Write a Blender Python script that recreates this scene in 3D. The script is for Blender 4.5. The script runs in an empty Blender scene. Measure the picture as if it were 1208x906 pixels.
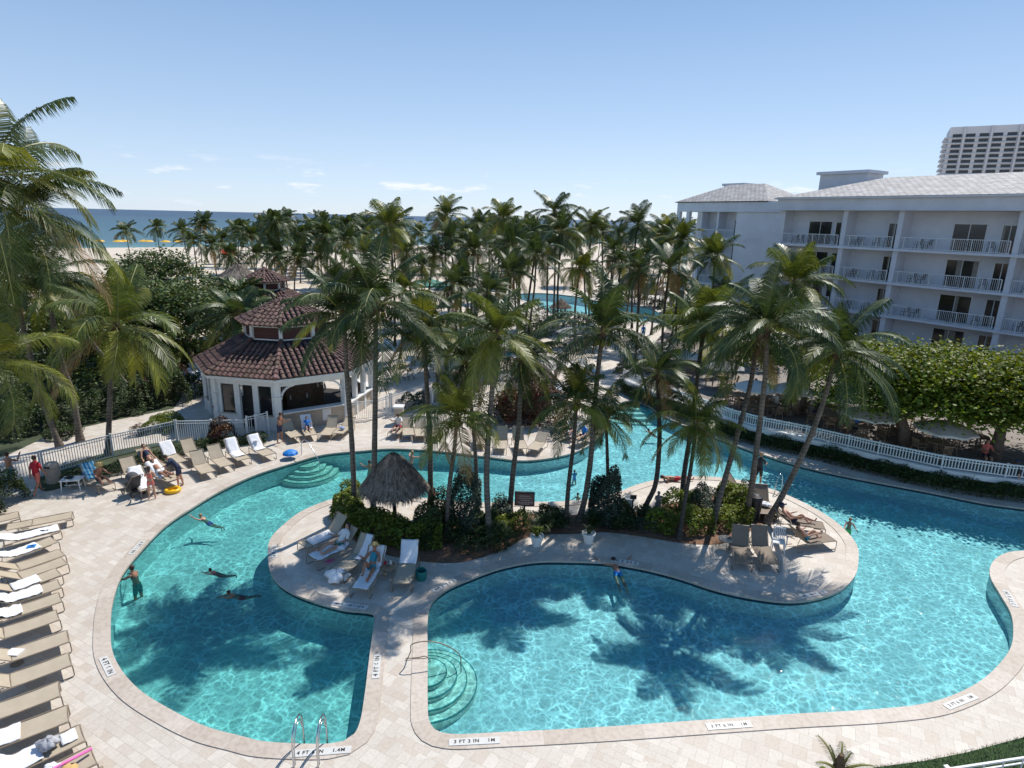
import bpy, bmesh, math, random
import numpy as np
from mathutils import Vector, Matrix, Quaternion
from mathutils.geometry import tessellate_polygon
random.seed(7); RNG = np.random.default_rng(11)
PI = math.pi; R = math.radians
C = bpy.context.scene.collection

# ------------------------------------------------------------------ survey helpers (photo pixel -> ground point)
F = 725.0; PITCH = math.atan(195.7/725.0); ROLL = math.atan(.0231); H = 12.0
cp, sp, cr, sr = math.cos(PITCH), math.sin(PITCH), math.cos(ROLL), math.sin(ROLL)
R0, U0, FW = (1,0,0), (0,sp,cp), (0,cp,-sp)
def ray(px, py):
    u = (px-604)/F; v = (453-py)/F
    a = u*cr-v*sr; b = u*sr+v*cr
    return tuple(R0[i]*a+U0[i]*b+FW[i] for i in range(3))
def P(px, py, z=0.0):
    d = ray(px, py); t = (z-H)/d[2]
    return Vector((d[0]*t, d[1]*t, z))
def Q(px, py, Y):
    d = ray(px, py); t = Y/d[1]
    return Vector((d[0]*t, Y, H+d[2]*t))
def on_line(px, py, a, d):          # where the vertical plane through (a, direction d) meets the pixel's ray -> (s, z)
    r = ray(px, py)
    # a + s d = t r  (x,y)
    det = d[0]*(-r[1]) + r[0]*d[1]
    s = ((-a[0])*(-r[1]) + r[0]*(-a[1]))/det
    t = (d[0]*(-a[1]) + d[1]*a[0])/det
    return s, H+t*r[2]

# ------------------------------------------------------------------ materials
MATS = {}
def mat(name, col, rough=.7, var=0, nscale=4, bump=0, bscale=30, metal=0, spec=.5, island=0, trans=0, var_col=None, coord='Object', rings=0):
    if name in MATS: return MATS[name]
    m = bpy.data.materials.new(name); m.use_nodes = True
    nt = m.node_tree; N = nt.nodes; L = nt.links
    b = N['Principled BSDF']; b.inputs['Roughness'].default_value = rough
    b.inputs['Metallic'].default_value = metal; b.inputs['Specular IOR Level'].default_value = spec
    b.inputs['Base Color'].default_value = (*col, 1)
    src = None
    tc = N.new('ShaderNodeTexCoord')
    if var or var_col:
        n = N.new('ShaderNodeTexNoise'); n.inputs['Scale'].default_value = nscale; n.inputs['Detail'].default_value = 5
        n.inputs['Roughness'].default_value = .65
        L.new(tc.outputs[coord], n.inputs['Vector'])
        r = N.new('ShaderNodeValToRGB'); r.color_ramp.elements[0].position = .32; r.color_ramp.elements[1].position = .68
        c2 = var_col if var_col else tuple(min(1, c*(1+var)) for c in col)
        c1 = col if var_col else tuple(c*(1-var) for c in col)
        r.color_ramp.elements[0].color = (*c1, 1); r.color_ramp.elements[1].color = (*c2, 1)
        L.new(n.outputs['Fac'], r.inputs['Fac']); src = r.outputs['Color']
    if island:
        g = N.new('ShaderNodeNewGeometry'); hs = N.new('ShaderNodeHueSaturation')
        mr = N.new('ShaderNodeMapRange'); mr.inputs['To Min'].default_value = 1-island; mr.inputs['To Max'].default_value = 1+island*1.2
        L.new(g.outputs['Random Per Island'], mr.inputs['Value']); L.new(mr.outputs['Result'], hs.inputs['Value'])
        mh = N.new('ShaderNodeMapRange'); mh.inputs['To Min'].default_value = .475; mh.inputs['To Max'].default_value = .52
        m2 = N.new('ShaderNodeMath'); m2.operation = 'FRACT'; m3 = N.new('ShaderNodeMath'); m3.operation = 'MULTIPLY'; m3.inputs[1].default_value = 17.3
        L.new(g.outputs['Random Per Island'], m3.inputs[0]); L.new(m3.outputs[0], m2.inputs[0]); L.new(m2.outputs[0], mh.inputs['Value']); L.new(mh.outputs['Result'], hs.inputs['Hue'])
        if src: L.new(src, hs.inputs['Color'])
        else: hs.inputs['Color'].default_value = (*col, 1)
        src = hs.outputs['Color']
    if rings:
        wv = N.new('ShaderNodeTexWave'); wv.bands_direction = 'Z'; wv.inputs['Scale'].default_value = 1.9; wv.inputs['Distortion'].default_value = 2.5; wv.inputs['Detail'].default_value = 3; wv.inputs['Detail Scale'].default_value = 2; L.new(tc.outputs['Object'], wv.inputs['Vector'])
        rr = N.new('ShaderNodeValToRGB'); rr.color_ramp.elements[0].position = .1; rr.color_ramp.elements[0].color = (.55,.52,.5,1); rr.color_ramp.elements[1].position = .5; rr.color_ramp.elements[1].color = (1,1,1,1); L.new(wv.outputs['Fac'], rr.inputs['Fac'])
        src = mixc(N, L, .8, src, rr.outputs[0], 'MULTIPLY')
    if src: L.new(src, b.inputs['Base Color'])
    if bump:
        n2 = N.new('ShaderNodeTexNoise'); n2.inputs['Scale'].default_value = bscale; n2.inputs['Detail'].default_value = 6
        L.new(tc.outputs[coord], n2.inputs['Vector'])
        bp = N.new('ShaderNodeBump'); bp.inputs['Strength'].default_value = bump; bp.inputs['Distance'].default_value = .02
        L.new(n2.outputs['Fac'], bp.inputs['Height']); L.new(bp.outputs['Normal'], b.inputs['Normal'])
    if trans:
        t = N.new('ShaderNodeBsdfTranslucent'); mx = N.new('ShaderNodeMixShader'); mx.inputs['Fac'].default_value = trans
        hs2 = N.new('ShaderNodeHueSaturation'); hs2.inputs['Hue'].default_value = .48; hs2.inputs['Saturation'].default_value = 1.1; hs2.inputs['Value'].default_value = 1.5
        if src: L.new(src, hs2.inputs['Color'])
        else: hs2.inputs['Color'].default_value = (*col, 1)
        L.new(hs2.outputs['Color'], t.inputs['Color'])
        L.new(b.outputs['BSDF'], mx.inputs[1]); L.new(t.outputs['BSDF'], mx.inputs[2])
        L.new(mx.outputs['Shader'], N['Material Output'].inputs['Surface'])
    MATS[name] = m
    return m

def _mn(): pass
def math_node(N, L, op, a, b=None):
    n = N.new('ShaderNodeMath'); n.operation = op
    for i, v in enumerate((a, b)):
        if v is None: continue
        if isinstance(v, (int, float)): n.inputs[i].default_value = v
        else: L.new(v, n.inputs[i])
    return n.outputs[0]
def mixc(N, L, fac, a, b, typ='MIX'):
    n = N.new('ShaderNodeMix'); n.data_type = 'RGBA'; n.blend_type = typ
    for sock, v in ((n.inputs[0], fac), (n.inputs[6], a), (n.inputs[7], b)):
        if isinstance(v, (int, float)): sock.default_value = v
        elif isinstance(v, tuple): sock.default_value = (*v, 1) if len(v) == 3 else v
        else: L.new(v, sock)
    return n.outputs[2]

def paver_mat():
    m = bpy.data.materials.new('travertine_pavers'); m.use_nodes = True
    nt = m.node_tree; N = nt.nodes; L = nt.links; b = N['Principled BSDF']; b.inputs['Roughness'].default_value = .62
    tc = N.new('ShaderNodeTexCoord'); mp = N.new('ShaderNodeMapping'); mp.inputs['Rotation'].default_value = (0,0,R(28)); L.new(tc.outputs['Object'], mp.inputs['Vector'])
    def brick(w, h, sc, off):
        t = N.new('ShaderNodeTexBrick'); t.inputs['Scale'].default_value = sc; t.inputs['Brick Width'].default_value = w; t.inputs['Row Height'].default_value = h
        t.inputs['Mortar Size'].default_value = .006; t.inputs['Mortar Smooth'].default_value = .3; t.offset = off
        t.inputs['Color1'].default_value = (0,0,0,1); t.inputs['Color2'].default_value = (1,1,1,1); t.inputs['Mortar'].default_value = (.5,.5,.5,1)
        L.new(mp.outputs[0], t.inputs['Vector']); return t
    b1 = brick(.42, .21, 1, .5); b2 = brick(.30, .42, 1, .37)
    ck = N.new('ShaderNodeTexNoise'); ck.inputs['Scale'].default_value = .55; ck.inputs['Detail'].default_value = 0; L.new(mp.outputs[0], ck.inputs['Vector'])
    sel = math_node(N, L, 'GREATER_THAN', ck.outputs['Fac'], .5)
    tone = mixc(N, L, sel, b1.outputs['Color'], b2.outputs['Color'])
    r = N.new('ShaderNodeValToRGB'); e = r.color_ramp.elements
    e[0].position = 0; e[0].color = (.54,.465,.385,1); e[1].position = 1; e[1].color = (.645,.59,.515,1)
    k = e.new(.35); k.color = (.575,.515,.445,1); k = e.new(.7); k.color = (.605,.55,.48,1)
    L.new(tone, r.inputs['Fac'])
    n = N.new('ShaderNodeTexNoise'); n.inputs['Scale'].default_value = .35; n.inputs['Detail'].default_value = 8; n.inputs['Roughness'].default_value = .7; L.new(tc.outputs['Object'], n.inputs['Vector'])
    rr = N.new('ShaderNodeValToRGB'); rr.color_ramp.elements[0].position = .3; rr.color_ramp.elements[0].color = (.83,.81,.79,1); rr.color_ramp.elements[1].position = .6; rr.color_ramp.elements[1].color = (1,1,1,1); L.new(n.outputs['Fac'], rr.inputs['Fac'])
    c = mixc(N, L, .75, r.outputs['Color'], rr.outputs['Color'], 'MULTIPLY')
    n3 = N.new('ShaderNodeTexNoise'); n3.inputs['Scale'].default_value = 14; n3.inputs['Detail'].default_value = 6; L.new(tc.outputs['Object'], n3.inputs['Vector'])
    r3 = N.new('ShaderNodeValToRGB'); r3.color_ramp.elements[0].position = .3; r3.color_ramp.elements[0].color = (.86,.84,.82,1); r3.color_ramp.elements[1].position = .55; r3.color_ramp.elements[1].color = (1,1,1,1); L.new(n3.outputs['Fac'], r3.inputs['Fac'])
    c = mixc(N, L, .7, c, r3.outputs['Color'], 'MULTIPLY')
    mo = mixc(N, L, sel, b1.outputs['Fac'], b2.outputs['Fac'])
    c = mixc(N, L, math_node(N, L, 'MULTIPLY', mo, .45), c, (.26,.215,.18))
    L.new(c, b.inputs['Base Color'])
    bp = N.new('ShaderNodeBump'); bp.inputs['Strength'].default_value = .25; bp.inputs['Distance'].default_value = .01; L.new(n3.outputs['Fac'], bp.inputs['Height']); L.new(bp.outputs[0], b.inputs['Normal'])
    return m
def coping_mat():
    m = bpy.data.materials.new('coping_stone'); m.use_nodes = True
    nt = m.node_tree; N = nt.nodes; L = nt.links; b = N['Principled BSDF']; b.inputs['Roughness'].default_value = .6
    uv = N.new('ShaderNodeUVMap'); uv.uv_map = 'UVMap'; sx = N.new('ShaderNodeSeparateXYZ'); L.new(uv.outputs[0], sx.inputs[0])
    u = math_node(N, L, 'DIVIDE', sx.outputs[0], .61)
    fr = math_node(N, L, 'FRACT', u); fl = math_node(N, L, 'FLOOR', u)
    j1 = math_node(N, L, 'LESS_THAN', fr, .022)
    j2 = math_node(N, L, 'GREATER_THAN', sx.outputs[1], .985)
    jj = math_node(N, L, 'MAXIMUM', j1, j2)
    wn = N.new('ShaderNodeTexWhiteNoise'); wn.noise_dimensions = '1D'; L.new(fl, wn.inputs['W'])
    r = N.new('ShaderNodeValToRGB'); r.color_ramp.elements[0].color = (.48,.41,.34,1); r.color_ramp.elements[1].color = (.58,.51,.44,1); L.new(wn.outputs['Value'], r.inputs['Fac'])
    tc = N.new('ShaderNodeTexCoord'); n = N.new('ShaderNodeTexNoise'); n.inputs['Scale'].default_value = 9; n.inputs['Detail'].default_value = 7; L.new(tc.outputs['Object'], n.inputs['Vector'])
    r3 = N.new('ShaderNodeValToRGB'); r3.color_ramp.elements[0].position = .3; r3.color_ramp.elements[0].color = (.75,.7,.66,1); r3.color_ramp.elements[1].position = .6; r3.color_ramp.elements[1].color = (1,1,1,1); L.new(n.outputs['Fac'], r3.inputs['Fac'])
    c = mixc(N, L, .7, r.outputs['Color'], r3.outputs['Color'], 'MULTIPLY')
    c = mixc(N, L, math_node(N, L, 'MULTIPLY', jj, .25), c, (.2,.16,.13))
    L.new(c, b.inputs['Base Color']); return m

def ripple_vec(N, L, amt, sc):
    tc = N.new('ShaderNodeTexCoord')
    n = N.new('ShaderNodeTexNoise'); n.inputs['Scale'].default_value = sc; n.inputs['Detail'].default_value = 2
    L.new(tc.outputs['Object'], n.inputs['Vector'])
    s = N.new('ShaderNodeVectorMath'); s.operation = 'SUBTRACT'; s.inputs[1].default_value = (.5,.5,.5); L.new(n.outputs['Color'], s.inputs[0])
    m = N.new('ShaderNodeVectorMath'); m.operation = 'SCALE'; m.inputs['Scale'].default_value = amt; L.new(s.outputs[0], m.inputs[0])
    a = N.new('ShaderNodeVectorMath'); a.operation = 'ADD'; L.new(tc.outputs['Object'], a.inputs[0]); L.new(m.outputs[0], a.inputs[1])
    return tc, a.outputs[0]
def water_mat(name, tint_a, tint_b, split_x=None):
    m = bpy.data.materials.new(name); m.use_nodes = True
    nt = m.node_tree; N = nt.nodes; L = nt.links; N.remove(N['Principled BSDF'])
    tc, v = ripple_vec(N, L, .42, 1.7)
    # caustic light painted into the transparent tint as a net of bright lines
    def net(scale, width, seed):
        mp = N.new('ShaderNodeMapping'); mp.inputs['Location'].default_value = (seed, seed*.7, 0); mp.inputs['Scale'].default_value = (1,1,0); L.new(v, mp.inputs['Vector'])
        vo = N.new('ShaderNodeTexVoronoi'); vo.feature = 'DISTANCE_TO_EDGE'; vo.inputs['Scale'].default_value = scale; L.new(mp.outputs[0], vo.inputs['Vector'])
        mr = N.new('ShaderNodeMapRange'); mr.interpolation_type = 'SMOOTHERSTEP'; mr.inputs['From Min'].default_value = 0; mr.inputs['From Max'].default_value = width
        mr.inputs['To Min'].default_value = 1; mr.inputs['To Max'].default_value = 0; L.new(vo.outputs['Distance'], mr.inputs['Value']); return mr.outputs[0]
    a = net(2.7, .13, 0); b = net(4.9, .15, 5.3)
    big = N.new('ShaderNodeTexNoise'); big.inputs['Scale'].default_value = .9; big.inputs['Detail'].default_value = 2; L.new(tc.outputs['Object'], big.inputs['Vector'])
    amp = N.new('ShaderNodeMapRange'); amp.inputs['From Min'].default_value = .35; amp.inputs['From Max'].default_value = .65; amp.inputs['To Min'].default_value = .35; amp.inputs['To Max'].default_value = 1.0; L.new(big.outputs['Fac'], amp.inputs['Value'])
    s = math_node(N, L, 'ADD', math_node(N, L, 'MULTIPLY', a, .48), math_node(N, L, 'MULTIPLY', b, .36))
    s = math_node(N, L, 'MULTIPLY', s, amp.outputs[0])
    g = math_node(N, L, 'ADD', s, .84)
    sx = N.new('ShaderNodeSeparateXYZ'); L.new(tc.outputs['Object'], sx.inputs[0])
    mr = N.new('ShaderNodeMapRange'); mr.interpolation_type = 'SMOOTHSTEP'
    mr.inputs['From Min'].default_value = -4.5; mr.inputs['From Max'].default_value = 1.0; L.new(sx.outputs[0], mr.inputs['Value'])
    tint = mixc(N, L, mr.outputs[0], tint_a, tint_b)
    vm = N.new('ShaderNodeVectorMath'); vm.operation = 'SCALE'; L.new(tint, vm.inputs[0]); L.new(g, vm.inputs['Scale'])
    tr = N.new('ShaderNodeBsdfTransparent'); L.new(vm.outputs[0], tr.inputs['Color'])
    gl = N.new('ShaderNodeBsdfGlossy'); gl.inputs['Roughness'].default_value = .03; gl.inputs['Color'].default_value = (1,1,1,1)
    nb = N.new('ShaderNodeTexNoise'); nb.inputs['Scale'].default_value = 2.6; nb.inputs['Detail'].default_value = 4; nb.inputs['Roughness'].default_value = .6; L.new(v, nb.inputs['Vector'])
    bp = N.new('ShaderNodeBump'); bp.inputs['Strength'].default_value = 1; bp.inputs['Distance'].default_value = .05; L.new(nb.outputs['Fac'], bp.inputs['Height'])
    L.new(bp.outputs[0], gl.inputs['Normal'])
    fr = N.new('ShaderNodeFresnel'); fr.inputs['IOR'].default_value = 1.33
    df = N.new('ShaderNodeBsdfDiffuse'); df.inputs['Color'].default_value = (.03,.40,.43,1); m0 = N.new('ShaderNodeMixShader'); m0.inputs[0].default_value = .04; L.new(tr.outputs[0], m0.inputs[1]); L.new(df.outputs[0], m0.inputs[2])
    mx = N.new('ShaderNodeMixShader'); L.new(math_node(N, L, 'MULTIPLY', fr.outputs[0], .45), mx.inputs[0]); L.new(m0.outputs[0], mx.inputs[1]); L.new(gl.outputs[0], mx.inputs[2])
    L.new(mx.outputs[0], N['Material Output'].inputs['Surface'])
    return m
def ocean_mat():
    m = bpy.data.materials.new('ocean_water'); m.use_nodes = True
    nt = m.node_tree; N = nt.nodes; L = nt.links; b = N['Principled BSDF']; b.inputs['Roughness'].default_value = .35; b.inputs['Specular IOR Level'].default_value = .28
    uv = N.new('ShaderNodeUVMap'); uv.uv_map = 'UVMap'; sx = N.new('ShaderNodeSeparateXYZ'); L.new(uv.outputs[0], sx.inputs[0])
    mpn = N.new('ShaderNodeMapping'); mpn.inputs['Scale'].default_value = (.004,.02,1); L.new(uv.outputs[0], mpn.inputs['Vector'])
    n = N.new('ShaderNodeTexNoise'); n.inputs['Scale'].default_value = 1; n.inputs['Detail'].default_value = 6; L.new(mpn.outputs[0], n.inputs['Vector'])
    d = math_node(N, L, 'ADD', sx.outputs[1], math_node(N, L, 'MULTIPLY', math_node(N, L, 'SUBTRACT', n.outputs['Fac'], .5), 90))
    mr = N.new('ShaderNodeMapRange'); mr.inputs['From Min'].default_value = 0; mr.inputs['From Max'].default_value = 1400; L.new(d, mr.inputs['Value'])
    pw = math_node(N, L, 'POWER', mr.outputs[0], .45)
    r = N.new('ShaderNodeValToRGB'); e = r.color_ramp.elements
    e[0].position = 0; e[0].color = (.11,.25,.24,1); e[1].position = 1; e[1].color = (.010,.035,.075,1)
    k = e.new(.25); k.color = (.045,.12,.135,1); k = e.new(.55); k.color = (.028,.082,.11,1); k = e.new(.86); k.color = (.02,.06,.09,1)
    L.new(pw, r.inputs['Fac'])
    foam = math_node(N, L, 'LESS_THAN', math_node(N, L, 'ADD', sx.outputs[1], math_node(N, L, 'MULTIPLY', math_node(N, L, 'SUBTRACT', n.outputs['Fac'], .5), 14)), 4.5)
    c = mixc(N, L, foam, r.outputs[0], (.75,.78,.76))
    L.new(c, b.inputs['Base Color'])
    nb = N.new('ShaderNodeTexNoise'); nb.inputs['Scale'].default_value = .25; nb.inputs['Detail'].default_value = 5; L.new(uv.outputs[0], nb.inputs['Vector'])
    bp = N.new('ShaderNodeBump'); bp.inputs['Strength'].default_value = .7; bp.inputs['Distance'].default_value = 1.0; L.new(nb.outputs['Fac'], bp.inputs['Height']); L.new(bp.outputs[0], b.inputs['Normal'])
    return m

M = {}
M['paver'] = paver_mat(); M['coping'] = coping_mat()
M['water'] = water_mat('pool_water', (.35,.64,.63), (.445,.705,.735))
M['ocean'] = ocean_mat()
M['plaster'] = mat('pool_plaster', (.70,.78,.78), .6, .06, 2)
M['tile'] = mat('waterline_tile', (.02,.05,.09), .25, .5, 14)
M['step_edge'] = mat('step_edge_tile', (.10,.30,.31), .4)
M['step'] = mat('step_plaster', (.82,.80,.70), .6, .05, 5)
M['sand'] = mat('beach_sand', (.50,.42,.33), .9, 0, .15, .6, 2.5, var_col=(.66,.57,.46))
M['soil'] = mat('mulch_soil', (.12,.062,.035), .95, 0, 6, .9, 40, var_col=(.25,.14,.085))
M['grass'] = mat('lawn_grass', (.035,.07,.014), .9, .45, 8, .8, 60, island=.4)
M['ground'] = mat('ground_cover', (.05,.065,.03), .95, .4, .6, .6, 6)
M['trunk'] = mat('palm_bark', (.085,.07,.055), .85, 0, 2.2, .8, 22, var_col=(.20,.17,.14), rings=1)
M['trunk_dark'] = mat('dark_palm_bark', (.045,.036,.028), .85, 0, 2.2, .8, 22, var_col=(.11,.09,.072), rings=1)
M['bark'] = mat('tree_bark', (.13,.09,.065), .85, 0, 3, .8, 18, var_col=(.24,.18,.14))
M['boot'] = mat('palm_fibre', (.12,.075,.04), .9, .5, 12, .6, 40)
M['frond'] = mat('palm_leaflet', (.047,.076,.018), .46, .3, .8, island=.35, trans=.2, spec=.45)
M['frond_b'] = mat('bright_palm_leaflet', (.085,.115,.02), .4, .35, .8, island=.3, trans=.28, spec=.5)
M['frond_y'] = mat('yellow_palm_leaflet', (.17,.19,.028), .45, .3, .8, island=.3, trans=.25, spec=.5)
M['frond_d'] = mat('dry_palm_leaflet', (.30,.20,.075), .7, .3, .8, island=.3, trans=.15)
M['rachis'] = mat('palm_rachis', (.22,.22,.055), .5)
M['leaf_bright'] = mat('bright_shrub_leaf', (.13,.17,.022), .55, .35, 1.5, island=.5, trans=.22, spec=.3)
M['leaf_dark'] = mat('dark_shrub_leaf', (.038,.062,.018), .55, .3, 1.5, island=.5, trans=.12, spec=.3)
M['leaf_blue'] = mat('grey_shrub_leaf', (.055,.08,.055), .55, .3, 1.5, island=.45, trans=.12, spec=.3)
M['leaf_red'] = mat('croton_leaf', (.12,.035,.014), .5, 0, 2.2, island=.6, trans=.2, var_col=(.06,.05,.012))
M['leaf_grape'] = mat('sea_grape_leaf', (.10,.14,.04), .55, .35, .6, island=.5, trans=.18, spec=.3)
M['leaf_lime'] = mat('lime_tree_leaf', (.125,.165,.018), .55, .5, .5, island=.5, trans=.25, spec=.3)
M['leaf_tree'] = mat('dense_tree_leaf', (.075,.11,.028), .55, .3, .8, island=.5, trans=.15, spec=.3)
M['frame'] = mat('taupe_metal', (.26,.20,.14), .45, .1, 8)
M['sling'] = mat('tan_sling', (.43,.36,.265), .75, .08, 3, .1, 200)
M['sling2'] = mat('brown_sling', (.22,.17,.125), .75, .08, 3)
M['towel'] = mat('white_terry', (.80,.80,.82), .95, .04, 6, .7, 40)
def striped():
    m = bpy.data.materials.new('striped_blue_towel'); m.use_nodes = True; nt = m.node_tree; N = nt.nodes; L = nt.links; b = N['Principled BSDF']; b.inputs['Roughness'].default_value = .95
    tc = N.new('ShaderNodeTexCoord'); w = N.new('ShaderNodeTexWave'); w.bands_direction = 'Y'; w.inputs['Scale'].default_value = 2.2; w.inputs['Distortion'].default_value = .4; L.new(tc.outputs['Object'], w.inputs['Vector'])
    r = N.new('ShaderNodeValToRGB'); r.color_ramp.elements[0].position = .4; r.color_ramp.elements[0].color = (.02,.24,.48,1); r.color_ramp.elements[1].position = .6; r.color_ramp.elements[1].color = (.35,.60,.70,1); L.new(w.outputs['Fac'], r.inputs['Fac']); L.new(r.outputs[0], b.inputs['Base Color']); return m
M['towel_blue'] = striped()
M['white'] = mat('white_paint', (.74,.74,.72), .5, .06, 3)
M['white_metal'] = mat('white_rail_metal', (.66,.68,.68), .4, .05, 3)
M['stone_cream'] = mat('cream_stone', (.45,.38,.30), .8, .15, 6, .3, 40)
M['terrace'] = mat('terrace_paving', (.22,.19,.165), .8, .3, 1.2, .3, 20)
M['thatch'] = mat('palm_thatch', (.11,.088,.068), .95, 0, 5, .6, 30, island=.6, var_col=(.26,.22,.18))
M['thatch_core'] = mat('thatch_core', (.08,.06,.045), .95, .4, 8)
M['rooftile'] = mat('clay_tile', (.092,.046,.036), .8, 0, 1.6, .4, 30, island=.35, var_col=(.165,.10,.082))
M['louvre'] = mat('maroon_louvre', (.085,.022,.022), .5, .15, 4)
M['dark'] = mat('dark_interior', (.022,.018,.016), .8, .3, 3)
M['wood'] = mat('bar_wood', (.16,.10,.06), .55, .3, 4)
M['glass'] = mat('window_glass', (.018,.020,.024), .08, .2, 2, spec=.6)
M['hotel'] = mat('hotel_stucco', (.60,.62,.66), .8, .10, .35, .25, 12)
M['hotel_roof'] = None
M['steel'] = mat('stainless_steel', (.55,.55,.56), .22, metal=1)
M['black'] = mat('black_plastic', (.015,.015,.018), .5)
M['grey_cloth'] = mat('grey_fabric', (.07,.07,.08), .8)
M['yellow'] = mat('yellow_vinyl', (.80,.45,.01), .35)
M['pink'] = mat('pink_foam', (.75,.16,.42), .6)
M['blue'] = mat('blue_fabric', (.01,.20,.60), .6)
M['teal'] = mat('teal_fabric', (.01,.16,.15), .7)
M['green_canvas'] = mat('green_canvas', (.02,.20,.15), .7)
M['canvas'] = mat('cream_canvas', (.60,.56,.50), .85, .05, 3)
M['grey_canvas'] = mat('grey_canvas', (.28,.29,.31), .85, .05, 3)
M['straw'] = mat('straw', (.55,.38,.15), .85, .2, 20)
M['rock'] = mat('grotto_rock', (.16,.12,.09), .9, .5, 2, .9, 6)
M['wicker'] = mat('wicker', (.30,.20,.12), .8, .2, 20, .4, 60)
M['red'] = mat('red_cloth', (.45,.015,.03), .8)
M['navy'] = mat('navy_cloth', (.02,.03,.07), .8)
M['hat_white'] = mat('white_cloth', (.75,.74,.72), .85)
M['coral'] = mat('coral_cloth', (.62,.16,.12), .8)
M['purple'] = mat('purple_cloth', (.25,.10,.50), .8)
M['teal_cloth'] = mat('turquoise_cloth', (.03,.25,.33), .8)
M['lime_cloth'] = mat('lime_cloth', (.15,.60,.10), .8)
M['skin'] = mat('skin_tone', (.50,.27,.18), .55, .05, 8)
M['skin_tan'] = mat('tanned_skin_tone', (.36,.17,.10), .5, .05, 8)
M['hair'] = mat('brown_hair', (.045,.022,.012), .6)
M['hair_blond'] = mat('fair_hair', (.35,.22,.10), .6)
M['letter'] = mat('black_lettering', (.02,.02,.02), .5)
M['ceramic'] = mat('white_ceramic', (.78,.77,.73), .35)
M['curtain'] = mat('window_curtain', (.20,.19,.17), .25, .2, 3)
M['plate'] = mat('marker_tile', (.60,.59,.56), .4, .06, 8)
M['tower'] = mat('tower_concrete', (.66,.65,.66), .85, .05, .05)
M['beach_red'] = mat('orange_canvas', (.65,.10,.04), .8)

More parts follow.
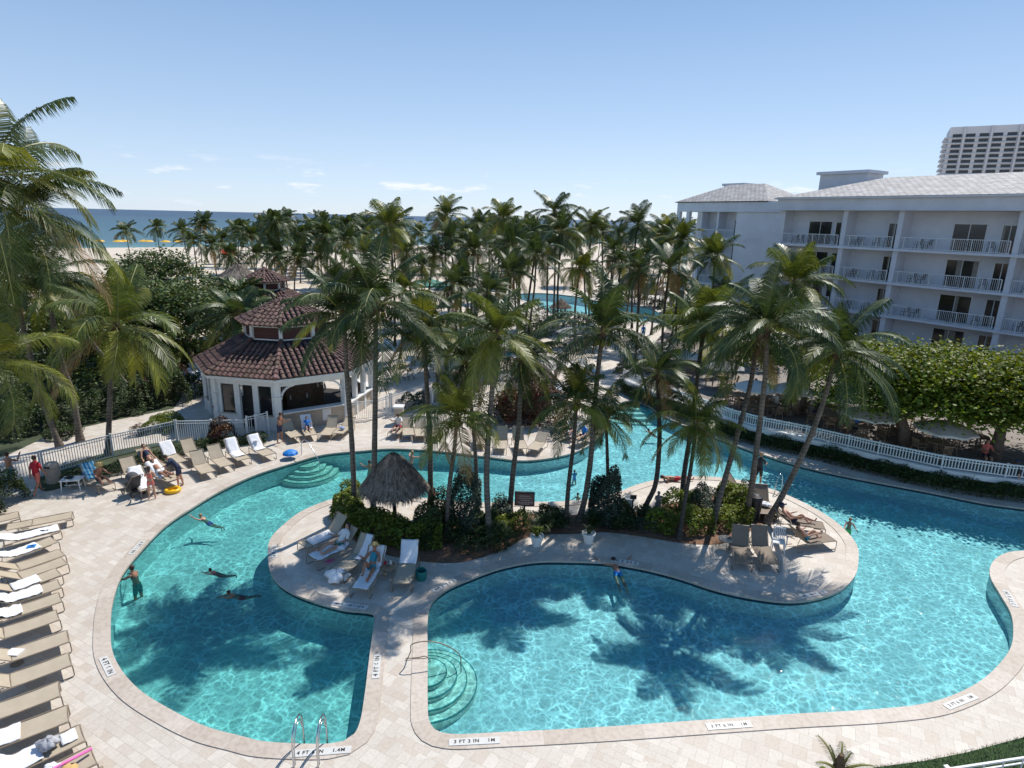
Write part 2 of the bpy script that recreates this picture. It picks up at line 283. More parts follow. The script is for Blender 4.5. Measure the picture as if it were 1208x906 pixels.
# ------------------------------------------------------------------ mesh builder
class MB:
    def __init__(s): s.v = []; s.f = []; s.m = []; s.uv = None
    def poly(s, pts, mi=0):
        k = len(s.v); s.v += [tuple(p) for p in pts]; s.f.append(tuple(range(k, k+len(pts)))); s.m.append(mi)
    def box(s, c, size, rz=0, mi=0, ax=None):
        hx, hy, hz = [d/2 for d in size]; k = len(s.v); co, si = math.cos(rz), math.sin(rz)
        for z in (-hz, hz):
            for x, y in ((-hx,-hy),(hx,-hy),(hx,hy),(-hx,hy)):
                s.v.append((c[0]+x*co-y*si, c[1]+x*si+y*co, c[2]+z))
        for q in ((0,3,2,1),(4,5,6,7),(0,1,5,4),(1,2,6,5),(2,3,7,6),(3,0,4,7)):
            s.f.append(tuple(k+i for i in q)); s.m.append(mi)
    def bar(s, a, b, w, h=None, mi=0, up=(0,0,1)):     # rectangular bar from a to b
        a = Vector(a); b = Vector(b); h = h or w; d = (b-a).normalized(); u = Vector(up)
        if abs(d.dot(u)) > .98: u = Vector((1,0,0))
        x = d.cross(u).normalized(); y = x.cross(d).normalized(); k = len(s.v)
        for p in (a, b):
            for i, j in ((-1,-1),(1,-1),(1,1),(-1,1)): s.v.append(tuple(p+x*(i*w/2)+y*(j*h/2)))
        for q in ((0,1,2,3),(7,6,5,4),(0,4,5,1),(1,5,6,2),(2,6,7,3),(3,7,4,0)):
            s.f.append(tuple(k+i for i in q)); s.m.append(mi)
    def tube(s, pts, rad, n=8, mi=0, caps=True):
        pts = [Vector(p) for p in pts]; k = len(s.v); m = len(pts)
        if not hasattr(rad, '__len__'): rad = [rad]*m
        ref = None
        for i, p in enumerate(pts):
            d = (pts[min(i+1,m-1)]-pts[max(i-1,0)]).normalized()
            if ref is None:
                ref = d.orthogonal().normalized()
            ref = (ref - d*ref.dot(d)).normalized(); y = d.cross(ref)
            for j in range(n):
                a = 2*PI*j/n; s.v.append(tuple(p+(ref*math.cos(a)+y*math.sin(a))*rad[i]))
        for i in range(m-1):
            for j in range(n):
                s.f.append((k+i*n+j, k+i*n+(j+1)%n, k+(i+1)*n+(j+1)%n, k+(i+1)*n+j)); s.m.append(mi)
        if caps:
            s.f.append(tuple(k+j for j in range(n))[::-1]); s.m.append(mi)
            s.f.append(tuple(k+(m-1)*n+j for j in range(n))); s.m.append(mi)
    def lathe(s, prof, n=16, c=(0,0,0), mi=0, a0=0, a1=2*PI):
        k = len(s.v); full = abs(a1-a0-2*PI) < 1e-6; cols = n if full else n+1
        for r, z in prof:
            for j in range(cols):
                a = a0+(a1-a0)*j/n; s.v.append((c[0]+r*math.cos(a), c[1]+r*math.sin(a), c[2]+z))
        for i in range(len(prof)-1):
            for j in range(n):
                j2 = (j+1) % cols
                s.f.append((k+i*cols+j, k+i*cols+j2, k+(i+1)*cols+j2, k+(i+1)*cols+j)); s.m.append(mi)
    def ellipsoid(s, c, r, n=12, m=8, mi=0, rot=None):
        k = len(s.v)
        for i in range(m+1):
            t = PI*i/m
            for j in range(n):
                a = 2*PI*j/n; p = Vector((r[0]*math.sin(t)*math.cos(a), r[1]*math.sin(t)*math.sin(a), r[2]*math.cos(t)))
                if rot is not None: p = rot @ p
                s.v.append((c[0]+p.x, c[1]+p.y, c[2]+p.z))
        for i in range(m):
            for j in range(n):
                s.f.append((k+i*n+j, k+(i+1)*n+j, k+(i+1)*n+(j+1)%n, k+i*n+(j+1)%n)); s.m.append(mi)
    def prism(s, pts, z0, z1, mi=0, top=True, bottom=False):
        n = len(pts); k = len(s.v)
        s.v += [(p[0],p[1],z0) for p in pts]+[(p[0],p[1],z1) for p in pts]
        for i in range(n):
            j = (i+1) % n; s.f.append((k+i,k+j,k+n+j,k+n+i)); s.m.append(mi)
        if top: s.f.append(tuple(k+n+i for i in range(n))); s.m.append(mi)
        if bottom: s.f.append(tuple(k+i for i in range(n))[::-1]); s.m.append(mi)
    def leaves(s, cen, size, mi=0, up=.3, asp=.55):      # many small leaf faces
        cen = np.asarray(cen); n = len(cen)
        d = RNG.normal(size=(n,3)); d[:,2] = np.abs(d[:,2])*.4; d /= np.linalg.norm(d,axis=1)[:,None]
        nn = RNG.normal(size=(n,3)); nn[:,2] = np.abs(nn[:,2])+up; w = np.cross(d, nn); w /= np.linalg.norm(w,axis=1)[:,None]+1e-9
        sz = size*RNG.uniform(.6,1.3,size=(n,1)); k = len(s.v)
        pts = np.stack([cen-d*sz*.5, cen+w*sz*asp*.5, cen+d*sz*.5, cen-w*sz*asp*.5], axis=1).reshape(-1,3)
        s.v += [tuple(p) for p in pts.tolist()]
        s.f += [(k+4*i,k+4*i+1,k+4*i+2,k+4*i+3) for i in range(n)]; s.m += [mi]*n
    def mesh(s, name, mats, smooth=False):
        me = bpy.data.meshes.new(name); me.from_pydata(s.v, [], s.f)
        if not isinstance(mats, (list, tuple)): mats = [mats]
        for x in mats: me.materials.append(x)
        if len(mats) > 1: me.polygons.foreach_set('material_index', s.m)
        if smooth: me.polygons.foreach_set('use_smooth', [True]*len(s.f))
        me.update(); return me
    def build(s, name, mats, parent=None, smooth=False, loc=None):
        o = bpy.data.objects.new(name, s.mesh(name, mats, smooth)); C.objects.link(o)
        if parent is not None: o.parent = parent
        if loc is not None: o.location = loc
        return o
def fix_normals(o):
    bm = bmesh.new(); bm.from_mesh(o.data); bmesh.ops.recalc_face_normals(bm, faces=bm.faces); bm.to_mesh(o.data); bm.free()
def tag(o, label=None, cat=None, group=None, kind=None):
    if label: o['label'] = label
    if cat: o['category'] = cat
    if group: o['group'] = group
    if kind: o['kind'] = kind
    return o
def empty(name, loc, rz=0, label=None, cat=None, group=None):
    o = bpy.data.objects.new(name, None); C.objects.link(o); o.location = loc; o.rotation_euler = (0,0,rz); o.empty_display_size = .2
    return tag(o, label, cat, group)
def part(name, me, parent, loc=(0,0,0)):
    o = bpy.data.objects.new(name, me); C.objects.link(o); o.parent = parent; o.location = loc; return o
def copy_tree(o, parent=None):
    c = o.copy(); C.objects.link(c)
    if parent is not None: c.parent = parent
    for ch in list(o.children): copy_tree(ch, c)
    return c
class Kind:           # first placement uses the built thing itself, later ones copies of it and of its parts
    def __init__(s, o): s.o = o; s.used = False
    def place(s, loc, rz=0, label=None, group=None, scale=None):
        c = s.o if not s.used else copy_tree(s.proto if hasattr(s,'proto') else s.o)
        s.used = True; c.location = loc; c.rotation_euler = (0,0,rz)
        if scale: c.scale = (scale,)*3
        if label: c['label'] = label
        if group: c['group'] = group
        return c
def catmull(pts, step, closed=True):
    pts = [Vector((p[0],p[1])) for p in pts]; n = len(pts); out = []
    rng = range(n) if closed else range(n-1)
    for i in rng:
        if closed: p0,p1,p2,p3 = pts[i-1],pts[i],pts[(i+1)%n],pts[(i+2)%n]
        else: p0,p1,p2,p3 = pts[max(i-1,0)],pts[i],pts[i+1],pts[min(i+2,n-1)]
        k = max(1, int((p2-p1).length/step))
        # centripetal
        t0=0; t1=t0+max(1e-3,(p1-p0).length**.5); t2=t1+max(1e-3,(p2-p1).length**.5); t3=t2+max(1e-3,(p3-p2).length**.5)
        if (p1-p0).length<1e-6: t1=t0+.5; t2=t1+max(1e-3,(p2-p1).length**.5); t3=t2+max(1e-3,(p3-p2).length**.5)
        for j in range(k):
            t = t1+(t2-t1)*j/k
            A1=p0*((t1-t)/(t1-t0))+p1*((t-t0)/(t1-t0)); A2=p1*((t2-t)/(t2-t1))+p2*((t-t1)/(t2-t1)); A3=p2*((t3-t)/(t3-t2))+p3*((t-t2)/(t3-t2))
            B1=A1*((t2-t)/(t2-t0))+A2*((t-t0)/(t2-t0)); B2=A2*((t3-t)/(t3-t1))+A3*((t-t1)/(t3-t1))
            out.append(B1*((t2-t)/(t2-t1))+B2*((t-t1)/(t2-t1)))
    if not closed: out.append(pts[-1])
    return out
def sheet(name, loops, z, m, parent=None, kind='structure'):
    tri = tessellate_polygon([[Vector((p[0],p[1],0)) for p in lp] for lp in loops])
    flat = [p for lp in loops for p in lp]; mb = MB(); mb.v = [(p[0],p[1],z) for p in flat]
    for t in tri:
        a,b,c = [Vector(mb.v[i]) for i in t]
        if abs((b-a).cross(c-a).z) < 1e-9: continue
        mb.f.append(tuple(t) if (b-a).cross(c-a).z > 0 else tuple(t)[::-1]); mb.m.append(0)
    o = mb.build(name, m, parent)
    if kind: o['kind'] = kind
    return o
def area(pts): return .5*sum(pts[i-1][0]*pts[i][1]-pts[i][0]*pts[i-1][1] for i in range(len(pts)))

# ------------------------------------------------------------------ pool outline (traced on the ground)
OUT = [(431,531.5),(381.5,536.4),(345,546.4),(298.7,561.3),(259,579.5),(225.8,599.3),(196,619.2),(166.2,649),(143,678.8),(131.5,712),(129.1,745),(131,768),(141,790),(163,814.8),
 (201,839),(244.4,859.6),(285,870.4),(306.6,875.8),(349.7,879),(389.4,879),(406,875.8),(419.2,866.8),(425.8,853),(430.8,825.4),(437.4,772.5),(442,738),(443,727),(440.7,723.4),
 (432,721.5),(409.3,719.5),(376.2,711.2),(343,698),(323.2,681.4),(316.9,652.3),(320.2,635.8),(331.8,622.5),(358.3,602.6),(398,587.7),(430,582),(470,584),(520,590.5),(565,593.5),(611.8,592.8),(664.8,592),
 (700,588.5),(729.4,580.9),(754.7,571.5),(788.3,564),(826,562.3),(868,566),(910,577.5),(952,595.6),(986,616.6),(1009,641.8),(1011.5,662.6),(1007.5,679.2),(991,695.8),(964.5,705.7),(931.4,709.7),(891.7,705.7),
 (845.3,695.8),(799,680.9),(759.2,670.9),(719.5,664.3),(673,662),(631,662.5),(591.4,669.8),(558.3,681.4),(525.2,696.3),(508.6,711.2),(504,726),(503.3,772.5),(503.3,832),(504.6,850),(512,862),(528.5,867.3),(598,865.2),(697.4,860.2),
 (840,850.4),(934.7,844),(1029.4,838.7),(1092.5,831.5),(1124,822),(1155.6,806.2),(1177.7,787.3),(1193.5,765.2),(1196.7,746.3),(1193.5,724.2),(1181,702),(1170,683),(1169,670.5),(1176,659.5),(1190.3,652.5),(1208,650.6),(1260,652),(1330,660),
 (1400,640),(1330,618),(1208,599.8),(1162.6,593.5),(1099.5,580.9),(1036.4,569),(973.3,556.5),(935.5,547),(889.2,532.5),(838.8,514),(805,501),(776,486.8),(766,479.5),(749.2,473.5),(737,473.5),(727,478),(722,488),(716,502),(707.8,514),(688,529),(661.5,538),(618.4,543.3),(578.7,539.3),(538.9,534.4),(495.9,530.5),(456.2,529.4)]
pool = catmull([P(x,y) for x,y in OUT], .16)
if area(pool) < 0: pool = pool[::-1]
def clean(pts, d=.05):
    o = []
    for p in pts:
        if not o or (p-o[-1]).length > d: o.append(p)
    if (o[0]-o[-1]).length < d: o.pop()
    return o
pool = clean(pool)
def offset(pts, w):
    n = len(pts); out = []
    for i in range(n):
        d = (pts[(i+1)%n]-pts[i-1]).normalized(); out.append(pts[i]+Vector((d.y,-d.x))*w)   # outward for counter-clockwise
    return out
far_px = [(611,352),(612,347),(640,346),(680,350),(720,358),(760,362),(777,369),(776,376),(760,379),(738,378),(712,376),(690,371),(668,373),(650,370),(638,362),(625,357)]
farpool = catmull([P(x,y) for x,y in far_px], 1.0)
if area(farpool) < 0: farpool = farpool[::-1]
farpool = clean(farpool)
X0,X1,Y0,Y1 = -60,75,2,112
sheet('pool_deck', [[(X0,Y0),(X1,Y0),(X1,Y1),(X0,Y1)], pool[::-1], farpool[::-1]], 0, M['paver'])
def pool_shell(name, pts, depth, w, tile=.16):
    mb = MB(); n = len(pts)
    mb.v = [(p.x,p.y,.0) for p in pts]+[(p.x,p.y,-tile) for p in pts]+[(p.x,p.y,-depth) for p in pts]
    for i in range(n):
        j = (i+1) % n
        mb.f.append((j,i,n+i,n+j)); mb.m.append(1); mb.f.append((n+j,n+i,2*n+i,2*n+j)); mb.m.append(0)
    o = mb.build(name, [M['plaster'], M['tile']], smooth=True); o['kind'] = 'structure'
    # coping ribbon with its own thickness
    a = offset(pts, -.03); b = offset(pts, w); cb = MB(); cb.v = []
    u = [0]
    for i in range(n): u.append(u[-1]+(pts[(i+1)%n]-pts[i]).length)
    uvs = []
    for i in range(n):
        j = (i+1) % n
        q = [(a[i].x,a[i].y,.022),(b[i].x,b[i].y,.022),(b[j].x,b[j].y,.022),(a[j].x,a[j].y,.022)]
        cb.poly(q); uvs += [(u[i],0),(u[i],1),(u[i+1],1),(u[i+1],0)]
        cb.poly([(a[i].x,a[i].y,-.05),(a[i].x,a[i].y,.022),(a[j].x,a[j].y,.022),(a[j].x,a[j].y,-.05)]); uvs += [(u[i],0),(u[i],.1),(u[i+1],.1),(u[i+1],0)]
        cb.poly([(b[i].x,b[i].y,.022),(b[i].x,b[i].y,.001),(b[j].x,b[j].y,.001),(b[j].x,b[j].y,.022)]); uvs += [(u[i],.9),(u[i],.9),(u[i+1],.9),(u[i+1],.9)]
    o = cb.build(name.replace('basin','coping'), M['coping']); o['kind'] = 'structure'
    l = o.data.uv_layers.new(name='UVMap')
    for k, w_ in enumerate(uvs): l.data[k].uv = w_
pool_shell('pool_basin', pool, 1.7, .40)
pool_shell('far_pool_basin', farpool, 1.5, .35)
# pool floor: deeper towards the big western lobe
mb = MB(); nx, ny = 60, 50
def depth(x, y): 
    t = min(1, max(0, (x+4.5)/4.0)); t = t*t*(3-2*t); return -(.92*(1-t)+.68*t)
gx = [-22+i*60/nx for i in range(nx+1)]; gy = [8+j*42/ny for j in range(ny+1)]
mb.v = [(x,y,depth(x,y)) for y in gy for x in gx]
mb.f = [(j*(nx+1)+i, j*(nx+1)+i+1, (j+1)*(nx+1)+i+1, (j+1)*(nx+1)+i) for j in range(ny) for i in range(nx)]; mb.m = [0]*len(mb.f)
mb.build('pool_floor', M['plaster'], smooth=True)['kind'] = 'structure'
sheet('far_pool_floor', [offset(farpool,.5)], -1.2, M['plaster'])
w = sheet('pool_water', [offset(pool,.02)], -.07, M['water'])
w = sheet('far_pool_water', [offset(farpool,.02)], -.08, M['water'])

# ground, beach and sea
sd = Vector((.79,.61)).normalized(); sn = Vector((-sd.y, sd.x)); s0 = Vector((-130,203))
def sh(a, d): v = s0+sd*a+sn*d; return (v.x, v.y)
mb = MB()
def quadz(pts, z): mb.poly([(p[0],p[1],z) for p in pts])
a0 = sh(-900,-14); a1 = sh(2500,-14)
# split so that the pool area stays open
mb.poly([(X0,-300,-.004),(X1,-300,-.004),(X1,Y0,-.004),(X0,Y0,-.004)])
mb.poly([(-700,-300,-.004),(X0,-300,-.004),(X0,Y1,-.004),(-700,Y1,-.004)])
mb.poly([(X1,-300,-.004),(2500,-300,-.004),(2500,Y1,-.004),(X1,Y1,-.004)])
def shy(x, d): # y on shoreline offset d
    a = (x-(s0.x+sn.x*d))/sd.x; return s0.y+sn.y*d+sd.y*a
mb.poly([(-700,Y1,-.004),(2500,Y1,-.004),(2500,shy(2500,-14),-.004),(-243,Y1+1,-.004)])
mb.poly([(-700,-600,-.05),(-700,Y1,-.05),(-243,Y1+1,-.05)][::-1])
q0 = (-900,shy(-900,-14)); q1 = (2500,shy(2500,-14)); r0 = (-900,shy(-900,14)); r1 = (2500,shy(2500,14))
mb.poly([(*q0,-.004),(*q1,-.004),(*r1,-1.6),(*r0,-1.6)])
g = mb.build('beach_sand', M['sand']); fix_normals(g); g['kind'] = 'structure'
mb = MB(); D = 26000
o0 = sh(-3000,2); o1 = sh(6000,2)
pts = [sh(-20000,2), sh(20000,2), sh(20000,D), sh(-20000,D)]; uvq = [(-20000,0),(20000,0),(20000,D),(-20000,D)]
mb.poly([(p[0],p[1],-.75) for p in pts]); o = mb.build('ocean_water', M['ocean']); o['kind'] = 'structure'
l = o.data.uv_layers.new(name='UVMap')
for k, q in enumerate(uvq): l.data[k].uv = q
sheet('sand', [[(X0,60),(-9,60),(-4,74),(-3,112),(X0,112)]], .006, M['sand'])
sheet('beach_sand_strip', [[(-3,104),(X1,104),(X1,112),(-3,112)]], .006, M['sand'])
sheet('planting_ground', [[(X0,28)]+[tuple(P(x,y).to_2d()) for x,y in ((-60,560),(0,541),(60,513),(130,497),(205,482),(214,470),(212,440),(215,400))]+[(-26,58),(X0,58)]], .010, M['ground'])
#@@PART2
# ------------------------------------------------------------------ palms
def crown_mesh(seed, nf=19, L=2.95, M_=60, yellow=.08, dry=.05, wind=(-.25,-.05), lw=.046, up=88, low=-38, droop=1.0, leaf='frond'):
    rg = random.Random(seed); mb = MB(); V = mb.v; Fc = mb.f; MI = mb.m
    for i in range(nf):
        u = (i+.5)/nf; az = i*2.39996+rg.uniform(-.45,.45); e0 = R(up+(low-up)*u**1.0+rg.uniform(-13,13)); ln = L*rg.uniform(.78,1.12)*(1-.22*(1-u)**2)
        dr = R(rg.uniform(62,112))*droop*(1.08-.45*u)*(.55 if u < .22 else 1); ben = rg.uniform(1.0,1.6)
        mi = 0
        if u > .5 and rg.random() < yellow*2.2: mi = 1
        if u > .82 and rg.random() < dry*5: mi = 2
        if u < .3 and rg.random() < yellow*.8: mi = 1
        n = 12; pts = []; p = Vector((math.cos(az)*.08, math.sin(az)*.08, 0)); tw = rg.uniform(-.9,.9); gust = rg.uniform(.4,1.3)
        for k in range(n+1):
            s = k/n; e = e0-dr*s**ben; azk = az+tw*s*.5
            d = Vector((math.cos(azk)*math.cos(e)+wind[0]*s*gust*.7, math.sin(azk)*math.cos(e)+wind[1]*s*gust*.7, math.sin(e))).normalized()
            pts.append((p.copy(), d)); p = p+d*(ln/n)
        mb.tube([q[0] for q in pts], [.032*(1-.8*k/n)+.005 for k in range(n+1)], 4, 3, caps=False)
        hang = rg.uniform(.1,.75); torn = rg.uniform(0,.08)
        for k in range(M_):
            s = .12+.88*(k+.5)/M_; x = s*n; a = min(int(x), n-1); t = x-a
            base = pts[a][0].lerp(pts[a+1][0], t); d = pts[a][1]
            side = d.cross(Vector((0,0,1)))
            side = side.normalized() if side.length > .05 else Vector((math.sin(az),-math.cos(az),0))
            upv = side.cross(d).normalized()
            ll = .88*L/2.75*(math.sin(PI*min(1,(s*.78+.18)))**.5); al = R(64-30*s)
            for sg in (-1, 1):
                if rg.random() < torn: continue
                l1 = ll*rg.uniform(.86,1.06)
                dd = (d*math.cos(al)+side*(sg*math.sin(al))+upv*.22+Vector((wind[0]*.45,wind[1]*.45,0))+Vector((rg.uniform(-.05,.05),rg.uniform(-.05,.05),rg.uniform(-.06,.03)))).normalized()
                g = hang+.6*s+rg.uniform(0,.2)
                p1 = base+dd*(l1*.5)+Vector((0,0,-g*l1*.16)); d2 = (dd+Vector((0,0,-g*1.25))).normalized(); p2 = p1+d2*(l1*.5)
                wv = d*(lw*.5); j = len(V)
                V += [tuple(base-wv*.6), tuple(base+wv*.6), tuple(p1+wv), tuple(p1-wv), tuple(p2)]
                Fc += [(j,j+1,j+2,j+3), (j+3,j+2,j+4)]; MI += [mi, mi]
    mb.tube([(0,0,-.6),(0,0,-.35),(0,0,.05),(0,0,.4)], [.09,.15,.13,.05], 8, 4)
    for i in range(9):
        a = rg.uniform(0,2*PI); q = rg.uniform(.6,1.2); mb.tube([(math.cos(a)*.1,math.sin(a)*.1,-.1),(math.cos(a)*.3*q,math.sin(a)*.3*q,-.3),(math.cos(a)*.36*q,math.sin(a)*.36*q,-.9*q)], [.03,.02,.008], 4, 4)
    for i in range(rg.randint(2,11)):
        a = rg.uniform(0,2*PI); r = rg.uniform(.15,.29); mb.ellipsoid((math.cos(a)*r,math.sin(a)*r,-.2-rg.uniform(0,.25)), (.10,.10,.13), 6, 5, 1 if seed%2 else 4)
    return mb.mesh('crown', [M[leaf], M['frond_y'], M['frond_d'], M['rachis'], M['boot']])
CR = [crown_mesh(1), crown_mesh(2, nf=20, wind=(-.4,.05)), crown_mesh(3, yellow=.15), crown_mesh(4, nf=18, low=-60, dry=.10), crown_mesh(5, nf=21, wind=(.3,0), leaf='frond_b'), crown_mesh(6, nf=20, wind=(-.6,-.1), droop=1.12), crown_mesh(7, nf=19, wind=(-.1,-.4), low=-50), crown_mesh(8, nf=22, droop=.85)]
CRY = [crown_mesh(21, nf=19, yellow=.6, dry=.2, low=-55, leaf='frond_b'), crown_mesh(22, nf=20, yellow=.35, dry=.14, low=-50, leaf='frond_b')]
CRF = [crown_mesh(31+i, nf=23, L=3.0, M_=28, lw=.095, wind=(-.3+.3*(i%3),0), low=-55 if i%2 else -35) for i in range(5)]     # for the grove far off
CRB = [crown_mesh(41, nf=19, L=4.3, M_=84, lw=.040, wind=(.25,0), droop=1.0, low=-30), crown_mesh(42, nf=18, L=4.0, M_=80, lw=.040, wind=(.35,-.1), yellow=.3, low=-40, leaf='frond_b')]
def palm(path, crown, rz=0, sc=1, label='', group=None, r=.15, dark=False, bend=0):
    b = path[0]; o = empty('palm_tree', b, 0, label, 'palm tree', group)
    n = 22 if len(path) > 2 or r > .13 else 14; m = len(path); loc = [p-b for p in path]
    def ev(t):
        x = t*(m-1); i = min(int(x), m-2); f = x-i
        p0 = loc[max(i-1,0)]; p1 = loc[i]; p2 = loc[i+1]; p3 = loc[min(i+2,m-1)]
        return .5*((2*p1)+(p2-p0)*f+(2*p0-5*p1+4*p2-p3)*f*f+(3*p1-p0-3*p2+p3)*f**3)
    pts = []; rad = []
    for k in range(n+1):
        t = k/n; p = ev(t)
        if bend: p = p+Vector((bend*math.sin(PI*t)*1.0, 0, 0))
        pts.append(p); rad.append(.80*r*(1.6-.6*min(1,t*9) if t < .11 else 1)*(1-.34*t)*(1.05 if k%2 else .97))
    pts[0] = pts[0]-Vector((0,0,.12))
    mb = MB(); mb.tube(pts, rad, 8, 0); part('trunk', mb.mesh('trunk', M['trunk_dark'] if dark else M['trunk'], True), o)
    c = part('crown', crown, o, pts[-1]); tip = (pts[-1]-pts[-3]).normalized()
    q = Vector((0,0,1)).rotation_difference((tip+Vector((0,0,1.2))).normalized()); c.rotation_mode = 'QUATERNION'; c.rotation_quaternion = q @ Quaternion((0,0,1), rz); c.scale = (sc,)*3
    return o
def palm_px(pts, crown, rz, sc, label, group=None, lean=0, z0=0, r=.15, dark=False):
    b = P(*pts[0], z0); m = len(pts)
    return palm([b]+[Q(x, y, b.y+lean*(i+1)/(m-1)) for i, (x, y) in enumerate(pts[1:])], crown, rz, sc, label, group, r, dark)
IS = 'coconut palms rising from the island bed'
palm_px([(419,606),(415,520),(409,440),(406,372)], CR[1], .3, 0.92, 'slim palm left of the thatched hut, its trunk crossing the tiled roof of the bar', IS, -.3)
palm_px([(440,616),(442,520),(443,440),(443,360)], CR[0], 1.6, 1.0, 'tall straight palm whose trunk passes in front of the thatched hut', IS, -.4)
palm_px([(508,604),(507,520),(503,450),(500,392)], CR[2], 2.2, 0.82, 'palm with a straight trunk just right of the thatched hut', IS, .2)
palm_px([(526,632),(530,575),(536,530),(539,492)], CRY[0], 4.1, .78, 'short yellowing palm with golden hanging fronds over the channel', IS, 0, r=.12)
palm_px([(563,604),(561,540),(556,480),(549,428)], CR[3], 5.2, 0.72, 'slim palm behind the short yellowing palm', IS, .3, r=.12)
palm_px([(578,640),(574,560),(579,480),(587,395)], CR[4], .9, 0.78, 'pale trunked palm at the front edge of the bed, left of the notice board', IS, .2)
palm_px([(601,608),(605,560),(612,500),(615,425)], CR[5], 3.3, 0.74, 'palm rising right behind the notice board, leaning slightly right', IS, .2)
palm_px([(667,622),(671,570),(677,520),(680,474)], CR[2], 1.1, .74, 'low dark palm with a short crown left of the curving twin trunk', IS, 0, r=.12, dark=True)
palm_px([(683,614),(691,583),(698,530),(703,460),(711,392)], CR[0], 2.8, 1.0, 'big full crowned palm with a curving trunk at the middle of the island', IS, .2, r=.16)
palm_px([(717,592),(717,560),(716,525),(715,494)], CR[1], 4.6, .70, 'small palm behind the round blue-grey shrub', IS, .1, r=.11, dark=True)
palm_px([(756,607),(765,590),(774,568),(778,520),(777,480),(776,440)], CR[3], .4, .72, 'palm with a strongly bent foot beside the small statue', IS, .1, r=.15, dark=True)
palm_px([(804,604),(807,560),(816,500),(830,385)], CR[4], 2.0, 0.98, 'tall palm with a dark double trunk foot in front of the hotel corner', IS, 2.6, r=.16, dark=True)
palm_px([(801,636),(808,590),(816,545),(821,500)], CRY[1], 5.6, .78, 'short palm with a bright green heart and brown hanging fronds', IS, 1.0, r=.12, dark=True)
palm_px([(839,626),(851,580),(868,520),(886,450),(892,405)], CR[2], 3.9, 0.84, 'left of the two leaning palms in front of the terrace railing', IS, 1.6, r=.16)
palm_px([(880,612),(887,570),(895,510),(903,440),(905,385)], CR[5], .2, 1.0, 'tall palm between two leaning trunks, its wide crown covering the hotel wall', IS, -1.8, r=.16)
palm_px([(904,617),(932,567),(966,490),(987,415)], CR[1], 1.3, 0.98, 'most strongly leaning palm, rising rightwards beside the tan towel lounger', IS, -.6, r=.16)
palm([P(928,506)+Vector((.3,1.5,.85)), Q(934,420,38.5), Q(937,335,39)], CR[4], 5, 1.25, 'palm on the terrace with its crown against the top balconies of the hotel', 'palms on the terrace')
LP_ = 'palms beside the west path'
palm_px([(127,537),(129,490),(131,440),(137,385)], CRY[1], .8, 1.3, 'palm with yellow-green drooping fronds beside the fence behind the loungers', LP_, -.2, r=.17)
palm_px([(95,521),(85,465),(70,415),(52,325)], CR[0], 2.4, 1.15, 'tall leaning palm just behind the fence by the path', LP_, 0, r=.19)
palm_px([(71,528),(52,475),(32,405),(14,330)], CR[4], 1.4, 1.25, 'second leaning palm behind the fence, further left', LP_, 0, r=.18)
palm([Vector((-26.5,23.5,0)),Vector((-22.5,23.3,6)),Q(22,248,23.0)], CRB[0], 1.0, .92, 'tallest palm at the left edge with long fronds against the sky', LP_, r=.19)
palm([Vector((-24,21.5,0)),Vector((-23,21.5,6)),Q(-18,205,21.5)], CRB[1], 2.0, 1.1, 'huge palm at the left edge whose fronds reach into the picture', LP_, r=.19)
palm([Vector((-24,22,0)),Q(-12,425,22)], CRB[1], 3.6, .85, 'low palm at the left edge with yellow-green fronds over the path', LP_, r=.17)
palm([Vector((-17,36,0))+Vector((-7,2,0)),Q(60,345,38)], CR[2], .7, 1.2, 'palm behind the leaning pair in the west planting', LP_, r=.17)
palm([P(284,402),Q(286,352,P(284,402).y)], CRF[1], .8, 1.25, 'dark palm beside the little upper roof of the bar', 'palms around the bar', r=.15)
palm([P(217,432),Q(281,372,P(217,432).y-4)], CRF[0], 2.1, 1.1, 'low palm with arching fronds left of the bar roof', 'palms around the bar', r=.15)
# palms between the two pools: (crown pixel, distance, crown set, scale)
MID = [(460,268,57,4,1.45),(526,254,72,2,1.3),(531,282,64,0,1.25),(565,264,85,1,1.2),(594,259,72,4,1.35),(654,250,72,3,1.4),(663,274,62,5,1.35),(633,277,66,1,1.3),(559,296,56,2,1.15),(604,290,56,0,1.25),
 (497,392,46,0,1.0),(599,322,50,3,1.15),(631,302,52,1,1.2),(697,268,72,4,1.3),(710,272,76,1,1.1),(752,266,70,5,1.35),(730,280,74,0,1.15),(786,278,66,2,1.3),(803,284,62,4,1.25),(684,316,56,6,1.15),
 (724,296,66,3,1.1),(733,310,62,1,1.0),(747,312,70,2,1.0),(763,302,60,0,1.1),(790,316,50,3,1.25),(843,303,52,4,1.15),(613,290,60,5,1.2),(512,300,62,1,1.2),
 (480,300,60,3,1.15),(545,330,50,0,1.1),(430,300,66,2,1.2),(410,285,72,1,1.2),(575,345,44,5,1.0),(520,395,40,6,.9),(553,385,42,1,.9),(835,372,46,2,1.2),(800,340,56,1,1.0),(858,350,50,3,1.1),(476,340,52,4,1.05),(395,330,56,0,1.05)]
rg = random.Random(5)
CM = CR[:4]+[CR[4],CR[6]]+[CRY[1]]
for i, (x, y, Y, k, s) in enumerate(MID):
    t = Q(x, y, Y); b = Vector((t.x+rg.uniform(-.9,.7), Y+rg.uniform(-.6,.6), 0))
    palm([b, b.lerp(t,.5)+Vector((rg.uniform(-.25,.25),0,0)), t], CM[k], rg.uniform(0,6), s*.86, 'coconut palm in the dense stand between the two pools', 'palms between the two pools', r=.15, dark=i%3==0)
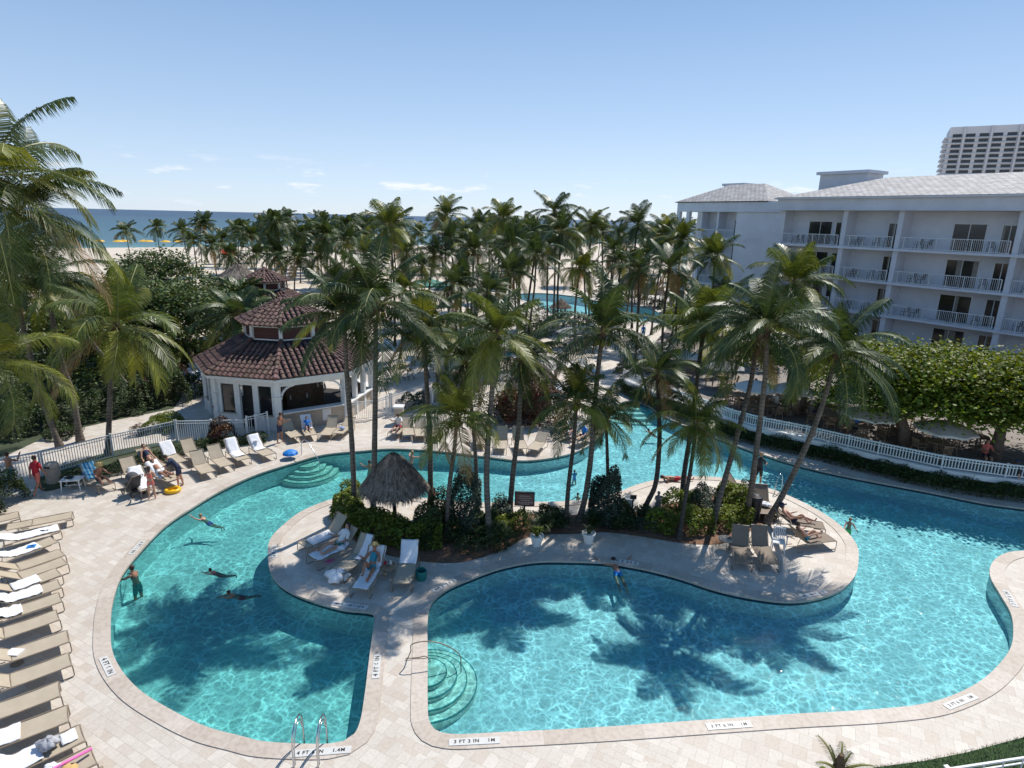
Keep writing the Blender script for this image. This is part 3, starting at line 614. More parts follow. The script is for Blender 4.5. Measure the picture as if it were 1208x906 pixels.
for i in range(12):
    Y = rg.uniform(46,84); X = rg.uniform(-.16,.30)*Y
    if X > 1 and Y > 74: continue
    _z = rg.uniform(5.5,9.8); _c = (X*1.0/(Y*cp+(H-_z)*sp))*F+604; _y = 453-F*((_z-H)*cp+Y*sp)/(Y*cp-(_z-H)*sp)
    if 596 < _c < 800 and 322 < _y < 410: continue
    b = Vector((X+rg.uniform(-.8,.8), Y+rg.uniform(-.5,.5), 0)); t = Vector((X, Y, _z))
    palm([b, b.lerp(t,.5)+Vector((rg.uniform(-.3,.3),0,0)), t], (CR+CRY)[(i*3)%9], rg.uniform(0,6), rg.uniform(.75,1.1), 'coconut palm in the dense stand between the two pools', 'palms between the two pools', r=.14, dark=i%2==0)
# the beach grove
spots = []
for x, y, Y in [(148,272,150),(185,268,150),(236,265,150),(250,290,118),(262,283,140),(228,284,115),(281,272,125),(296,278,110),(310,268,130),(322,284,105),(338,258,130),(352,276,110),(366,270,120),(381,266,128),(395,281,105),(408,270,118),(272,300,95),(303,300,96),(328,300,92),(352,305,88),(378,300,95),(345,270,140),(215,272,140)]:
    t = Q(x, y, Y); spots.append((t.x, Y, t.z))
while len(spots) < 78:
    Y = rg.uniform(88,165); X = rg.uniform(-.50,.30)*Y
    if X > 0 and Y < 112: continue
    if X < -.40*Y and Y < 120: continue
    if X > .12*Y: 
        if Y < 120: continue
    spots.append((X, Y, rg.uniform(7.5,10.8)))
for i, (X, Y, z) in enumerate(spots):
    b = Vector((X+rg.uniform(-1,1), Y+rg.uniform(-1,1), 0)); t = Vector((X, Y, z))
    palm([b, b.lerp(t,.5)+Vector((rg.uniform(-.3,.3),0,0)), t], CRF[i%5], rg.uniform(0,6), rg.uniform(1.1,1.4), 'slim coconut palm in the grove on the beach sand', 'coconut palms on the beach', r=.15, dark=i%2==0)

# ------------------------------------------------------------------ shrubs, hedges, trees
def hedge(pts, wd, ht, kind, size, dens_, label, cat='hedge', name='hedge', z0=0, lump=.28, group=None, asp=.55):
    pts = [Vector((p[0],p[1],z0)) for p in pts]; seg = [(pts[i+1]-pts[i]).length for i in range(len(pts)-1)]; T = sum(seg) or .01
    dens = dens_*2.1 if dens_ > 180 else dens_*1.3
    n = int(dens*max(T,wd)*(wd+ht)); cen = []; ph = [random.uniform(0,6) for _ in range(6)]
    for k in range(n):
        d = random.uniform(-wd*.35, T+wd*.35); i = 0; dd = max(0,min(T-1e-4,d))
        while i < len(seg)-1 and dd > seg[i]: dd -= seg[i]; i += 1
        if len(pts) > 1: a = (pts[i+1]-pts[i]).normalized(); base = pts[i]+a*dd+a*(d-max(0,min(T-1e-4,d)))
        else: a = Vector((1,0,0)); base = pts[0].copy()
        nrm = Vector((-a.y,a.x,0)); th = random.uniform(0,PI); rr = random.uniform(.55,1.0)**.5
        L_ = 1+lump*(math.sin(d*2.3+ph[0])*.5+math.sin(d*5.1+th*2+ph[1])*.4+math.sin(th*5+d*3+ph[2])*.35)
        edge = 1.0
        if d < 0 or d > T: edge = max(.1, 1-((-d if d < 0 else d-T)/(wd*.5))**2)**.5
        w_ = wd*.5*rr*L_*edge; h_ = ht*rr*L_*edge
        cen.append((base.x+nrm.x*w_*math.cos(th), base.y+nrm.y*w_*math.cos(th), z0+.04+h_*math.sin(th)**.8))
    mb = MB(); mb.leaves(cen, size, asp=asp)
    if T > .5:
        for j in range(int(T/.5)+1):
            d = min(T-1e-4, j*.5); i = 0
            while i < len(seg)-1 and d > seg[i]: d -= seg[i]; i += 1
            q = pts[i]+(pts[i+1]-pts[i]).normalized()*d; mb.tube([q,q+Vector((random.uniform(-.2,.2),random.uniform(-.2,.2),ht*.6))], [.025,.01], 4, 1)
    else:
        for j in range(6):
            a = random.uniform(0,6.28); mb.tube([pts[0], pts[0]+Vector((math.cos(a)*wd*.3,math.sin(a)*wd*.3,ht*.7))], [.03,.01], 4, 1)
    o = mb.build(name, [M[kind], M['bark']]); return tag(o, label, cat, group)
def shrub(px, py, r, h, kind, label, size=.13, dens=130, z0=0, group=None, asp=.55):
    p = P(px, py, z0); return hedge([p, p+Vector((.02,0,0))], r*2, h, kind, size, dens*2.2, label, 'shrub', 'shrub', z0, .5, group, asp)
def grass_clump(p, r, h, m, label, n=160, w=.02, cat='plant', name='grass_clump'):
    mb = MB()
    for i in range(n):
        a = random.uniform(0,2*PI); l = h*random.uniform(.6,1.1); o = random.uniform(0,1)**.6*r; b = Vector((p.x+math.cos(a)*r*.15*random.random(), p.y+math.sin(a)*r*.15*random.random(), p.z))
        d = Vector((math.cos(a), math.sin(a), 0)); s = Vector((-d.y,d.x,0))*w
        m1 = b+d*o*.45+Vector((0,0,l*.75)); t = b+d*o*1.1+Vector((0,0,l*random.uniform(.6,1)))
        k = len(mb.v); mb.v += [tuple(b-s),tuple(b+s),tuple(m1+s),tuple(m1-s),tuple(t)]; mb.f += [(k,k+1,k+2,k+3),(k+3,k+2,k+4)]; mb.m += [0,0]
    return tag(mb.build(name, m), label, cat)
def tree(base, th, blobs, kind, size, n, label, group=None, trunk_r=.22, branches=6, lean=(0,0)):
    o = empty('broadleaf_tree', base, 0, label, 'tree', group); mb = MB(); top = Vector((lean[0],lean[1],th))
    mb.tube([(0,0,-.1),(lean[0]*.3,lean[1]*.3,th*.5),top], [trunk_r*1.3,trunk_r,trunk_r*.75], 8, 0)
    for i in range(branches):
        b = blobs[i%len(blobs)]; e = Vector(b[0]); md = top.lerp(e,.5)+Vector((random.uniform(-.4,.4),random.uniform(-.4,.4),-.2))
        mb.tube([top*.85, md, e+Vector((random.uniform(-.8,.8),random.uniform(-.8,.8),.2))], [trunk_r*.6,trunk_r*.35,.03], 6, 0)
    part('trunk', mb.mesh('trunk', M['bark'], True), o)
    cen = []; tot = sum(b[1][0]*b[1][1] for b in blobs)
    for c, r in blobs:
        k = int(n*r[0]*r[1]/tot); nc = max(10, k//26)
        for j in range(nc):          # leaves come in clumps with gaps between them
            d = RNG.normal(size=3); d /= np.linalg.norm(d); 
            if d[2] < -.3: d[2] *= -.6
            rr = RNG.uniform(.62,1.04); q = np.array(c)+d*np.array(r)*rr
            cen.append(q+RNG.normal(size=(26,3))*np.array([.30,.30,.20])*max(.7,min(1.3,r[0]/2.5)))
    m2 = MB(); m2.leaves(np.concatenate(cen), size, asp=.8, up=.6); part('crown', m2.mesh('crown', M[kind]), o)
    return o
def px_line(l, z=0): return [P(x,y,z) for x, y in l]
# soil beds
def bed(name, px, mt='soil', z=.008): return sheet(name, [catmull([P(x,y) for x,y in px], .4)], z, M[mt])
bed('planting_bed', [(398,604),(420,640),(470,658),(540,664),(590,650),(625,633),(680,630),(710,628),(762,634),(805,641),(850,642),(885,627),(908,614),(900,596),(872,582),(832,584),(790,594),(752,603),(705,606),(650,608),(600,604),(560,612),(525,612),(500,632),(440,612),(415,598)])
bed('planting_bed_strip', [(55,580),(110,563),(150,556),(205,540),(260,528),(315,522),(312,517),(255,517),(205,520),(130,533),(50,560)], 'ground')
hedge(px_line([(409,607),(424,624),(450,636),(480,641),(508,640)]), 1.25, .95, 'leaf_bright', .12, 520, 'bright yellow-green variegated hedge in front of the thatched hut')
shrub(413,594,.6,1.15,'leaf_bright','upright variegated shrub at the left tip of the island bed',.11)
hedge(px_line([(600,622),(625,618),(660,612)]), .9, .45, 'leaf_dark', .08, 300, 'low groundcover between the notice board and the low dark palm')
hedge(px_line([(700,618),(735,620),(765,625)]), .9, .45, 'leaf_blue', .08, 260, 'low grey-green groundcover in front of the white urn')
hedge(px_line([(545,650),(575,650),(600,640)]), .8, .5, 'leaf_dark', .08, 300, 'low dark edging plants at the front of the left bed')
hedge(px_line([(535,634),(555,636),(590,641)]), 1.2, .7, 'leaf_dark', .10, 420, 'low dark shrubbery under the palms right of the hut')
shrub(549,622,.85,2.1,'leaf_blue','tall blue-grey shrub right of the thatched hut',.10,240)
shrub(519,620,.7,1.5,'leaf_dark','dark rounded shrub touching the thatched hut',.10,200)
hedge(px_line([(588,632),(612,624)]), .9, .75, 'leaf_bright', .11, 360, 'small variegated shrub clump left of the notice board')
grass_clump(P(640,626), .6, .5, M['leaf_dark'], 'grassy green clump behind the white planter by the notice board', 260)
grass_clump(P(660,622), .7, .6, M['leaf_dark'], 'grassy clump around the foot of the low dark palm', 260)
shrub(712,612,.85,1.75,'leaf_blue','round blue-grey bush at the middle of the island',.11,260)
grass_clump(P(700,622), .6, .7, M['leaf_dark'], 'dark spiky clump behind the second white planter', 260)
hedge(px_line([(775,622),(800,628),(825,622)]), 1.3, .8, 'leaf_bright', .12, 420, 'variegated shrub mass at the front of the right island bed')
hedge(px_line([(790,604),(815,604)]), 1.1, .9, 'leaf_bright', .12, 380, 'variegated shrub behind the short bright palm')
hedge(px_line([(852,622),(872,612)]), 1.1, .8, 'leaf_bright', .12, 380, 'variegated shrub between the leaning palm trunks')
hedge(px_line([(840,596),(875,592)]), 1.1, .9, 'leaf_blue', .09, 360, 'grey-green shrub at the back of the right island bed')
shrub(758,612,.45,.7,'leaf_dark','small dark bush at the bent foot of the palm',.08)
shrub(590,606,.5,.8,'leaf_dark','small dark bush near the channel edge',.08)
grass_clump(P(915,612), .35, .45, M['leaf_blue'], 'small grassy tuft beside the leaning trunk', 120)
# west side planting
shrub(195,506,1.1,.9,'leaf_bright','bright green rounded bush behind the fence',.09,200)
shrub(165,513,.5,.6,'leaf_red','small red-brown bush behind the fence',.07)
shrub(262,521,.8,1.0,'leaf_red','copper-leaved croton bush in front of the fence',.10,220)
hedge(px_line([(84,571),(120,562),(165,552)]), .9, .55, 'leaf_dark', .09, 330, 'low green hedge between the striped lounger and the fence')
hedge(px_line([(190,543),(250,528),(310,521)]), .8, .5, 'leaf_dark', .09, 300, 'low green hedge behind the tan loungers')
shrub(2,598,.9,1.2,'leaf_dark','dark bush cut by the left edge of the picture',.09,220)
shrub(75,515,1.0,.6,'leaf_dark','low bush under the leaning palms by the path',.09)
hedge(px_line([(-40,520),(40,505),(110,490),(165,480),(215,468)]), 3.2, 1.8, 'leaf_dark', .16, 190, 'deep dark undergrowth along the west path', 'shrubbery', 'hedge', lump=.4)
hedge(px_line([(175,475),(205,468),(213,452)]), 1.4, 1.3, 'leaf_red', .10, 320, 'red-brown shrubs where the path meets the paving')
hedge(px_line([(188,432),(210,418),(225,412)]), 1.8, .9, 'leaf_bright', .11, 220, 'yellow-green hedge beside the white loungers west of the bar')
hedge(px_line([(10,470),(60,462),(130,448),(190,436)]), 4.5, 3.0, 'leaf_tree', .18, 130, 'tall dark thicket under the west trees', 'shrubbery', 'hedge', lump=.5)
for i, (bx, by, Y, hh, lab) in enumerate([(150,330,50,3.0,'broad sea grape tree behind the yellow-green palm'),(215,345,48,3.4,'large dense sea grape tree left of the bar'),(105,345,47,2.6,'sea grape tree partly behind the leaning palms'),(180,305,62,3.2,'sea grape tree nearest the beach with pale leaves'),(60,360,42,2.0,'dark tree behind the long fronds at the left edge'),(245,335,58,2.4,'sea grape tree between the bar roof and the beach')]):
    t = Q(bx, by-14, Y); top = t.z
    tree(Vector((t.x,Y,0)), top*.45, [((0,0,top-2.3),(3.6,3.0,2.2)),((-2.6,.6,top-3),(2.6,2.4,2.0)),((2.7,-.5,top-2.9),(2.8,2.4,2.0)),((0,-1.8,top-4.0),(3.6,2.2,1.9)),((1,-2.4,top-5.4),(3.0,1.6,1.5))], 'leaf_grape' if i%2 == 0 else 'leaf_tree', .26, 9500, lab, 'sea grape trees by the beach', .2)
# terrace trees (flat topped, bright)
TZ = .85
for i, (bx, by, lab, dx) in enumerate([(1290,556,'clipped tree just outside the right edge of the terrace',.0),(1067,527,'flat topped sea grape tree over the terrace umbrellas, its red-brown trunk by the railing',-.5),(1172,541,'flat topped sea grape tree at the right edge of the terrace',.3)]):
    b = P(bx, by, TZ); top = 5.0
    tree(b, 2.0, [((0,0,top-1.2),(3.4,2.8,1.4)),((0,-1.6,top-2.4),(3.4,1.6,1.1)),((-2.9,1.2,top-1.3),(3.0,2.4,1.5)),((2.6,1.4,top-1.3),(2.6,2.2,1.4)),((.5,3.0,top-1.4),(3.6,2.4,1.3)),((0,-.8,top-2.3),(3.0,1.8,1.3)),((-2.8,.2,top-2.4),(2.2,1.7,1.1)),((2.6,0,top-2.5),(2.2,1.6,1.1))], 'leaf_lime', .18, 34000, lab, 'clipped trees on the terrace', .26, 9, (dx,.3))
b = P(945,488,TZ); tree(b, 2.3, [((.6,.6,3.0),(2.4,2.0,1.2)),((3.4,1.8,3.2),(2.6,2.2,1.2)),((-1.8,1.6,2.9),(2.0,1.8,1.1)),((1.5,4,3.2),(3,2.4,1.3))], 'leaf_lime', .18, 18000, 'clipped tree with a forked dark trunk behind the leaning palms', 'clipped trees on the terrace', .18, 6, (.3,.2))
t = Q(800,395,62); tree(Vector((t.x+.8,62,0)), 1.5, [((0,0,2.6),(2.6,2.2,1.6)),((2.6,0,2.8),(2.2,2.0,1.5))], 'leaf_lime', .24, 5000, 'lime green bush like tree left of the hotel corner', None, .16)
t = Q(850,430,50); tree(Vector((t.x,51,TZ)), 1.8, [((0,0,3.0),(2.6,2.2,1.4)),((2.8,-1.5,2.8),(2.4,2.2,1.3)),((-2.4,1.5,2.8),(2.2,2.0,1.2))], 'leaf_lime', .24, 6500, 'green tree at the north end of the terrace', None, .18)
# planting around the far pool and patio
hedge(px_line([(622,400),(650,392),(690,388),(725,387)]), 2.6, 1.6, 'leaf_dark', .2, 85, 'green hedge in front of the far pool')
hedge(px_line([(575,375),(600,380),(628,385)]), 2.2, 1.4, 'leaf_bright', .2, 70, 'bright hedge left of the far pool')
hedge(px_line([(640,372),(652,376),(662,377)]), 2.5, 1.2, 'leaf_dark', .2, 70, 'dark planting on the little islet of the far pool')
hedge(px_line([(700,350),(760,357),(790,366)]), 2.2, 1.0, 'leaf_dark', .22, 60, 'low planting behind the far pool')
hedge(px_line([(450,452),(478,448)]), 1.6, 1.1, 'leaf_dark', .14, 150, 'dark clipped hedge beside the bar entrance')
hedge(px_line([(478,482),(500,474),(520,470)]), 1.2, .8, 'leaf_dark', .12, 200, 'green shrub bed inside the angled fence')
hedge(px_line([(600,502),(625,498),(655,500)]), 2.0, 2.5, 'leaf_red', .17, 200, 'dark red crotons around the grotto rocks')
hedge(px_line([(560,494),(590,498)]), 1.5, 1.6, 'leaf_dark', .16, 160, 'dark shrubs left of the crotons')
grass_clump(P(612,492), 1.6, 2.2, M['leaf_bright'], 'tall yellow-green ornamental grass behind the crotons', 240, .04)
hedge(px_line([(650,516),(680,505)]), 1.2, .8, 'leaf_blue', .11, 200, 'grey-green shrub beside the north loungers')
hedge(px_line([(735,440),(765,452),(800,470)]), 1.4, 1.0, 'leaf_dark', .15, 130, 'dark hedge beside the north end of the terrace')
# lawn corner and plants bottom right
lw = sheet('lawn', [[P(x,y) for x, y in [(1030,906),(1090,898),(1140,888),(1208,870),(1290,860),(1290,940),(1290,1010),(1000,1010),(1000,915)]]], .012, M['grass'])
mb = MB(); cs = []
poly = [P(x,y) for x, y in [(1032,904),(1090,896),(1140,886),(1208,868),(1290,858),(1290,1000),(1000,1000)]]
from mathutils.geometry import intersect_point_line
def inside(p, pl):
    c = False
    for i in range(len(pl)):
        a, b = pl[i-1], pl[i]
        if (a.y > p[1]) != (b.y > p[1]) and p[0] < (b.x-a.x)*(p[1]-a.y)/(b.y-a.y)+a.x: c = not c
    return c
xs = [p.x for p in poly]; ys = [p.y for p in poly]
while len(cs) < 16000:
    q = (random.uniform(min(xs),max(xs)), random.uniform(min(ys),max(ys)))
    if inside(q, poly): cs.append(q)
for x, y in cs:
    a = random.uniform(0,6.28); k = len(mb.v); h = random.uniform(.03,.07); w_ = .006
    mb.v += [(x-w_,y,.01),(x+w_,y,.01),(x+math.cos(a)*.03,y+math.sin(a)*.03,h)]; mb.f.append((k,k+1,k+2)); mb.m.append(0)
tag(mb.build('grass', M['grass']), 'short dark green lawn grass in the bottom right corner', 'grass', kind='stuff')
b = Q(986,925,10.6); pm = crown_mesh(77, nf=7, L=.62, M_=26, lw=.009, up=86, low=40, droop=.7, yellow=.3)
palm([Vector((b.x,b.y,0)), Vector((b.x,b.y,.75))], pm, 0, 1, 'young palm tip poking in at the bottom edge', None, r=.06)
#@@PART3
# ------------------------------------------------------------------ tiled roofs on polygonal buildings
def tile_face(mb, a_in, b_in, a_out, b_out, z_in, z_out, w=.33, row=.36, mi=0):
    a_in,b_in,a_out,b_out = [Vector((p[0],p[1],z)) for p, z in ((a_in,z_in),(b_in,z_in),(a_out,z_out),(b_out,z_out))]
    e = (b_out-a_out); W_ = e.length; e.normalize(); mid_o = (a_out+b_out)/2; mid_i = (a_in+b_in)/2; up = (mid_i-mid_o); Ls = up.length; up.normalize(); nrm = e.cross(up).normalized()
    if nrm.z < 0: nrm = -nrm
    Wi = (b_in-a_in).length; n = int(W_/w); 
    for i in range(n+1):
        t = -W_/2+W_*(i+.5)/(n+1)
        if abs(t) > W_/2: continue
        frac = 1 if Wi >= W_-.01 else min(1, (W_/2-abs(t))/((W_-Wi)/2)); L_ = Ls*frac
        m = max(1, int(L_/row))
        for j in range(m):
            s0 = j*row-.03; s1 = min(L_, (j+1)*row+.02)
            o = mid_o+e*t; k = len(mb.v); jt = random.uniform(-.008,.008)
            for s, rr, lift in ((s0, w*.36, .035), (s1, w*.31, .0)):
                for q in range(5):
                    a = PI*q/4; p = o+up*s+e*(rr*math.cos(a)+jt)+nrm*(rr*math.sin(a)*.95+lift); mb.v.append(tuple(p))
            for q in range(4): mb.f.append((k+q,k+q+1,k+5+q+1,k+5+q)); mb.m.append(mi)
            mb.f.append((k,k+1,k+2,k+3,k+4)); mb.m.append(mi)
    mb.poly([a_out-Vector((0,0,.01)), b_out-Vector((0,0,.01)), b_in-Vector((0,0,.01)), a_in-Vector((0,0,.01))], 1)
def hip_tiles(mb, a, b, r=.15, row=.38, mi=0):
    a = Vector(a); b = Vector(b); d = (b-a); n = max(1,int(d.length/row)); 
    for i in range(n):
        p = a+d*(i/n); q = a+d*((i+1.12)/n); mb.tube([p+Vector((0,0,.05)), q+Vector((0,0,.02))], [r,r*.82], 7, mi)
def ngon(c, r, n, a0): return [(c[0]+r*math.cos(a0+2*PI*i/n), c[1]+r*math.sin(a0+2*PI*i/n)) for i in range(n)]
def bar_building(c, Rr, a0, label, hw=3.15, cup=True, full=True, z=0, lz=(4.72,5.62), apex=6.95, Ri=2.5):
    o = empty('poolside_bar', (0,0,z), 0, label, 'pavilion')
    eave = ngon(c,Rr,8,a0); wall = ngon(c,Rr-.55,8,a0); inn = ngon(c,Ri,8,a0); up_e = ngon(c,Ri+.45,8,a0); lan = ngon(c,Ri-.08,8,a0)
    mb = MB()
    for i in range(8):
        j = (i+1)%8; tile_face(mb, inn[i],inn[j],eave[i],eave[j],lz[0],hw)
        hip_tiles(mb, (*eave[i],hw), (*inn[i],lz[0]))
    rf = mb.build('roof', [M['rooftile'],M['dark']], o)
    mb = MB(); ap = (c[0],c[1])
    for i in range(8):
        j = (i+1)%8; tin = [(c[0]+(q[0]-c[0])*.05, c[1]+(q[1]-c[1])*.05) for q in (up_e[i],up_e[j])]
        tile_face(mb, tin[0],tin[1],up_e[i],up_e[j],apex-.06,lz[1]); hip_tiles(mb, (*up_e[i],lz[1]), (*ap,apex), .13)
    mb.ellipsoid((c[0],c[1],apex+.05),(.2,.2,.16),8,5)
    mb.build('lantern_roof', [M['rooftile'],M['dark']], o)
    # lantern frame, panels
    mb = MB()
    for i in range(8):
        j = (i+1)%8; a = lan[i]; b = lan[j]
        mb.box((a[0],a[1],(lz[0]+lz[1])/2-.05), (.2,.2,lz[1]-lz[0]+.1), math.atan2(a[1]-c[1],a[0]-c[0]))
        mb.bar((*a,lz[1]-.07),(*b,lz[1]-.07),.14,.16); mb.bar((*a,lz[0]-.0),(*b,lz[0]-.0),.12,.12)
        pn = MB(); q = lambda p: (c[0]+(p[0]-c[0])*.985, c[1]+(p[1]-c[1])*.985)
        pn.bar((*q(a),(lz[0]+lz[1])/2),(*q(b),(lz[0]+lz[1])/2),.03,lz[1]-lz[0]-.1)
        for k in range(6):
            zz = lz[0]+.1+k*(lz[1]-lz[0]-.2)/6; pn.bar((a[0],a[1],zz),(b[0],b[1],zz),.05,.02)
        pn.build('louvre_panel', M['louvre'], o)
    mb.build('lantern_frame', M['white'], o)
    # columns, fascia, fills
    for i in range(8):
        p = wall[i]; mb = MB(); ang = math.atan2(p[1]-c[1],p[0]-c[0]); mb.box((p[0],p[1],(hw-.1)/2),(.34,.34,hw-.1),ang); mb.box((p[0],p[1],.12),(.42,.42,.24),ang); mb.box((p[0],p[1],2.0),(.44,.44,.09),ang)
        mb.build('column', M['white'], o)
    mb = MB()
    for i in range(8):
        j = (i+1)%8; mb.bar((*wall[i],hw-.33),(*wall[j],hw-.33),.24,.42)
        e1 = ngon(c,Rr-.06,8,a0); mb.bar((*e1[i],hw-.12),(*e1[j],hw-.12),.06,.16)
        mb.poly([(*wall[i],hw-.14),(*wall[j],hw-.14),(*e1[j],hw-.17),(*e1[i],hw-.17)])
    mb.build('fascia', M['white'], o)
    return o, wall
GC = (-14.15,37.9); GA = R(-78)
bar, wall = bar_building(GC, 5.55, GA, 'octagonal white pool bar with a two tiered dark clay tile roof')
# sides: 0 front-right (wide opening with counter), 7 left front (window, door, window), 1 right (columns), 6 left
def side_pts(i): a = Vector((*wall[i],0)); b = Vector((*wall[(i+1)%8],0)); return a, b, (b-a).normalized(), (b-a).length
def bracket(a, d, s, z, parent):
    mb = MB(); pts = []
    for k in range(7):
        t = PI/2*k/6; pts.append(a+d*(s*(.17+.75*(1-math.cos(t))))+Vector((0,0,z-.75+.75*math.sin(t))))
    for k in range(6): mb.bar(pts[k],pts[k+1],.07,.11)
    mb.build('arch_bracket', M['white'], parent)
a, b, d, Ls = side_pts(0)
nrm = Vector((d.y,-d.x,0))
mb = MB(); mb.bar(a+d*.17+Vector((0,0,.52)), b-d*.17+Vector((0,0,.52)), .22, 1.04); mb.build('bar_front', M['stone_cream'], bar)
mb = MB(); mb.bar(a+d*.17+nrm*.08+Vector((0,0,1.09)), b-d*.17+nrm*.08+Vector((0,0,1.09)), .55, .07); mb.build('counter_top', M['white'], bar)
mb = MB(); mb.bar(a+d*2.4+nrm*.125+Vector((0,0,.6)), a+d*2.9+nrm*.125+Vector((0,0,.6)), .02, .7); mb.build('panel', M['white'], bar)
bracket(a, d, 1, 2.6, bar); bracket(b, d, -1, 2.6, bar)
for i in (1, 2):
    a, b, d, Ls = side_pts(i)
    for f in (.36, .68):
        p = a+d*(Ls*f); mb = MB(); mb.box((p.x,p.y,1.5),(.26,.26,3.0),math.atan2(d.y,d.x)); mb.build('column', M['white'], bar)
    mb = MB(); mb.bar(a+d*.2+Vector((0,0,.5)), b-d*.2+Vector((0,0,.5)), .16, .95); mb.build('bar_front', M['stone_cream'], bar)
    mb = MB(); mb.bar(a+d*.2+Vector((0,0,1.02)), b-d*.2+Vector((0,0,1.02)), .45, .07); mb.build('counter_top', M['white'], bar)
for i in (7, 6):
    a, b, d, Ls = side_pts(i); w_ = MB(); z0, z1 = .75, 2.6; cuts = [.17, .62, 1.45, 1.75, 2.65, 2.95, Ls-.6, Ls-.17]
    inn = Vector((-d.y, d.x, 0))
    def seg(s0, s1, za, zb): w_.bar(a+d*s0+Vector((0,0,(za+zb)/2)), a+d*s1+Vector((0,0,(za+zb)/2)), .18, zb-za)
    n0 = (Ls-.34)/3
    for k in range(3):
        s0 = .17+n0*k; s1 = s0+n0
        seg(s0, s0+.17, 0, 2.62); seg(s1-.17, s1, 0, 2.62)
        if k != 1:
            seg(s0+.17, s1-.17, 0, .85)
            g = MB(); g.bar(a+d*(s0+.17)+inn*.02+Vector((0,0,1.73)), a+d*(s1-.17)+inn*.02+Vector((0,0,1.73)), .04, 1.74); win = g.build('window', M['glass'], bar)
            g = MB(); g.bar(a+d*(s0+.12)-inn*.12+Vector((0,0,.88)), a+d*(s1-.12)-inn*.12+Vector((0,0,.88)), .1, .07); g.build('sill', M['stone_cream'], win)
        else:
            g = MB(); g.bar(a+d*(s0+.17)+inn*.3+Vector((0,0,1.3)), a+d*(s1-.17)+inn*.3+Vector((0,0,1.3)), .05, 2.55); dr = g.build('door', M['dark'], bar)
            g = MB(); g.ellipsoid(tuple(a+d*(s0+.3)+inn*.25+Vector((0,0,1.05))),(.04,.04,.04),6,4); g.build('handle', M['steel'], dr)
    w_.build('wall', M['white'], bar)
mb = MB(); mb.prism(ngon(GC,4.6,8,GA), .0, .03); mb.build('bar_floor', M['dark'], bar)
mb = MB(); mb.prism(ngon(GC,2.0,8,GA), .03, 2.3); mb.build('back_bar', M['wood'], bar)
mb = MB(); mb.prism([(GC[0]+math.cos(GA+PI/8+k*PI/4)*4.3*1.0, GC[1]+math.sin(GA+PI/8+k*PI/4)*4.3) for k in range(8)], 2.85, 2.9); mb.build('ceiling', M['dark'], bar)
mb = MB()
for k in range(26):
    a_ = random.uniform(0,6.28); p = (GC[0]+2.1*math.cos(a_), GC[1]+2.1*math.sin(a_)); mb.lathe([(0,0),(.05,0),(.05,.2),(.02,.26),(.02,.33),(0,.33)],6,(p[0],p[1],1.0 if k%2 else 1.5))
mb.build('shelf_bottles', M['ceramic'], bar)
# a second tiled pavilion and thatched roofs towards the beach
c2 = P(330,352); c2 = (c2.x-1.5, c2.y-14)
bar2, _ = bar_building((-25.0,62), 4.6, R(-70), 'smaller tiled pavilion with a maroon louvred lantern behind the bar', 3.2, lz=(4.6,5.4), apex=6.6, Ri=1.9)
def thatch_hut(c, rim, zr, apex, post, label, n=5200, group=None, posts=1, flare=.1, cat='thatched hut'):
    o = empty('thatched_hut', (c[0],c[1],c[2]), 0, label, cat, group)
    prof = lambda t: (rim*(.06+.94*t**.9), apex-(apex-zr)*(t**(1.0-flare)*1.0))     # t 0 at the tip
    mb = MB(); mb.lathe([(prof(t)[0]*.95, prof(t)[1]-.10) for t in [i/10 for i in range(11)]], 20, mi=1)
    for i in range(n):
        t = random.uniform(.0,1)**.65; a = random.uniform(0,2*PI); r, z = prof(t); r2, z2 = prof(min(1.0,t+.02)); 
        ln = random.uniform(.22,.5)*rim/1.7; sl = Vector((r2-r+.0001, 0, z2-z)).normalized() if t < .97 else Vector((.35,0,-1)).normalized()
        sl = (sl+Vector((random.uniform(-.05,.12),0,random.uniform(-.1,.05)))).normalized()
        ca, sa = math.cos(a), math.sin(a); rad = Vector((ca,sa,0)); tan = Vector((-sa,ca,0)); d = rad*sl.x+Vector((0,0,sl.z))+tan*random.uniform(-.22,.22)
        b = rad*r+Vector((0,0,z+random.uniform(0,.05))); w_ = random.uniform(.010,.026)*rim/1.7; e = b+d*ln; k = len(mb.v)
        mb.v += [tuple(b-tan*w_),tuple(b+tan*w_),tuple(e+tan*w_*.4),tuple(e-tan*w_*.4)]; mb.f.append((k,k+1,k+2,k+3)); mb.m.append(0)
    mb.tube([(0,0,apex-.1),(0,0,apex+.05)],[.10*rim/1.7,.07*rim/1.7],8,1)
    mb.build('thatched_roof', [M['thatch'],M['thatch_core']], o)
    if posts == 1: ps = [(0,0)]
    else: ps = [(rim*.75*math.cos(2*PI*k/posts+.4), rim*.75*math.sin(2*PI*k/posts+.4)) for k in range(posts)]
    for x, y in ps:
        q = MB(); q.tube([(x,y,-.05),(x,y,zr+.3)],[.08,.07],8); q.build('post', M['trunk_dark'], o)
    if posts == 1:
        q = MB()
        for k in range(8):
            a = k*PI/4; q.tube([(0,0,zr-.1),(rim*.7*math.cos(a),rim*.7*math.sin(a),zr+.12)],[.025,.02],5)
        q.build('strut', M['trunk_dark'], o)
    return o
hb = P(466,615); ap = Q(465,535,hb.y).z
thatch_hut((hb.x,hb.y,0), 1.30, 1.55, ap, 1, 'grey thatched hut on one post behind the variegated hedge', 9500, flare=-.12)
thatch_hut((-33,74,0), 4.4, 3.0, 6.0, 6, 'big thatched roof beyond the dense sea grape trees', 3000, posts=6)
thatch_hut((-26,92,0), 3.2, 2.6, 5.0, 6, 'thatched roof furthest back among the beach palms', 2000, posts=6)
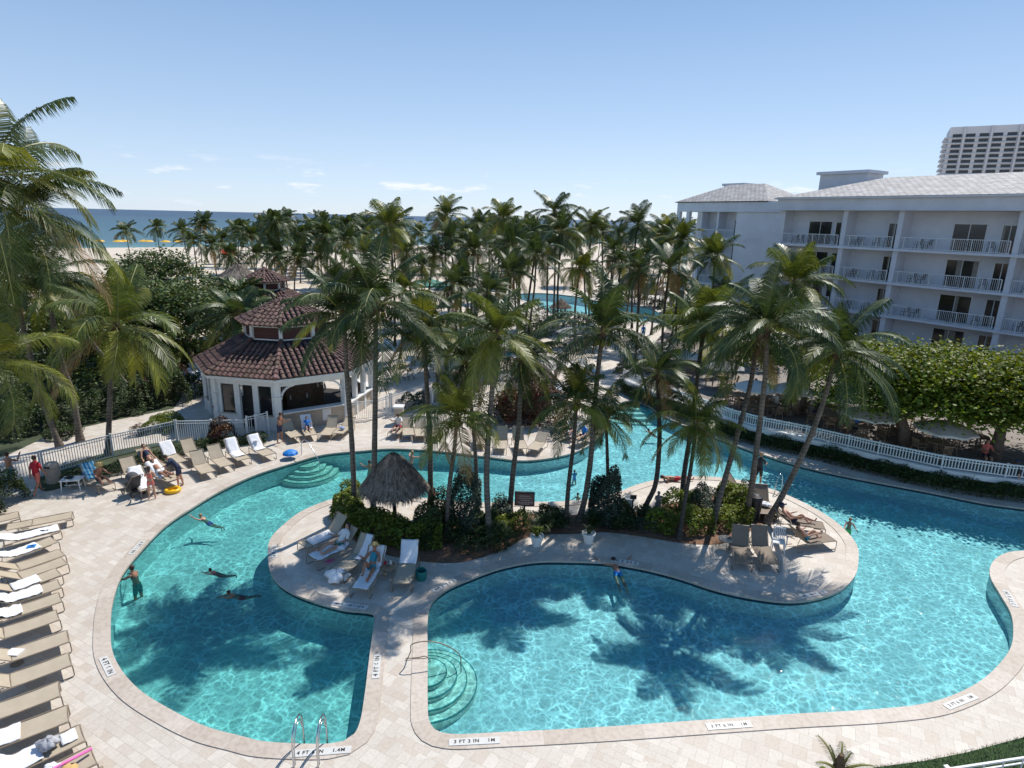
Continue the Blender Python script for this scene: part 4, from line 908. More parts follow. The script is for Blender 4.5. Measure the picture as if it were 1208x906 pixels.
t = P(740,357); thatch_hut((t.x,t.y,0), 2.6, 2.3, 4.6, 4, 'thatched hut behind the far pool', 2200, posts=4)
t = P(770,362); thatch_hut((t.x,t.y,0), 2.0, 2.0, 3.6, 4, 'small thatched shelter at the right end of the far pool', 1600, posts=4)
t = P(375,350); thatch_hut((t.x,t.y+10,0), 2.2, 2.0, 3.6, 1, 'little thatched shade on the sand right of the bar roof', 1400)
t = P(660,375); thatch_hut((t.x,t.y-1.5,.0), 1.4, 1.6, 2.6, 1, 'thatched shade on the islet of the far pool', 1200)

# ------------------------------------------------------------------ fences
def fence(pts, h, label, name='picket_fence', gap=.11, z0=0, pm='white_metal', r=.011, post_every=2.2, rail=.045, group=None):
    b = pts[0]; o = empty(name, (b[0],b[1],z0), 0, label, 'fence', group); pts = [Vector((p[0]-b[0],p[1]-b[1],0)) for p in pts]
    rl = MB(); pk = MB()
    for i in range(len(pts)-1):
        a, c = pts[i], pts[i+1]; L_ = (c-a).length; d = (c-a)/L_; u = Vector((0,0,1))
        rl.bar(a+u*h, c+u*h, rail, rail); rl.bar(a+u*(h-.14), c+u*(h-.14), rail*.7, rail*.6); rl.bar(a+u*.09, c+u*.09, rail*.7, rail*.7)
        for k in range(1,int(L_/gap)): pk.bar(a+d*k*gap+u*.09, a+d*k*gap+u*h, r*2, r*2)
        m = max(1, round(L_/post_every))
        for k in range(m+(i == len(pts)-2)):
            q = MB(); p = a+d*(L_*k/m); q.box((p.x,p.y,(h+.06)/2),(.07,.07,h+.06),math.atan2(d.y,d.x)); q.box((p.x,p.y,h+.07),(.1,.1,.02),math.atan2(d.y,d.x)); q.build('post', M[pm], o)
    rl.build('rail', M[pm], o); pk.build('pickets', M[pm], o); return o
fence(px_line([(-60,592),(0,569),(50,562)]), 1.15, 'white metal gate section behind the man in the red shirt', 'gate_fence')
fence(px_line([(53,561),(134,539),(209,521)]), 1.15, 'white picket fence running behind the tan loungers')
fence(px_line([(210,521),(292,519)]), 1.15, 'white picket fence between the palm and the bar')
gp = px_line([(293,519),(303,517),(317,513)])
fence(gp, 1.3, 'short curved topped white fence piece touching the bar', gap=.12)
fence(px_line([(413,497),(443,494)]), 1.15, 'white fence piece at the right foot of the bar')
fence(px_line([(444,494),(456,490),(460,487)]), 1.2, 'white gate with a curved top beside the bar entrance', 'gate_fence')
fence(px_line([(462,486),(499,474)]), 1.15, 'angled white fence behind the seated reader')
fence(px_line([(500,474),(510,479),(548,472),(560,468)]), 1.15, 'white fence turning the corner above the channel')
fence(px_line([(580,462),(600,459),(630,456)]), 1.1, 'white fence behind the ornamental grass')
# terrace with retaining wall, hedge bank and white railing
tr_px = [(735,447),(760,458),(800,474),(845,490),(862,497),(900,507),(950,517),(1000,529),(1035,537.5),(1110,554),(1185,564.5),(1260,572),(1330,577)]
tl = [P(x,y,TZ) for x,y in tr_px]; tl = [Vector((p.x,p.y)) for p in tl]
edge = catmull(tl, 1.0, closed=False)
far_ = [(60,15),(60,80),(30,86),(18,74)]
tp = [(p.x,p.y) for p in edge]
ter = tp+[(52,20),(60,60),(34,86),(22,80)]
if area(ter) < 0: ter = ter[::-1]
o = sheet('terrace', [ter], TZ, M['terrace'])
mb = MB(); mb.prism(tp+[(p[0]+.2,p[1]+.2) for p in tp[::-1]], .0, TZ-.2, top=False); o = mb.build('retaining_wall', M['leaf_dark']); tag(o, 'low retaining wall under the white terrace railing', 'wall')
mb = MB()
for i in range(len(tp)-1):
    mb.bar((*tp[i],TZ-.06),(*tp[i+1],TZ-.06),.42,.26)
tag(mb.build('terrace_kerb', M['white']), 'white kerb slab along the terrace edge under the railing', 'kerb')
for i in range(0, len(tl)-1, 3):
    sg = tl[i:i+4]
    if len(sg) > 1: fence([(p.x,p.y) for p in sg], .62, ['white terrace railing at its far north end','white terrace railing behind the leaning palms','white terrace railing below the canvas umbrellas','white terrace railing near the right edge of the picture'][min(3,i//3)], 'terrace_railing', .13, TZ+.07, r=.02, rail=.07)
def off_line(ln, w): 
    out = []
    for i, p in enumerate(ln):
        d = (ln[min(i+1,len(ln)-1)]-ln[max(i-1,0)]).normalized(); out.append((p.x-d.y*-1*w, p.y+d.x*-1*w))
    return out
hl = off_line([Vector(p) for p in tp], .42)
for i in range(0, len(hl)-1, 8):
    s = hl[i:i+9]
    if len(s) > 1: hedge(s, .60, .74, 'leaf_dark', .10, 300, ['dark hedge below the north end of the terrace','dark hedge bank behind the bent palm','dark hedge bank below the railing behind the leaning palms','dark hedge bank below the middle of the terrace railing','dark hedge bank under the right part of the railing','dark hedge bank by the walking man','dark hedge at the far right end of the terrace'][min(6,i//8)])

# ------------------------------------------------------------------ hotel
def roof_mat():
    m = bpy.data.materials.new('white_roof_shingle'); m.use_nodes = True
    nt = m.node_tree; N = nt.nodes; L = nt.links; b = N['Principled BSDF']; b.inputs['Roughness'].default_value = .7
    uv = N.new('ShaderNodeUVMap'); uv.uv_map = 'UVMap'
    t = N.new('ShaderNodeTexBrick'); t.inputs['Scale'].default_value = 1; t.inputs['Brick Width'].default_value = .6; t.inputs['Row Height'].default_value = .42; t.inputs['Mortar Size'].default_value = .045
    t.inputs['Color1'].default_value = (.28,.27,.27,1); t.inputs['Color2'].default_value = (.42,.41,.41,1); t.inputs['Mortar'].default_value = (.13,.13,.13,1); L.new(uv.outputs[0], t.inputs['Vector'])
    n = N.new('ShaderNodeTexNoise'); n.inputs['Scale'].default_value = .8; n.inputs['Detail'].default_value = 8; n.inputs['Roughness'].default_value = .8; L.new(uv.outputs[0], n.inputs['Vector'])
    r = N.new('ShaderNodeValToRGB'); r.color_ramp.elements[0].position = .4; r.color_ramp.elements[0].color = (.45,.43,.43,1); r.color_ramp.elements[1].position = .52; r.color_ramp.elements[1].color = (1,1,1,1); L.new(n.outputs['Fac'], r.inputs['Fac'])
    L.new(mixc(N, L, .6, t.outputs[0], r.outputs[0], 'MULTIPLY'), b.inputs['Base Color'])
    bp = N.new('ShaderNodeBump'); bp.inputs['Strength'].default_value = .6; bp.inputs['Distance'].default_value = .05; L.new(t.outputs['Fac'], bp.inputs['Height']); bp.invert = True; L.new(bp.outputs[0], b.inputs['Normal'])
    return m
M['hotel_roof'] = roof_mat()
def uvquad(mb, uvs, pts, u0=0):
    pts = [Vector(p) for p in pts]; e = (pts[1]-pts[0]).normalized(); n = (pts[1]-pts[0]).cross(pts[2]-pts[0]).normalized(); v = n.cross(e)
    mb.poly(pts); uvs += [((p-pts[0]).dot(e)+u0, (p-pts[0]).dot(v)) for p in pts]
FD = Vector((-.54,.842)).normalized(); FO = Vector((40.6,43.5)); IN = Vector((-FD.y*-1, FD.x*-1)); IN = Vector((FD.y,-FD.x)) # away from the pools
GZ, FH = 1.44, 2.9
hotel = empty('hotel', (FO.x,FO.y,0), math.atan2(FD.y,FD.x), 'white four storey hotel with balconies and a pale shingle roof', 'building')
# local frame: x along the facade (towards the sea), y = left of that; the building lies on the -y side
def s_at(px, py, t=0):   # facade coordinate where the pixel ray meets the facade plane set back by t
    a = FO+IN*t; return on_line(px, py, a, FD)[0]
def lp(s, t, z): return (s, -t, z)
SB = 1.55
bays = [s_at(1196,302)-6.6, s_at(1196,302), s_at(1056.5,293), s_at(992,289), s_at(920,284.5)]
Send = bays[-1]+.35
roofz = 14.55; fz = 13.35
hw = MB()
hw.box(lp((Send-18)/2-3, SB+6, (roofz-.6)/2), (Send+24, 12, roofz-.6))       # body behind the balconies
for s in bays: hw.box(lp(s, SB/2+.03, (fz)/2), (.42, SB, fz))
hw.build('wall', M['hotel'], hotel)
mb = MB(); mb.box(lp((Send-18)/2-3, SB/2+6, (roofz+fz)/2), (Send+24.5, SB+12.6, roofz-fz)); mb.box(lp((Send-18)/2-3, SB/2+6, roofz-.06), (Send+25, SB+13.2, .14)); mb.box(lp((Send-18)/2-3, SB/2+6, fz+.08), (Send+24.8, SB+12.9, .1)); mb.build('frieze', M['hotel'], hotel)
for fl in range(1,4):
    z = GZ+FH*fl; mb = MB(); mb.box(lp((Send-18)/2-3, SB/2-.06, z-.08), (Send+24, SB+.25, .2)); mb.build('balcony_slab', M['hotel'], hotel)
def rail_panel(s0, s1, z, parent, t=-.1, h=1.02, gap=.14):
    mb = MB(); mb.bar(lp(s0,t,z+h), lp(s1,t,z+h), .06, .05); mb.bar(lp(s0,t,z+.1), lp(s1,t,z+.1), .04, .04)
    n = int((s1-s0)/gap)
    for k in range(n+1): s = s0+(s1-s0)*k/n; w_ = .055 if k%9 == 0 else .022; mb.bar(lp(s,t,z+.03), lp(s,t,z+h), w_, w_)
    return mb.build('balcony_railing', M['white_metal'], parent)
def opening(s0, s1, z, h, parent, kind, t=SB):
    w_ = s1-s0; mb = MB(); mb.box(lp((s0+s1)/2, t-.01, z+h/2), (w_+.12, .06, h+.08)); o = mb.build(kind, M['white'], parent)
    for a_, b_ in ((s0,(s0+s1)/2-.04),((s0+s1)/2+.04,s1)):
        g = MB(); g.box(lp((a_+b_)/2, t-.055, z+h/2), (b_-a_, .03, h)); g.build('pane', M['glass'], o)
        if random.random() < .55:
            f = random.uniform(.15,.5)*(b_-a_); q_ = MB(); q_.box(lp(a_+f/2 if random.random() < .5 else b_-f/2, t-.074, z+h/2), (f, .01, h-.06)); q_.build('curtain', M['curtain'], o)
def balcony_chair(s, t, z, parent, rz):
    pass
for fl in range(0,4):
    z = GZ+FH*fl; s = bays
    for k in range(4):
        a_, b_ = s[k]+.35, s[k+1]-.35
        if fl > 0: rail_panel(a_, b_, z, hotel)
        L_ = b_-a_
        # door near the right end, wide sliding window in the larger bays
        opening(a_+.25, a_+1.25, z+.05, 2.1, hotel, 'door')
        if k != 2 : opening(a_+L_*.30, a_+L_*.30+2.3, z+.05, 2.15, hotel, 'window')
# recessed end wall, then the projecting sea-end wing
w1 = on_line(914,283.8, (30.3,73.6), FD); W0 = Vector((30.3,73.6)); 
def to_local(p): v = Vector((p[0],p[1]))-FO; return v.dot(FD), -(v.dot(IN))*-1   # s, t
s1_, t1_ = to_local((30.3,73.6)); 
def s2(px, py): return on_line(px, py, FO+IN*t1_, FD)[0]
sA = Send; sB = s2(866,281.3); sC = s2(824.5,279); sD = s2(798,277)
mb = MB(); mb.box(lp((sA+sB)/2-1.0, t1_+5, (roofz-.03)/2), (sB-sA+2.0, 10, roofz-.03)); mb.box(lp((sB+sC)/2, t1_+SB+4.5, (roofz-.03)/2), (sC-sB, 9, roofz-.03)); mb.box(lp((sB+sC)/2+.1, t1_+SB/2+.1, fz/2), (.0001+.3, SB, fz)); mb.box(lp(sC, t1_+SB/2+.1, fz/2), (.3, SB, fz)); mb.box(lp((sC+sD)/2-.6, t1_+SB+6, (roofz-.03)/2), (max(.5,sD-sC-2.2), 8, roofz-.03))
mb.build('wall', M['hotel'], hotel)
mb = MB(); mb.box(lp((sA+sD)/2, t1_+4.8, (roofz+fz)/2-.003), (sD-sA, 10.2, roofz-fz)); mb.build('frieze', M['hotel'], hotel)
for q in range(3):
    z = GZ+FH*(q+1); mb = MB(); mb.box(lp((sB+sD)/2, t1_+SB/2-.05, z-.08), (sD-sB, SB+.3, .2)); mb.box(lp((sA+sB)/2, t1_-.02, z-.05), (sB-sA, .1, .12)); mb.build('balcony_slab', M['hotel'], hotel)
    rail_panel(sB+.2, sC-.2, z, hotel, t1_-.1); rail_panel(sC+.2, sD-.1, z, hotel, t1_-.1)
    opening(sB+.4, sB+1.3, z+.05, 2.1, hotel, 'door', t1_+SB); opening(sC+.6, sC+1.5, z+.05, 2.1, hotel, 'door', t1_+SB+1.95)
for f in (.55,.98):
    mb = MB(); s = sC+(sD-sC)*f; mb.box(lp(s, t1_+.15, fz/2), (.5,.5,fz)); mb.build('column', M['hotel'], hotel)
mb = MB(); mb.box(lp(sD-.25, t1_+4, fz/2), (.45,.45,fz)); mb.build('column', M['hotel'], hotel)
# roofs
def hip(s0, s1, t0, t1, z0, rise, name, run=None, right_hip=False):
    run = run or (t1-t0)/2; mb = MB(); uvs = []; tm = (t0+t1)/2
    e0, e1 = s0-.35, s1+.35; f0, f1 = t0-.35, t1+.35; ra = e0+(run if right_hip else 0); rb = e1-run
    A,B,C_,D_ = lp(e0,f0,z0),lp(e1,f0,z0),lp(e1,f1,z0),lp(e0,f1,z0); Ra,Rb = lp(ra,tm,z0+rise),lp(rb,tm,z0+rise)
    uvquad(mb,uvs,[B,A,Ra,Rb]); uvquad(mb,uvs,[C_,B,Rb]); uvquad(mb,uvs,[D_,C_,Rb,Ra]); uvquad(mb,uvs,[A,D_,Ra])
    k = 0
    o = mb.build(name, M['hotel_roof'], hotel); l = o.data.uv_layers.new(name='UVMap')
    for k, q in enumerate(uvs): l.data[k].uv = q
    g = MB(); g.bar(lp(e0,f0-.05,z0-.04),lp(e1,f0-.05,z0-.04),.1,.1); g.bar(lp(e1+.03,f0,z0-.04),lp(e1+.03,f1,z0-.04),.1,.1); g.build('gutter', M['dark'], o); return o
hip(-20, Send, 0, SB+12, roofz+.04, 2.05, 'roof', 6.8)
hip(s2(905,240), sD, t1_, t1_+9.6, roofz+.04, 2.3, 'roof', 4.5, True)
def penthouse(px0, px1, pyt, Y0_, label=''):
    a_ = Q(px0, pyt, Y0_); b_ = Q(px1, pyt, Y0_-3)
    return a_, b_
st = on_line(1004,215, FO+IN*9.5, FD)
mb = MB(); mb.box(lp(s_at(1030,225,9)+2.2, 8.4, 15.9), (5.0,3,2.7)); mb.box(lp(s_at(1030,225,9)+2.2, 8.4, 17.3), (5.6,3.6,.3)); mb.build('rooftop_room', M['hotel'], hotel)
mb = MB(); mb.box(lp(sD-3.2, t1_+8.2, 15.6), (3.2,3,2.8)); mb.box(lp(sD-3.2, t1_+8.2, 17.05), (3.6,3.4,.3)); mb.build('rooftop_room', M['hotel'], hotel)
mb = MB(); mb.box(lp((sA+sB)/2+1, t1_+9, 15.0), (12,1,1.1)); mb.build('parapet', M['hotel'], hotel)
# distant tower
TB = Q(1122,150,400); TR = Vector((TB.x,400)); TD = Vector((.86,-.50)).normalized(); tang = math.atan2(TD.y,TD.x)
twr = empty('apartment_tower', (TR.x,TR.y,0), tang, 'tall grey apartment tower rising behind the hotel roof', 'building')
Th = TB.z; mb = MB(); mb.box((45,15,Th/2),(90,30,Th)); mb.box((55,15,Th+4),(26,14,8)); mb.box((50,15,Th+9),(3,3,5)); mb.build('wall', M['tower'], twr)
cnt = 0; rest = MB()
fh = 2.95
for r_ in range(16):
    z = Th-5-r_*fh
    g = MB(); g.box((45,-.5,z-1.55),(90.6,1.4,.35)); g.build('floor_band', M['tower'], twr)
    for c_ in range(9):
        x = 4+c_*6.6
        if r_ in (5,9) and c_ in (7,8): continue
        b_ = rest if cnt >= 99 else MB(); b_.box((x,-.06,z),(4.6,.2,1.7)); b_.box((x-.1,-.14,z),(.16,.1,1.7), mi=0)
        if cnt < 99: b_.build('window', M['glass'], twr)
        cnt += 1
    g = MB(); g.box((-1.0,6,z-1.0),(2.2,9,1.0)); g.box((-1.0,20,z-1.0),(2.2,9,1.0)); g.build('balcony', M['tower'], twr)
o = rest.build('window', M['glass'], twr); o['kind'] = 'stuff'
for x in (7.9-.6, 21.1-.6, 34.3-.6, 47.5-.6, 60.8):
    g = MB(); g.box((x,-.7,Th/2),(.8,1.6,Th)); g.build('pier', M['tower'], twr)
# ------------------------------------------------------------------ loungers
LH = .36
def lounger_proto(beta, sling='sling', name='sun_lounger'):
    o = empty(name, (0,0,0), 0, 'tan sling sun lounger with a taupe metal frame', 'sun lounger')
    sb, cb = math.sin(beta), math.cos(beta); bl = .76
    def strip(pts, wd, th, m, nm):
        mb = MB(); n = len(pts)
        for i in range(n-1):
            (x0,z0),(x1,z1) = pts[i],pts[i+1]
            mb.poly([(x0,-wd,z0),(x1,-wd,z1),(x1,0,z1-.012),(x0,0,z0-.012)]); mb.poly([(x0,0,z0-.012),(x1,0,z1-.012),(x1,wd,z1),(x0,wd,z0)])
            mb.poly([(x0,-wd,z0-th),(x0,wd,z0-th),(x1,wd,z1-th),(x1,-wd,z1-th)])
            mb.poly([(x0,-wd,z0-th),(x1,-wd,z1-th),(x1,-wd,z1),(x0,-wd,z0)]); mb.poly([(x0,wd,z0-th),(x0,wd,z0),(x1,wd,z1),(x1,wd,z1-th)])
        for (x,z) in (pts[0],pts[-1]): mb.poly([(x,-wd,z-th),(x,-wd,z),(x,wd,z),(x,wd,z-th)])
        return mb.build(nm, M[m], o, smooth=False)
    seat = [(1.24-1.22*i/8, LH-.018*math.sin(PI*i/8)) for i in range(9)]
    strip(seat, .295, .012, sling, 'seat')
    back = [(-cb*bl*i/6-.01, LH+sb*bl*i/6-.012*math.sin(PI*i/6)) for i in range(7)]
    bk = strip(back, .285, .012, sling, 'backrest')
    mb = MB()
    for s in (-1,1):
        y = s*.325; mb.tube([(1.27,y,LH-.03),(1.2,y,LH-.01),(0,y,LH-.01),(-.45,y,LH-.04)], .017, 6)
        mb.tube([(-.02,s*.30,LH),(-cb*bl,s*.30,LH+sb*bl)], .014, 6)
    for x in (1.25, .0): mb.tube([(x,-.325,LH-.02),(x,.325,LH-.02)], .014, 6)
    mb.tube([(-cb*bl,-.3,LH+sb*bl),(-cb*bl,.3,LH+sb*bl)], .014, 6)
    if beta > .15: mb.tube([(-cb*.42,-.28,LH+sb*.42),(-.42,-.28,LH-.04)], .01, 5); mb.tube([(-cb*.42,.28,LH+sb*.42),(-.42,.28,LH-.04)], .01, 5)
    mb.build('frame', M['frame'], o)
    for x, dx in ((1.26,-.10),(-.40,.08)):
        for s in (-1,1):
            q = MB(); q.tube([(x,s*.325,LH-.03),(x+.01,s*.325,.05),(x+dx*.3,s*.325,.014),(x+dx*3,s*.325,.014)], .015, 6); q.build('leg', M['frame'], o)
    return o
LK = {}
def lounger(foot, hinge, beta=40, label='', group=None, sling='sling', z=LH, exact=False):
    f = P(*foot, z); h = P(*hinge, z); d = (f-h); d.z = 0; d.normalize()
    c = (f+h)/2; hp = f-d*1.25 if exact is False else h
    key = (round(beta/12), sling)
    if key not in LK: LK[key] = Kind(lounger_proto(R(round(beta/12)*12), sling))
    rz = math.atan2(d.y,d.x)
    o = LK[key].place((hp.x,hp.y,0), rz, label, group); 
    return (hp.x,hp.y,rz,R(round(beta/12)*12))
def towel(L_, s0, s1, label, m='towel', wd=.29, y0=0, bunch=.014, name='towel', group=None, skew=0):
    hx, hy, rz, be = L_; n = max(6,int(abs(s1-s0)/.06)); k = 9; mb = MB(); ph = random.uniform(0,6)
    def prof(s): return (s, LH) if s >= 0 else (s*math.cos(be), LH-s*math.sin(be))
    g = []
    for i in range(n+1):
        s = s0+(s1-s0)*i/n; x, z = prof(s); 
        for j in range(k):
            v = -1+2*j/(k-1); y = y0+v*wd+skew*(i/n-.5)+.012*math.sin(s*9+ph); w_ = .007*math.sin(s*31+v*4+ph)+.006*math.sin(v*11+s*13)
            if abs(v) > .99 and wd > .3: w_ -= .10
            if bunch: w_ += bunch*(math.sin(s*17+ph)*math.cos(v*5+s*7)+1)*.5
            nx, nz = (0,1) if s >= 0 else (math.sin(be), math.cos(be))
            g.append((x+nx*(.02+w_), y, z+nz*(.02+w_)))
    base = len(g); mb.v = g+[(p[0],p[1],p[2]-.012) for p in g]
    for i in range(n):
        for j in range(k-1):
            a = i*k+j; mb.f.append((a,a+k,a+k+1,a+1)); mb.f.append((base+a,base+a+1,base+a+k+1,base+a+k)); mb.m += [0,0]
    ring = [j for j in range(k)]+[i*k+k-1 for i in range(1,n+1)]+[n*k+j for j in range(k-2,-1,-1)]+[i*k for i in range(n-1,0,-1)]
    for q in range(len(ring)): a, b = ring[q], ring[(q+1)%len(ring)]; mb.f.append((a,b,base+b,base+a)); mb.m.append(0)
    o = mb.build(name, M[m], smooth=True); o.location = (hx,hy,0); o.rotation_euler = (0,0,rz); return tag(o, label, 'towel', group)
def heap(loc, r, h, m, label, name='towel_heap', cat='towel', seed=0):
    mb = MB(); rg_ = random.Random(seed); ph = [rg_.uniform(0,6) for _ in range(8)]; n, k = 22, 12; 
    for i in range(k+1):
        t = PI*i/k
        for j in range(n):
            a = 2*PI*j/n; q = 1+.22*math.sin(3*a+ph[0]+t*2)+.14*math.sin(7*a+ph[1]-t*3)+.1*math.sin(11*a+5*t+ph[2])
            mb.v.append((r*q*math.sin(t)*math.cos(a), r*q*math.sin(t)*math.sin(a)*.8, h*.5+h*.5*math.cos(t)*(1+.2*math.sin(5*a+ph[3]))))
    for i in range(k):
        for j in range(n): mb.f.append((i*n+j,(i+1)*n+j,(i+1)*n+(j+1)%n,i*n+(j+1)%n)); mb.m.append(0)
    o = mb.build(name, M[m] if isinstance(m,str) else m, smooth=True, loc=loc); return tag(o, label, cat)
GL = 'sun loungers lined up along the west deck'
row = [ # foot px, hinge px, back angle, label, towel(s0,s1,label)
 ((22,606.5),(-45,622),35,'uppermost lounger of the west row, only its tan foot end in view',None),
 ((85,607),(8,622),0,'flat tan lounger just above the first white towels of the west row',None),
 ((70,622),(14,636),30,'upper of the two white covered loungers of the west row',(-.7,1.22,'long white towel with a small dark mark, upper of a pair',0)),
 ((64,636),(12,655),30,'lower of the two white covered loungers of the west row',(-.7,.75,'white towel with an open magazine lying on it',0)),
 ((73,651),(20,669),35,'bare tan lounger right below the white covered pair',None),
 ((76,661),(24,679),35,'second bare tan lounger below the white covered pair',None),
 ((69,674),(18,692),38,'tan lounger with its middle hidden by a smooth white towel',(.0,.72,'smooth white towel over the middle of a lounger',0)),
 ((70,688),(15,706),38,'tan lounger under the ribbed white towel',(-.72,.80,'white towel lying in many narrow ribs',.03)),
 ((71,704),(16,722),30,'tan lounger with a towel rolled down on its back half',(-.7,.32,'white towel bunched at the middle of a lounger',.05)),
 ((68,725),(12,744),35,'bare tan lounger below the bunched towel, at mid row',None),
 ((80,750),(21,770),35,'bare tan lounger above the one with a small white cushion gap',None),
 ((82.5,777),(20,800),35,'bare tan lounger just above the flat one',None),
 ((70,812),(0,838),0,'flat tan lounger in the lower part of the west row',None),
 ((80,841),(8,868),35,'tan lounger with a white towel on its upper half, above the bag',(-.72,.36,'smooth white towel over the upper half of a lounger in the lower row',0)),
 ((97,864),(30,895),35,'tan lounger carrying the striped beach bag',(-.72,.50,'white towel with a wavy lower edge under the beach bag lounger',.0)),
 ((110,890),(40,925),20,'tan lounger carrying the straw hat and the pink noodle',(-.6,.25,'white towel under the pink noodle',.02)),
]
LR = []
for f, h, be, lab, tw in row:
    L_ = lounger(f, h, be, lab, GL); LR.append(L_)
    if tw: towel(L_, tw[0], tw[1], tw[2], bunch=tw[3]+.016)
def onl(L_, s, y=0, dz=.03):
    hx,hy,rz,be = L_; x, z = (s, LH) if s >= 0 else (s*math.cos(be), LH-s*math.sin(be))
    return (hx+x*math.cos(rz)-y*math.sin(rz), hy+x*math.sin(rz)+y*math.cos(rz), z+dz)
# magazine, swimsuit mark, bag, hat, noodle
mb = MB(); mb.box((0,0,.0),(.26,.20,.012),.4); mb.box((.02,.0,.009),(.10,.08,.004),.4,1); o = mb.build('magazine',[M['blue'],M['black']],loc=onl(LR[3],.55,0,.055)); tag(o,'open blue and black magazine on a white towel','magazine')
mb = MB(); mb.ellipsoid((0,0,0),(.12,.03,.012),8,4); mb.ellipsoid((.15,.03,0),(.05,.03,.012),8,4); o = mb.build('sunglasses_case', M['navy'], loc=onl(LR[2],.75,0,.045)); tag(o,'small dark case on the upper white towel','case')
heap(onl(LR[14],.62,.0,.02),.22,.22,mat('striped_bag',(.50,.50,.52),.8,0,14,var_col=(.22,.22,.24)),'grey and white beach bag standing on a lounger','beach_bag','bag',3)
heap(onl(LR[15],.55,.10,.0),.20,.12,'towel','crumpled white towel beside the pink noodle',seed=5)
towel(LR[14],.85,1.15,'small folded white towel at the foot of the bag lounger',wd=.2,y0=.05)
o = MB(); o.lathe([(0,.11),(.05,.115),(.085,.10),(.10,.03),(.19,.0),(.20,-.005),(.10,.0)],16); o = o.build('straw_hat', M['straw'], smooth=True, loc=onl(LR[15],.75,-.12,.03)); tag(o,'straw sun hat lying on a lounger by the pink noodle','hat')
a = Vector(onl(LR[15],1.25,.08,.10)); b_ = Vector(onl(LR[15],-.3,-.25,.12)); mb = MB(); mb.tube([a,a.lerp(b_,.33)+Vector((0,0,.02)),a.lerp(b_,.66)+Vector((0,0,.02)),b_],.034,8); tag(mb.build('pool_noodle', M['pink'], smooth=True),'long pink foam noodle across the lowest loungers','noodle')
L_ = lounger((124,915),(55,950),20,'lowest lounger of the west row, cut by the bottom edge',GL); heap(onl(L_,1.0,0,.02),.25,.10,'towel','crumpled white towel at the bottom edge of the picture',seed=9)
mb = MB(); mb.prism([(-.19,-.13),(.19,-.15),(.2,.12),(-.17,.14)],.0,.06,bottom=True); o = mb.build('cushion', M['hat_white'], loc=(*P(20,783,0).to_2d(),.33)); tag(o,'small white cushion between two tan loungers','cushion')
mb = MB(); mb.tube([(0,0,0),(0,0,.33)],.02,6); mb.lathe([(.16,0),(.16,.02),(0,.02)],10); q_ = mb.build('stand', M['frame']); q_.parent = o; q_.location = (0,0,-.33)
# loungers by the fence
GF = 'sun loungers in front of the picket fence'
fr = [
 ('a',(125.4,572),(111,563.5),50,'lounger with a blue striped towel under a man in a sun hat'),
 ('b',(166,565),(150,551.7),50,'tan lounger with a raised back, left of the reclining woman'),
 ('c',(190,551),(172,542),50,'tan lounger under the reclining woman in a bikini'),
 ('d',(213,545),(198.7,535.6),50,'lounger with a white towel hung over its raised back by the fence'),
 ('e',(236,541),(221,529.5),50,'tan lounger nearest the fence post, behind another tan one'),
 ('f',(246,557),(233,544),50,'tan lounger right of the man in navy, closest to the pool'),
 ('g',(268,549),(253,537),50,'tan lounger left of the two white towelled ones'),
 ('h',(288,541.5),(275.6,532),50,'left of the two white towelled loungers near the bar'),
 ('i',(318,536),(301,526),50,'right of the two white towelled loungers near the bar'),
 ('j',(176,577),(162,564),38,'lounger with a white towel, partly behind the stroller'),
 ('k',(207,566),(186,557),38,'lounger with a white towel beside the bending man'),
]
LF = {}
for k_, f, h, be, lab in fr: LF[k_] = lounger(f,h,be,lab,GF)
towel(LF['a'],-.80,.1,'blue and pale striped towel over the back of a lounger','towel_blue',.31)
towel(LF['d'],-.80,.02,'white towel with a dark cord on a raised back by the fence')
towel(LF['h'],-.80,.75,'white towel covering the left of two loungers near the bar',wd=.31)
towel(LF['i'],-.80,.35,'white towel covering the right of two loungers near the bar',wd=.31)
towel(LF['j'],-.80,1.1,'white towel on the lounger behind the stroller',wd=.31)
towel(LF['k'],-.80,.55,'white towel on the lounger beside the bending man',wd=.31)
heap(onl(LF['i'],-.3,0,.06),.12,.10,'towel','small rolled towel on the lounger nearest the bar',seed=2)
heap(onl(LF['b'],.1,.05,.02),.2,.14,mat('denim',(.14,.20,.34),.9),'crumpled denim clothes on a tan lounger','clothes_pile','clothes',4)
# by the bar
GB = 'loungers in front of the bar'
lb1 = lounger((350,515),(341,507),50,'tan lounger beside the man at the bar corner',GB); lb2 = lounger((367,513),(362,504),60,'lounger with a white towel and a seated child before the bar',GB); towel(lb2,-.8,.2,'white towel behind the child before the bar')
lb3 = lounger((383,513),(391,504),50,'shaded tan lounger turned right before the bar counter',GB); lb4 = lounger((398,511),(408,503),24,'tan lounger at the right end of the bar counter',GB); heap(onl(lb4,.6,0,.02),.16,.14,mat('pale_blue_towel',(.35,.45,.68),.9),'pale blue towel heaped on the lounger right of the bar',seed=8)
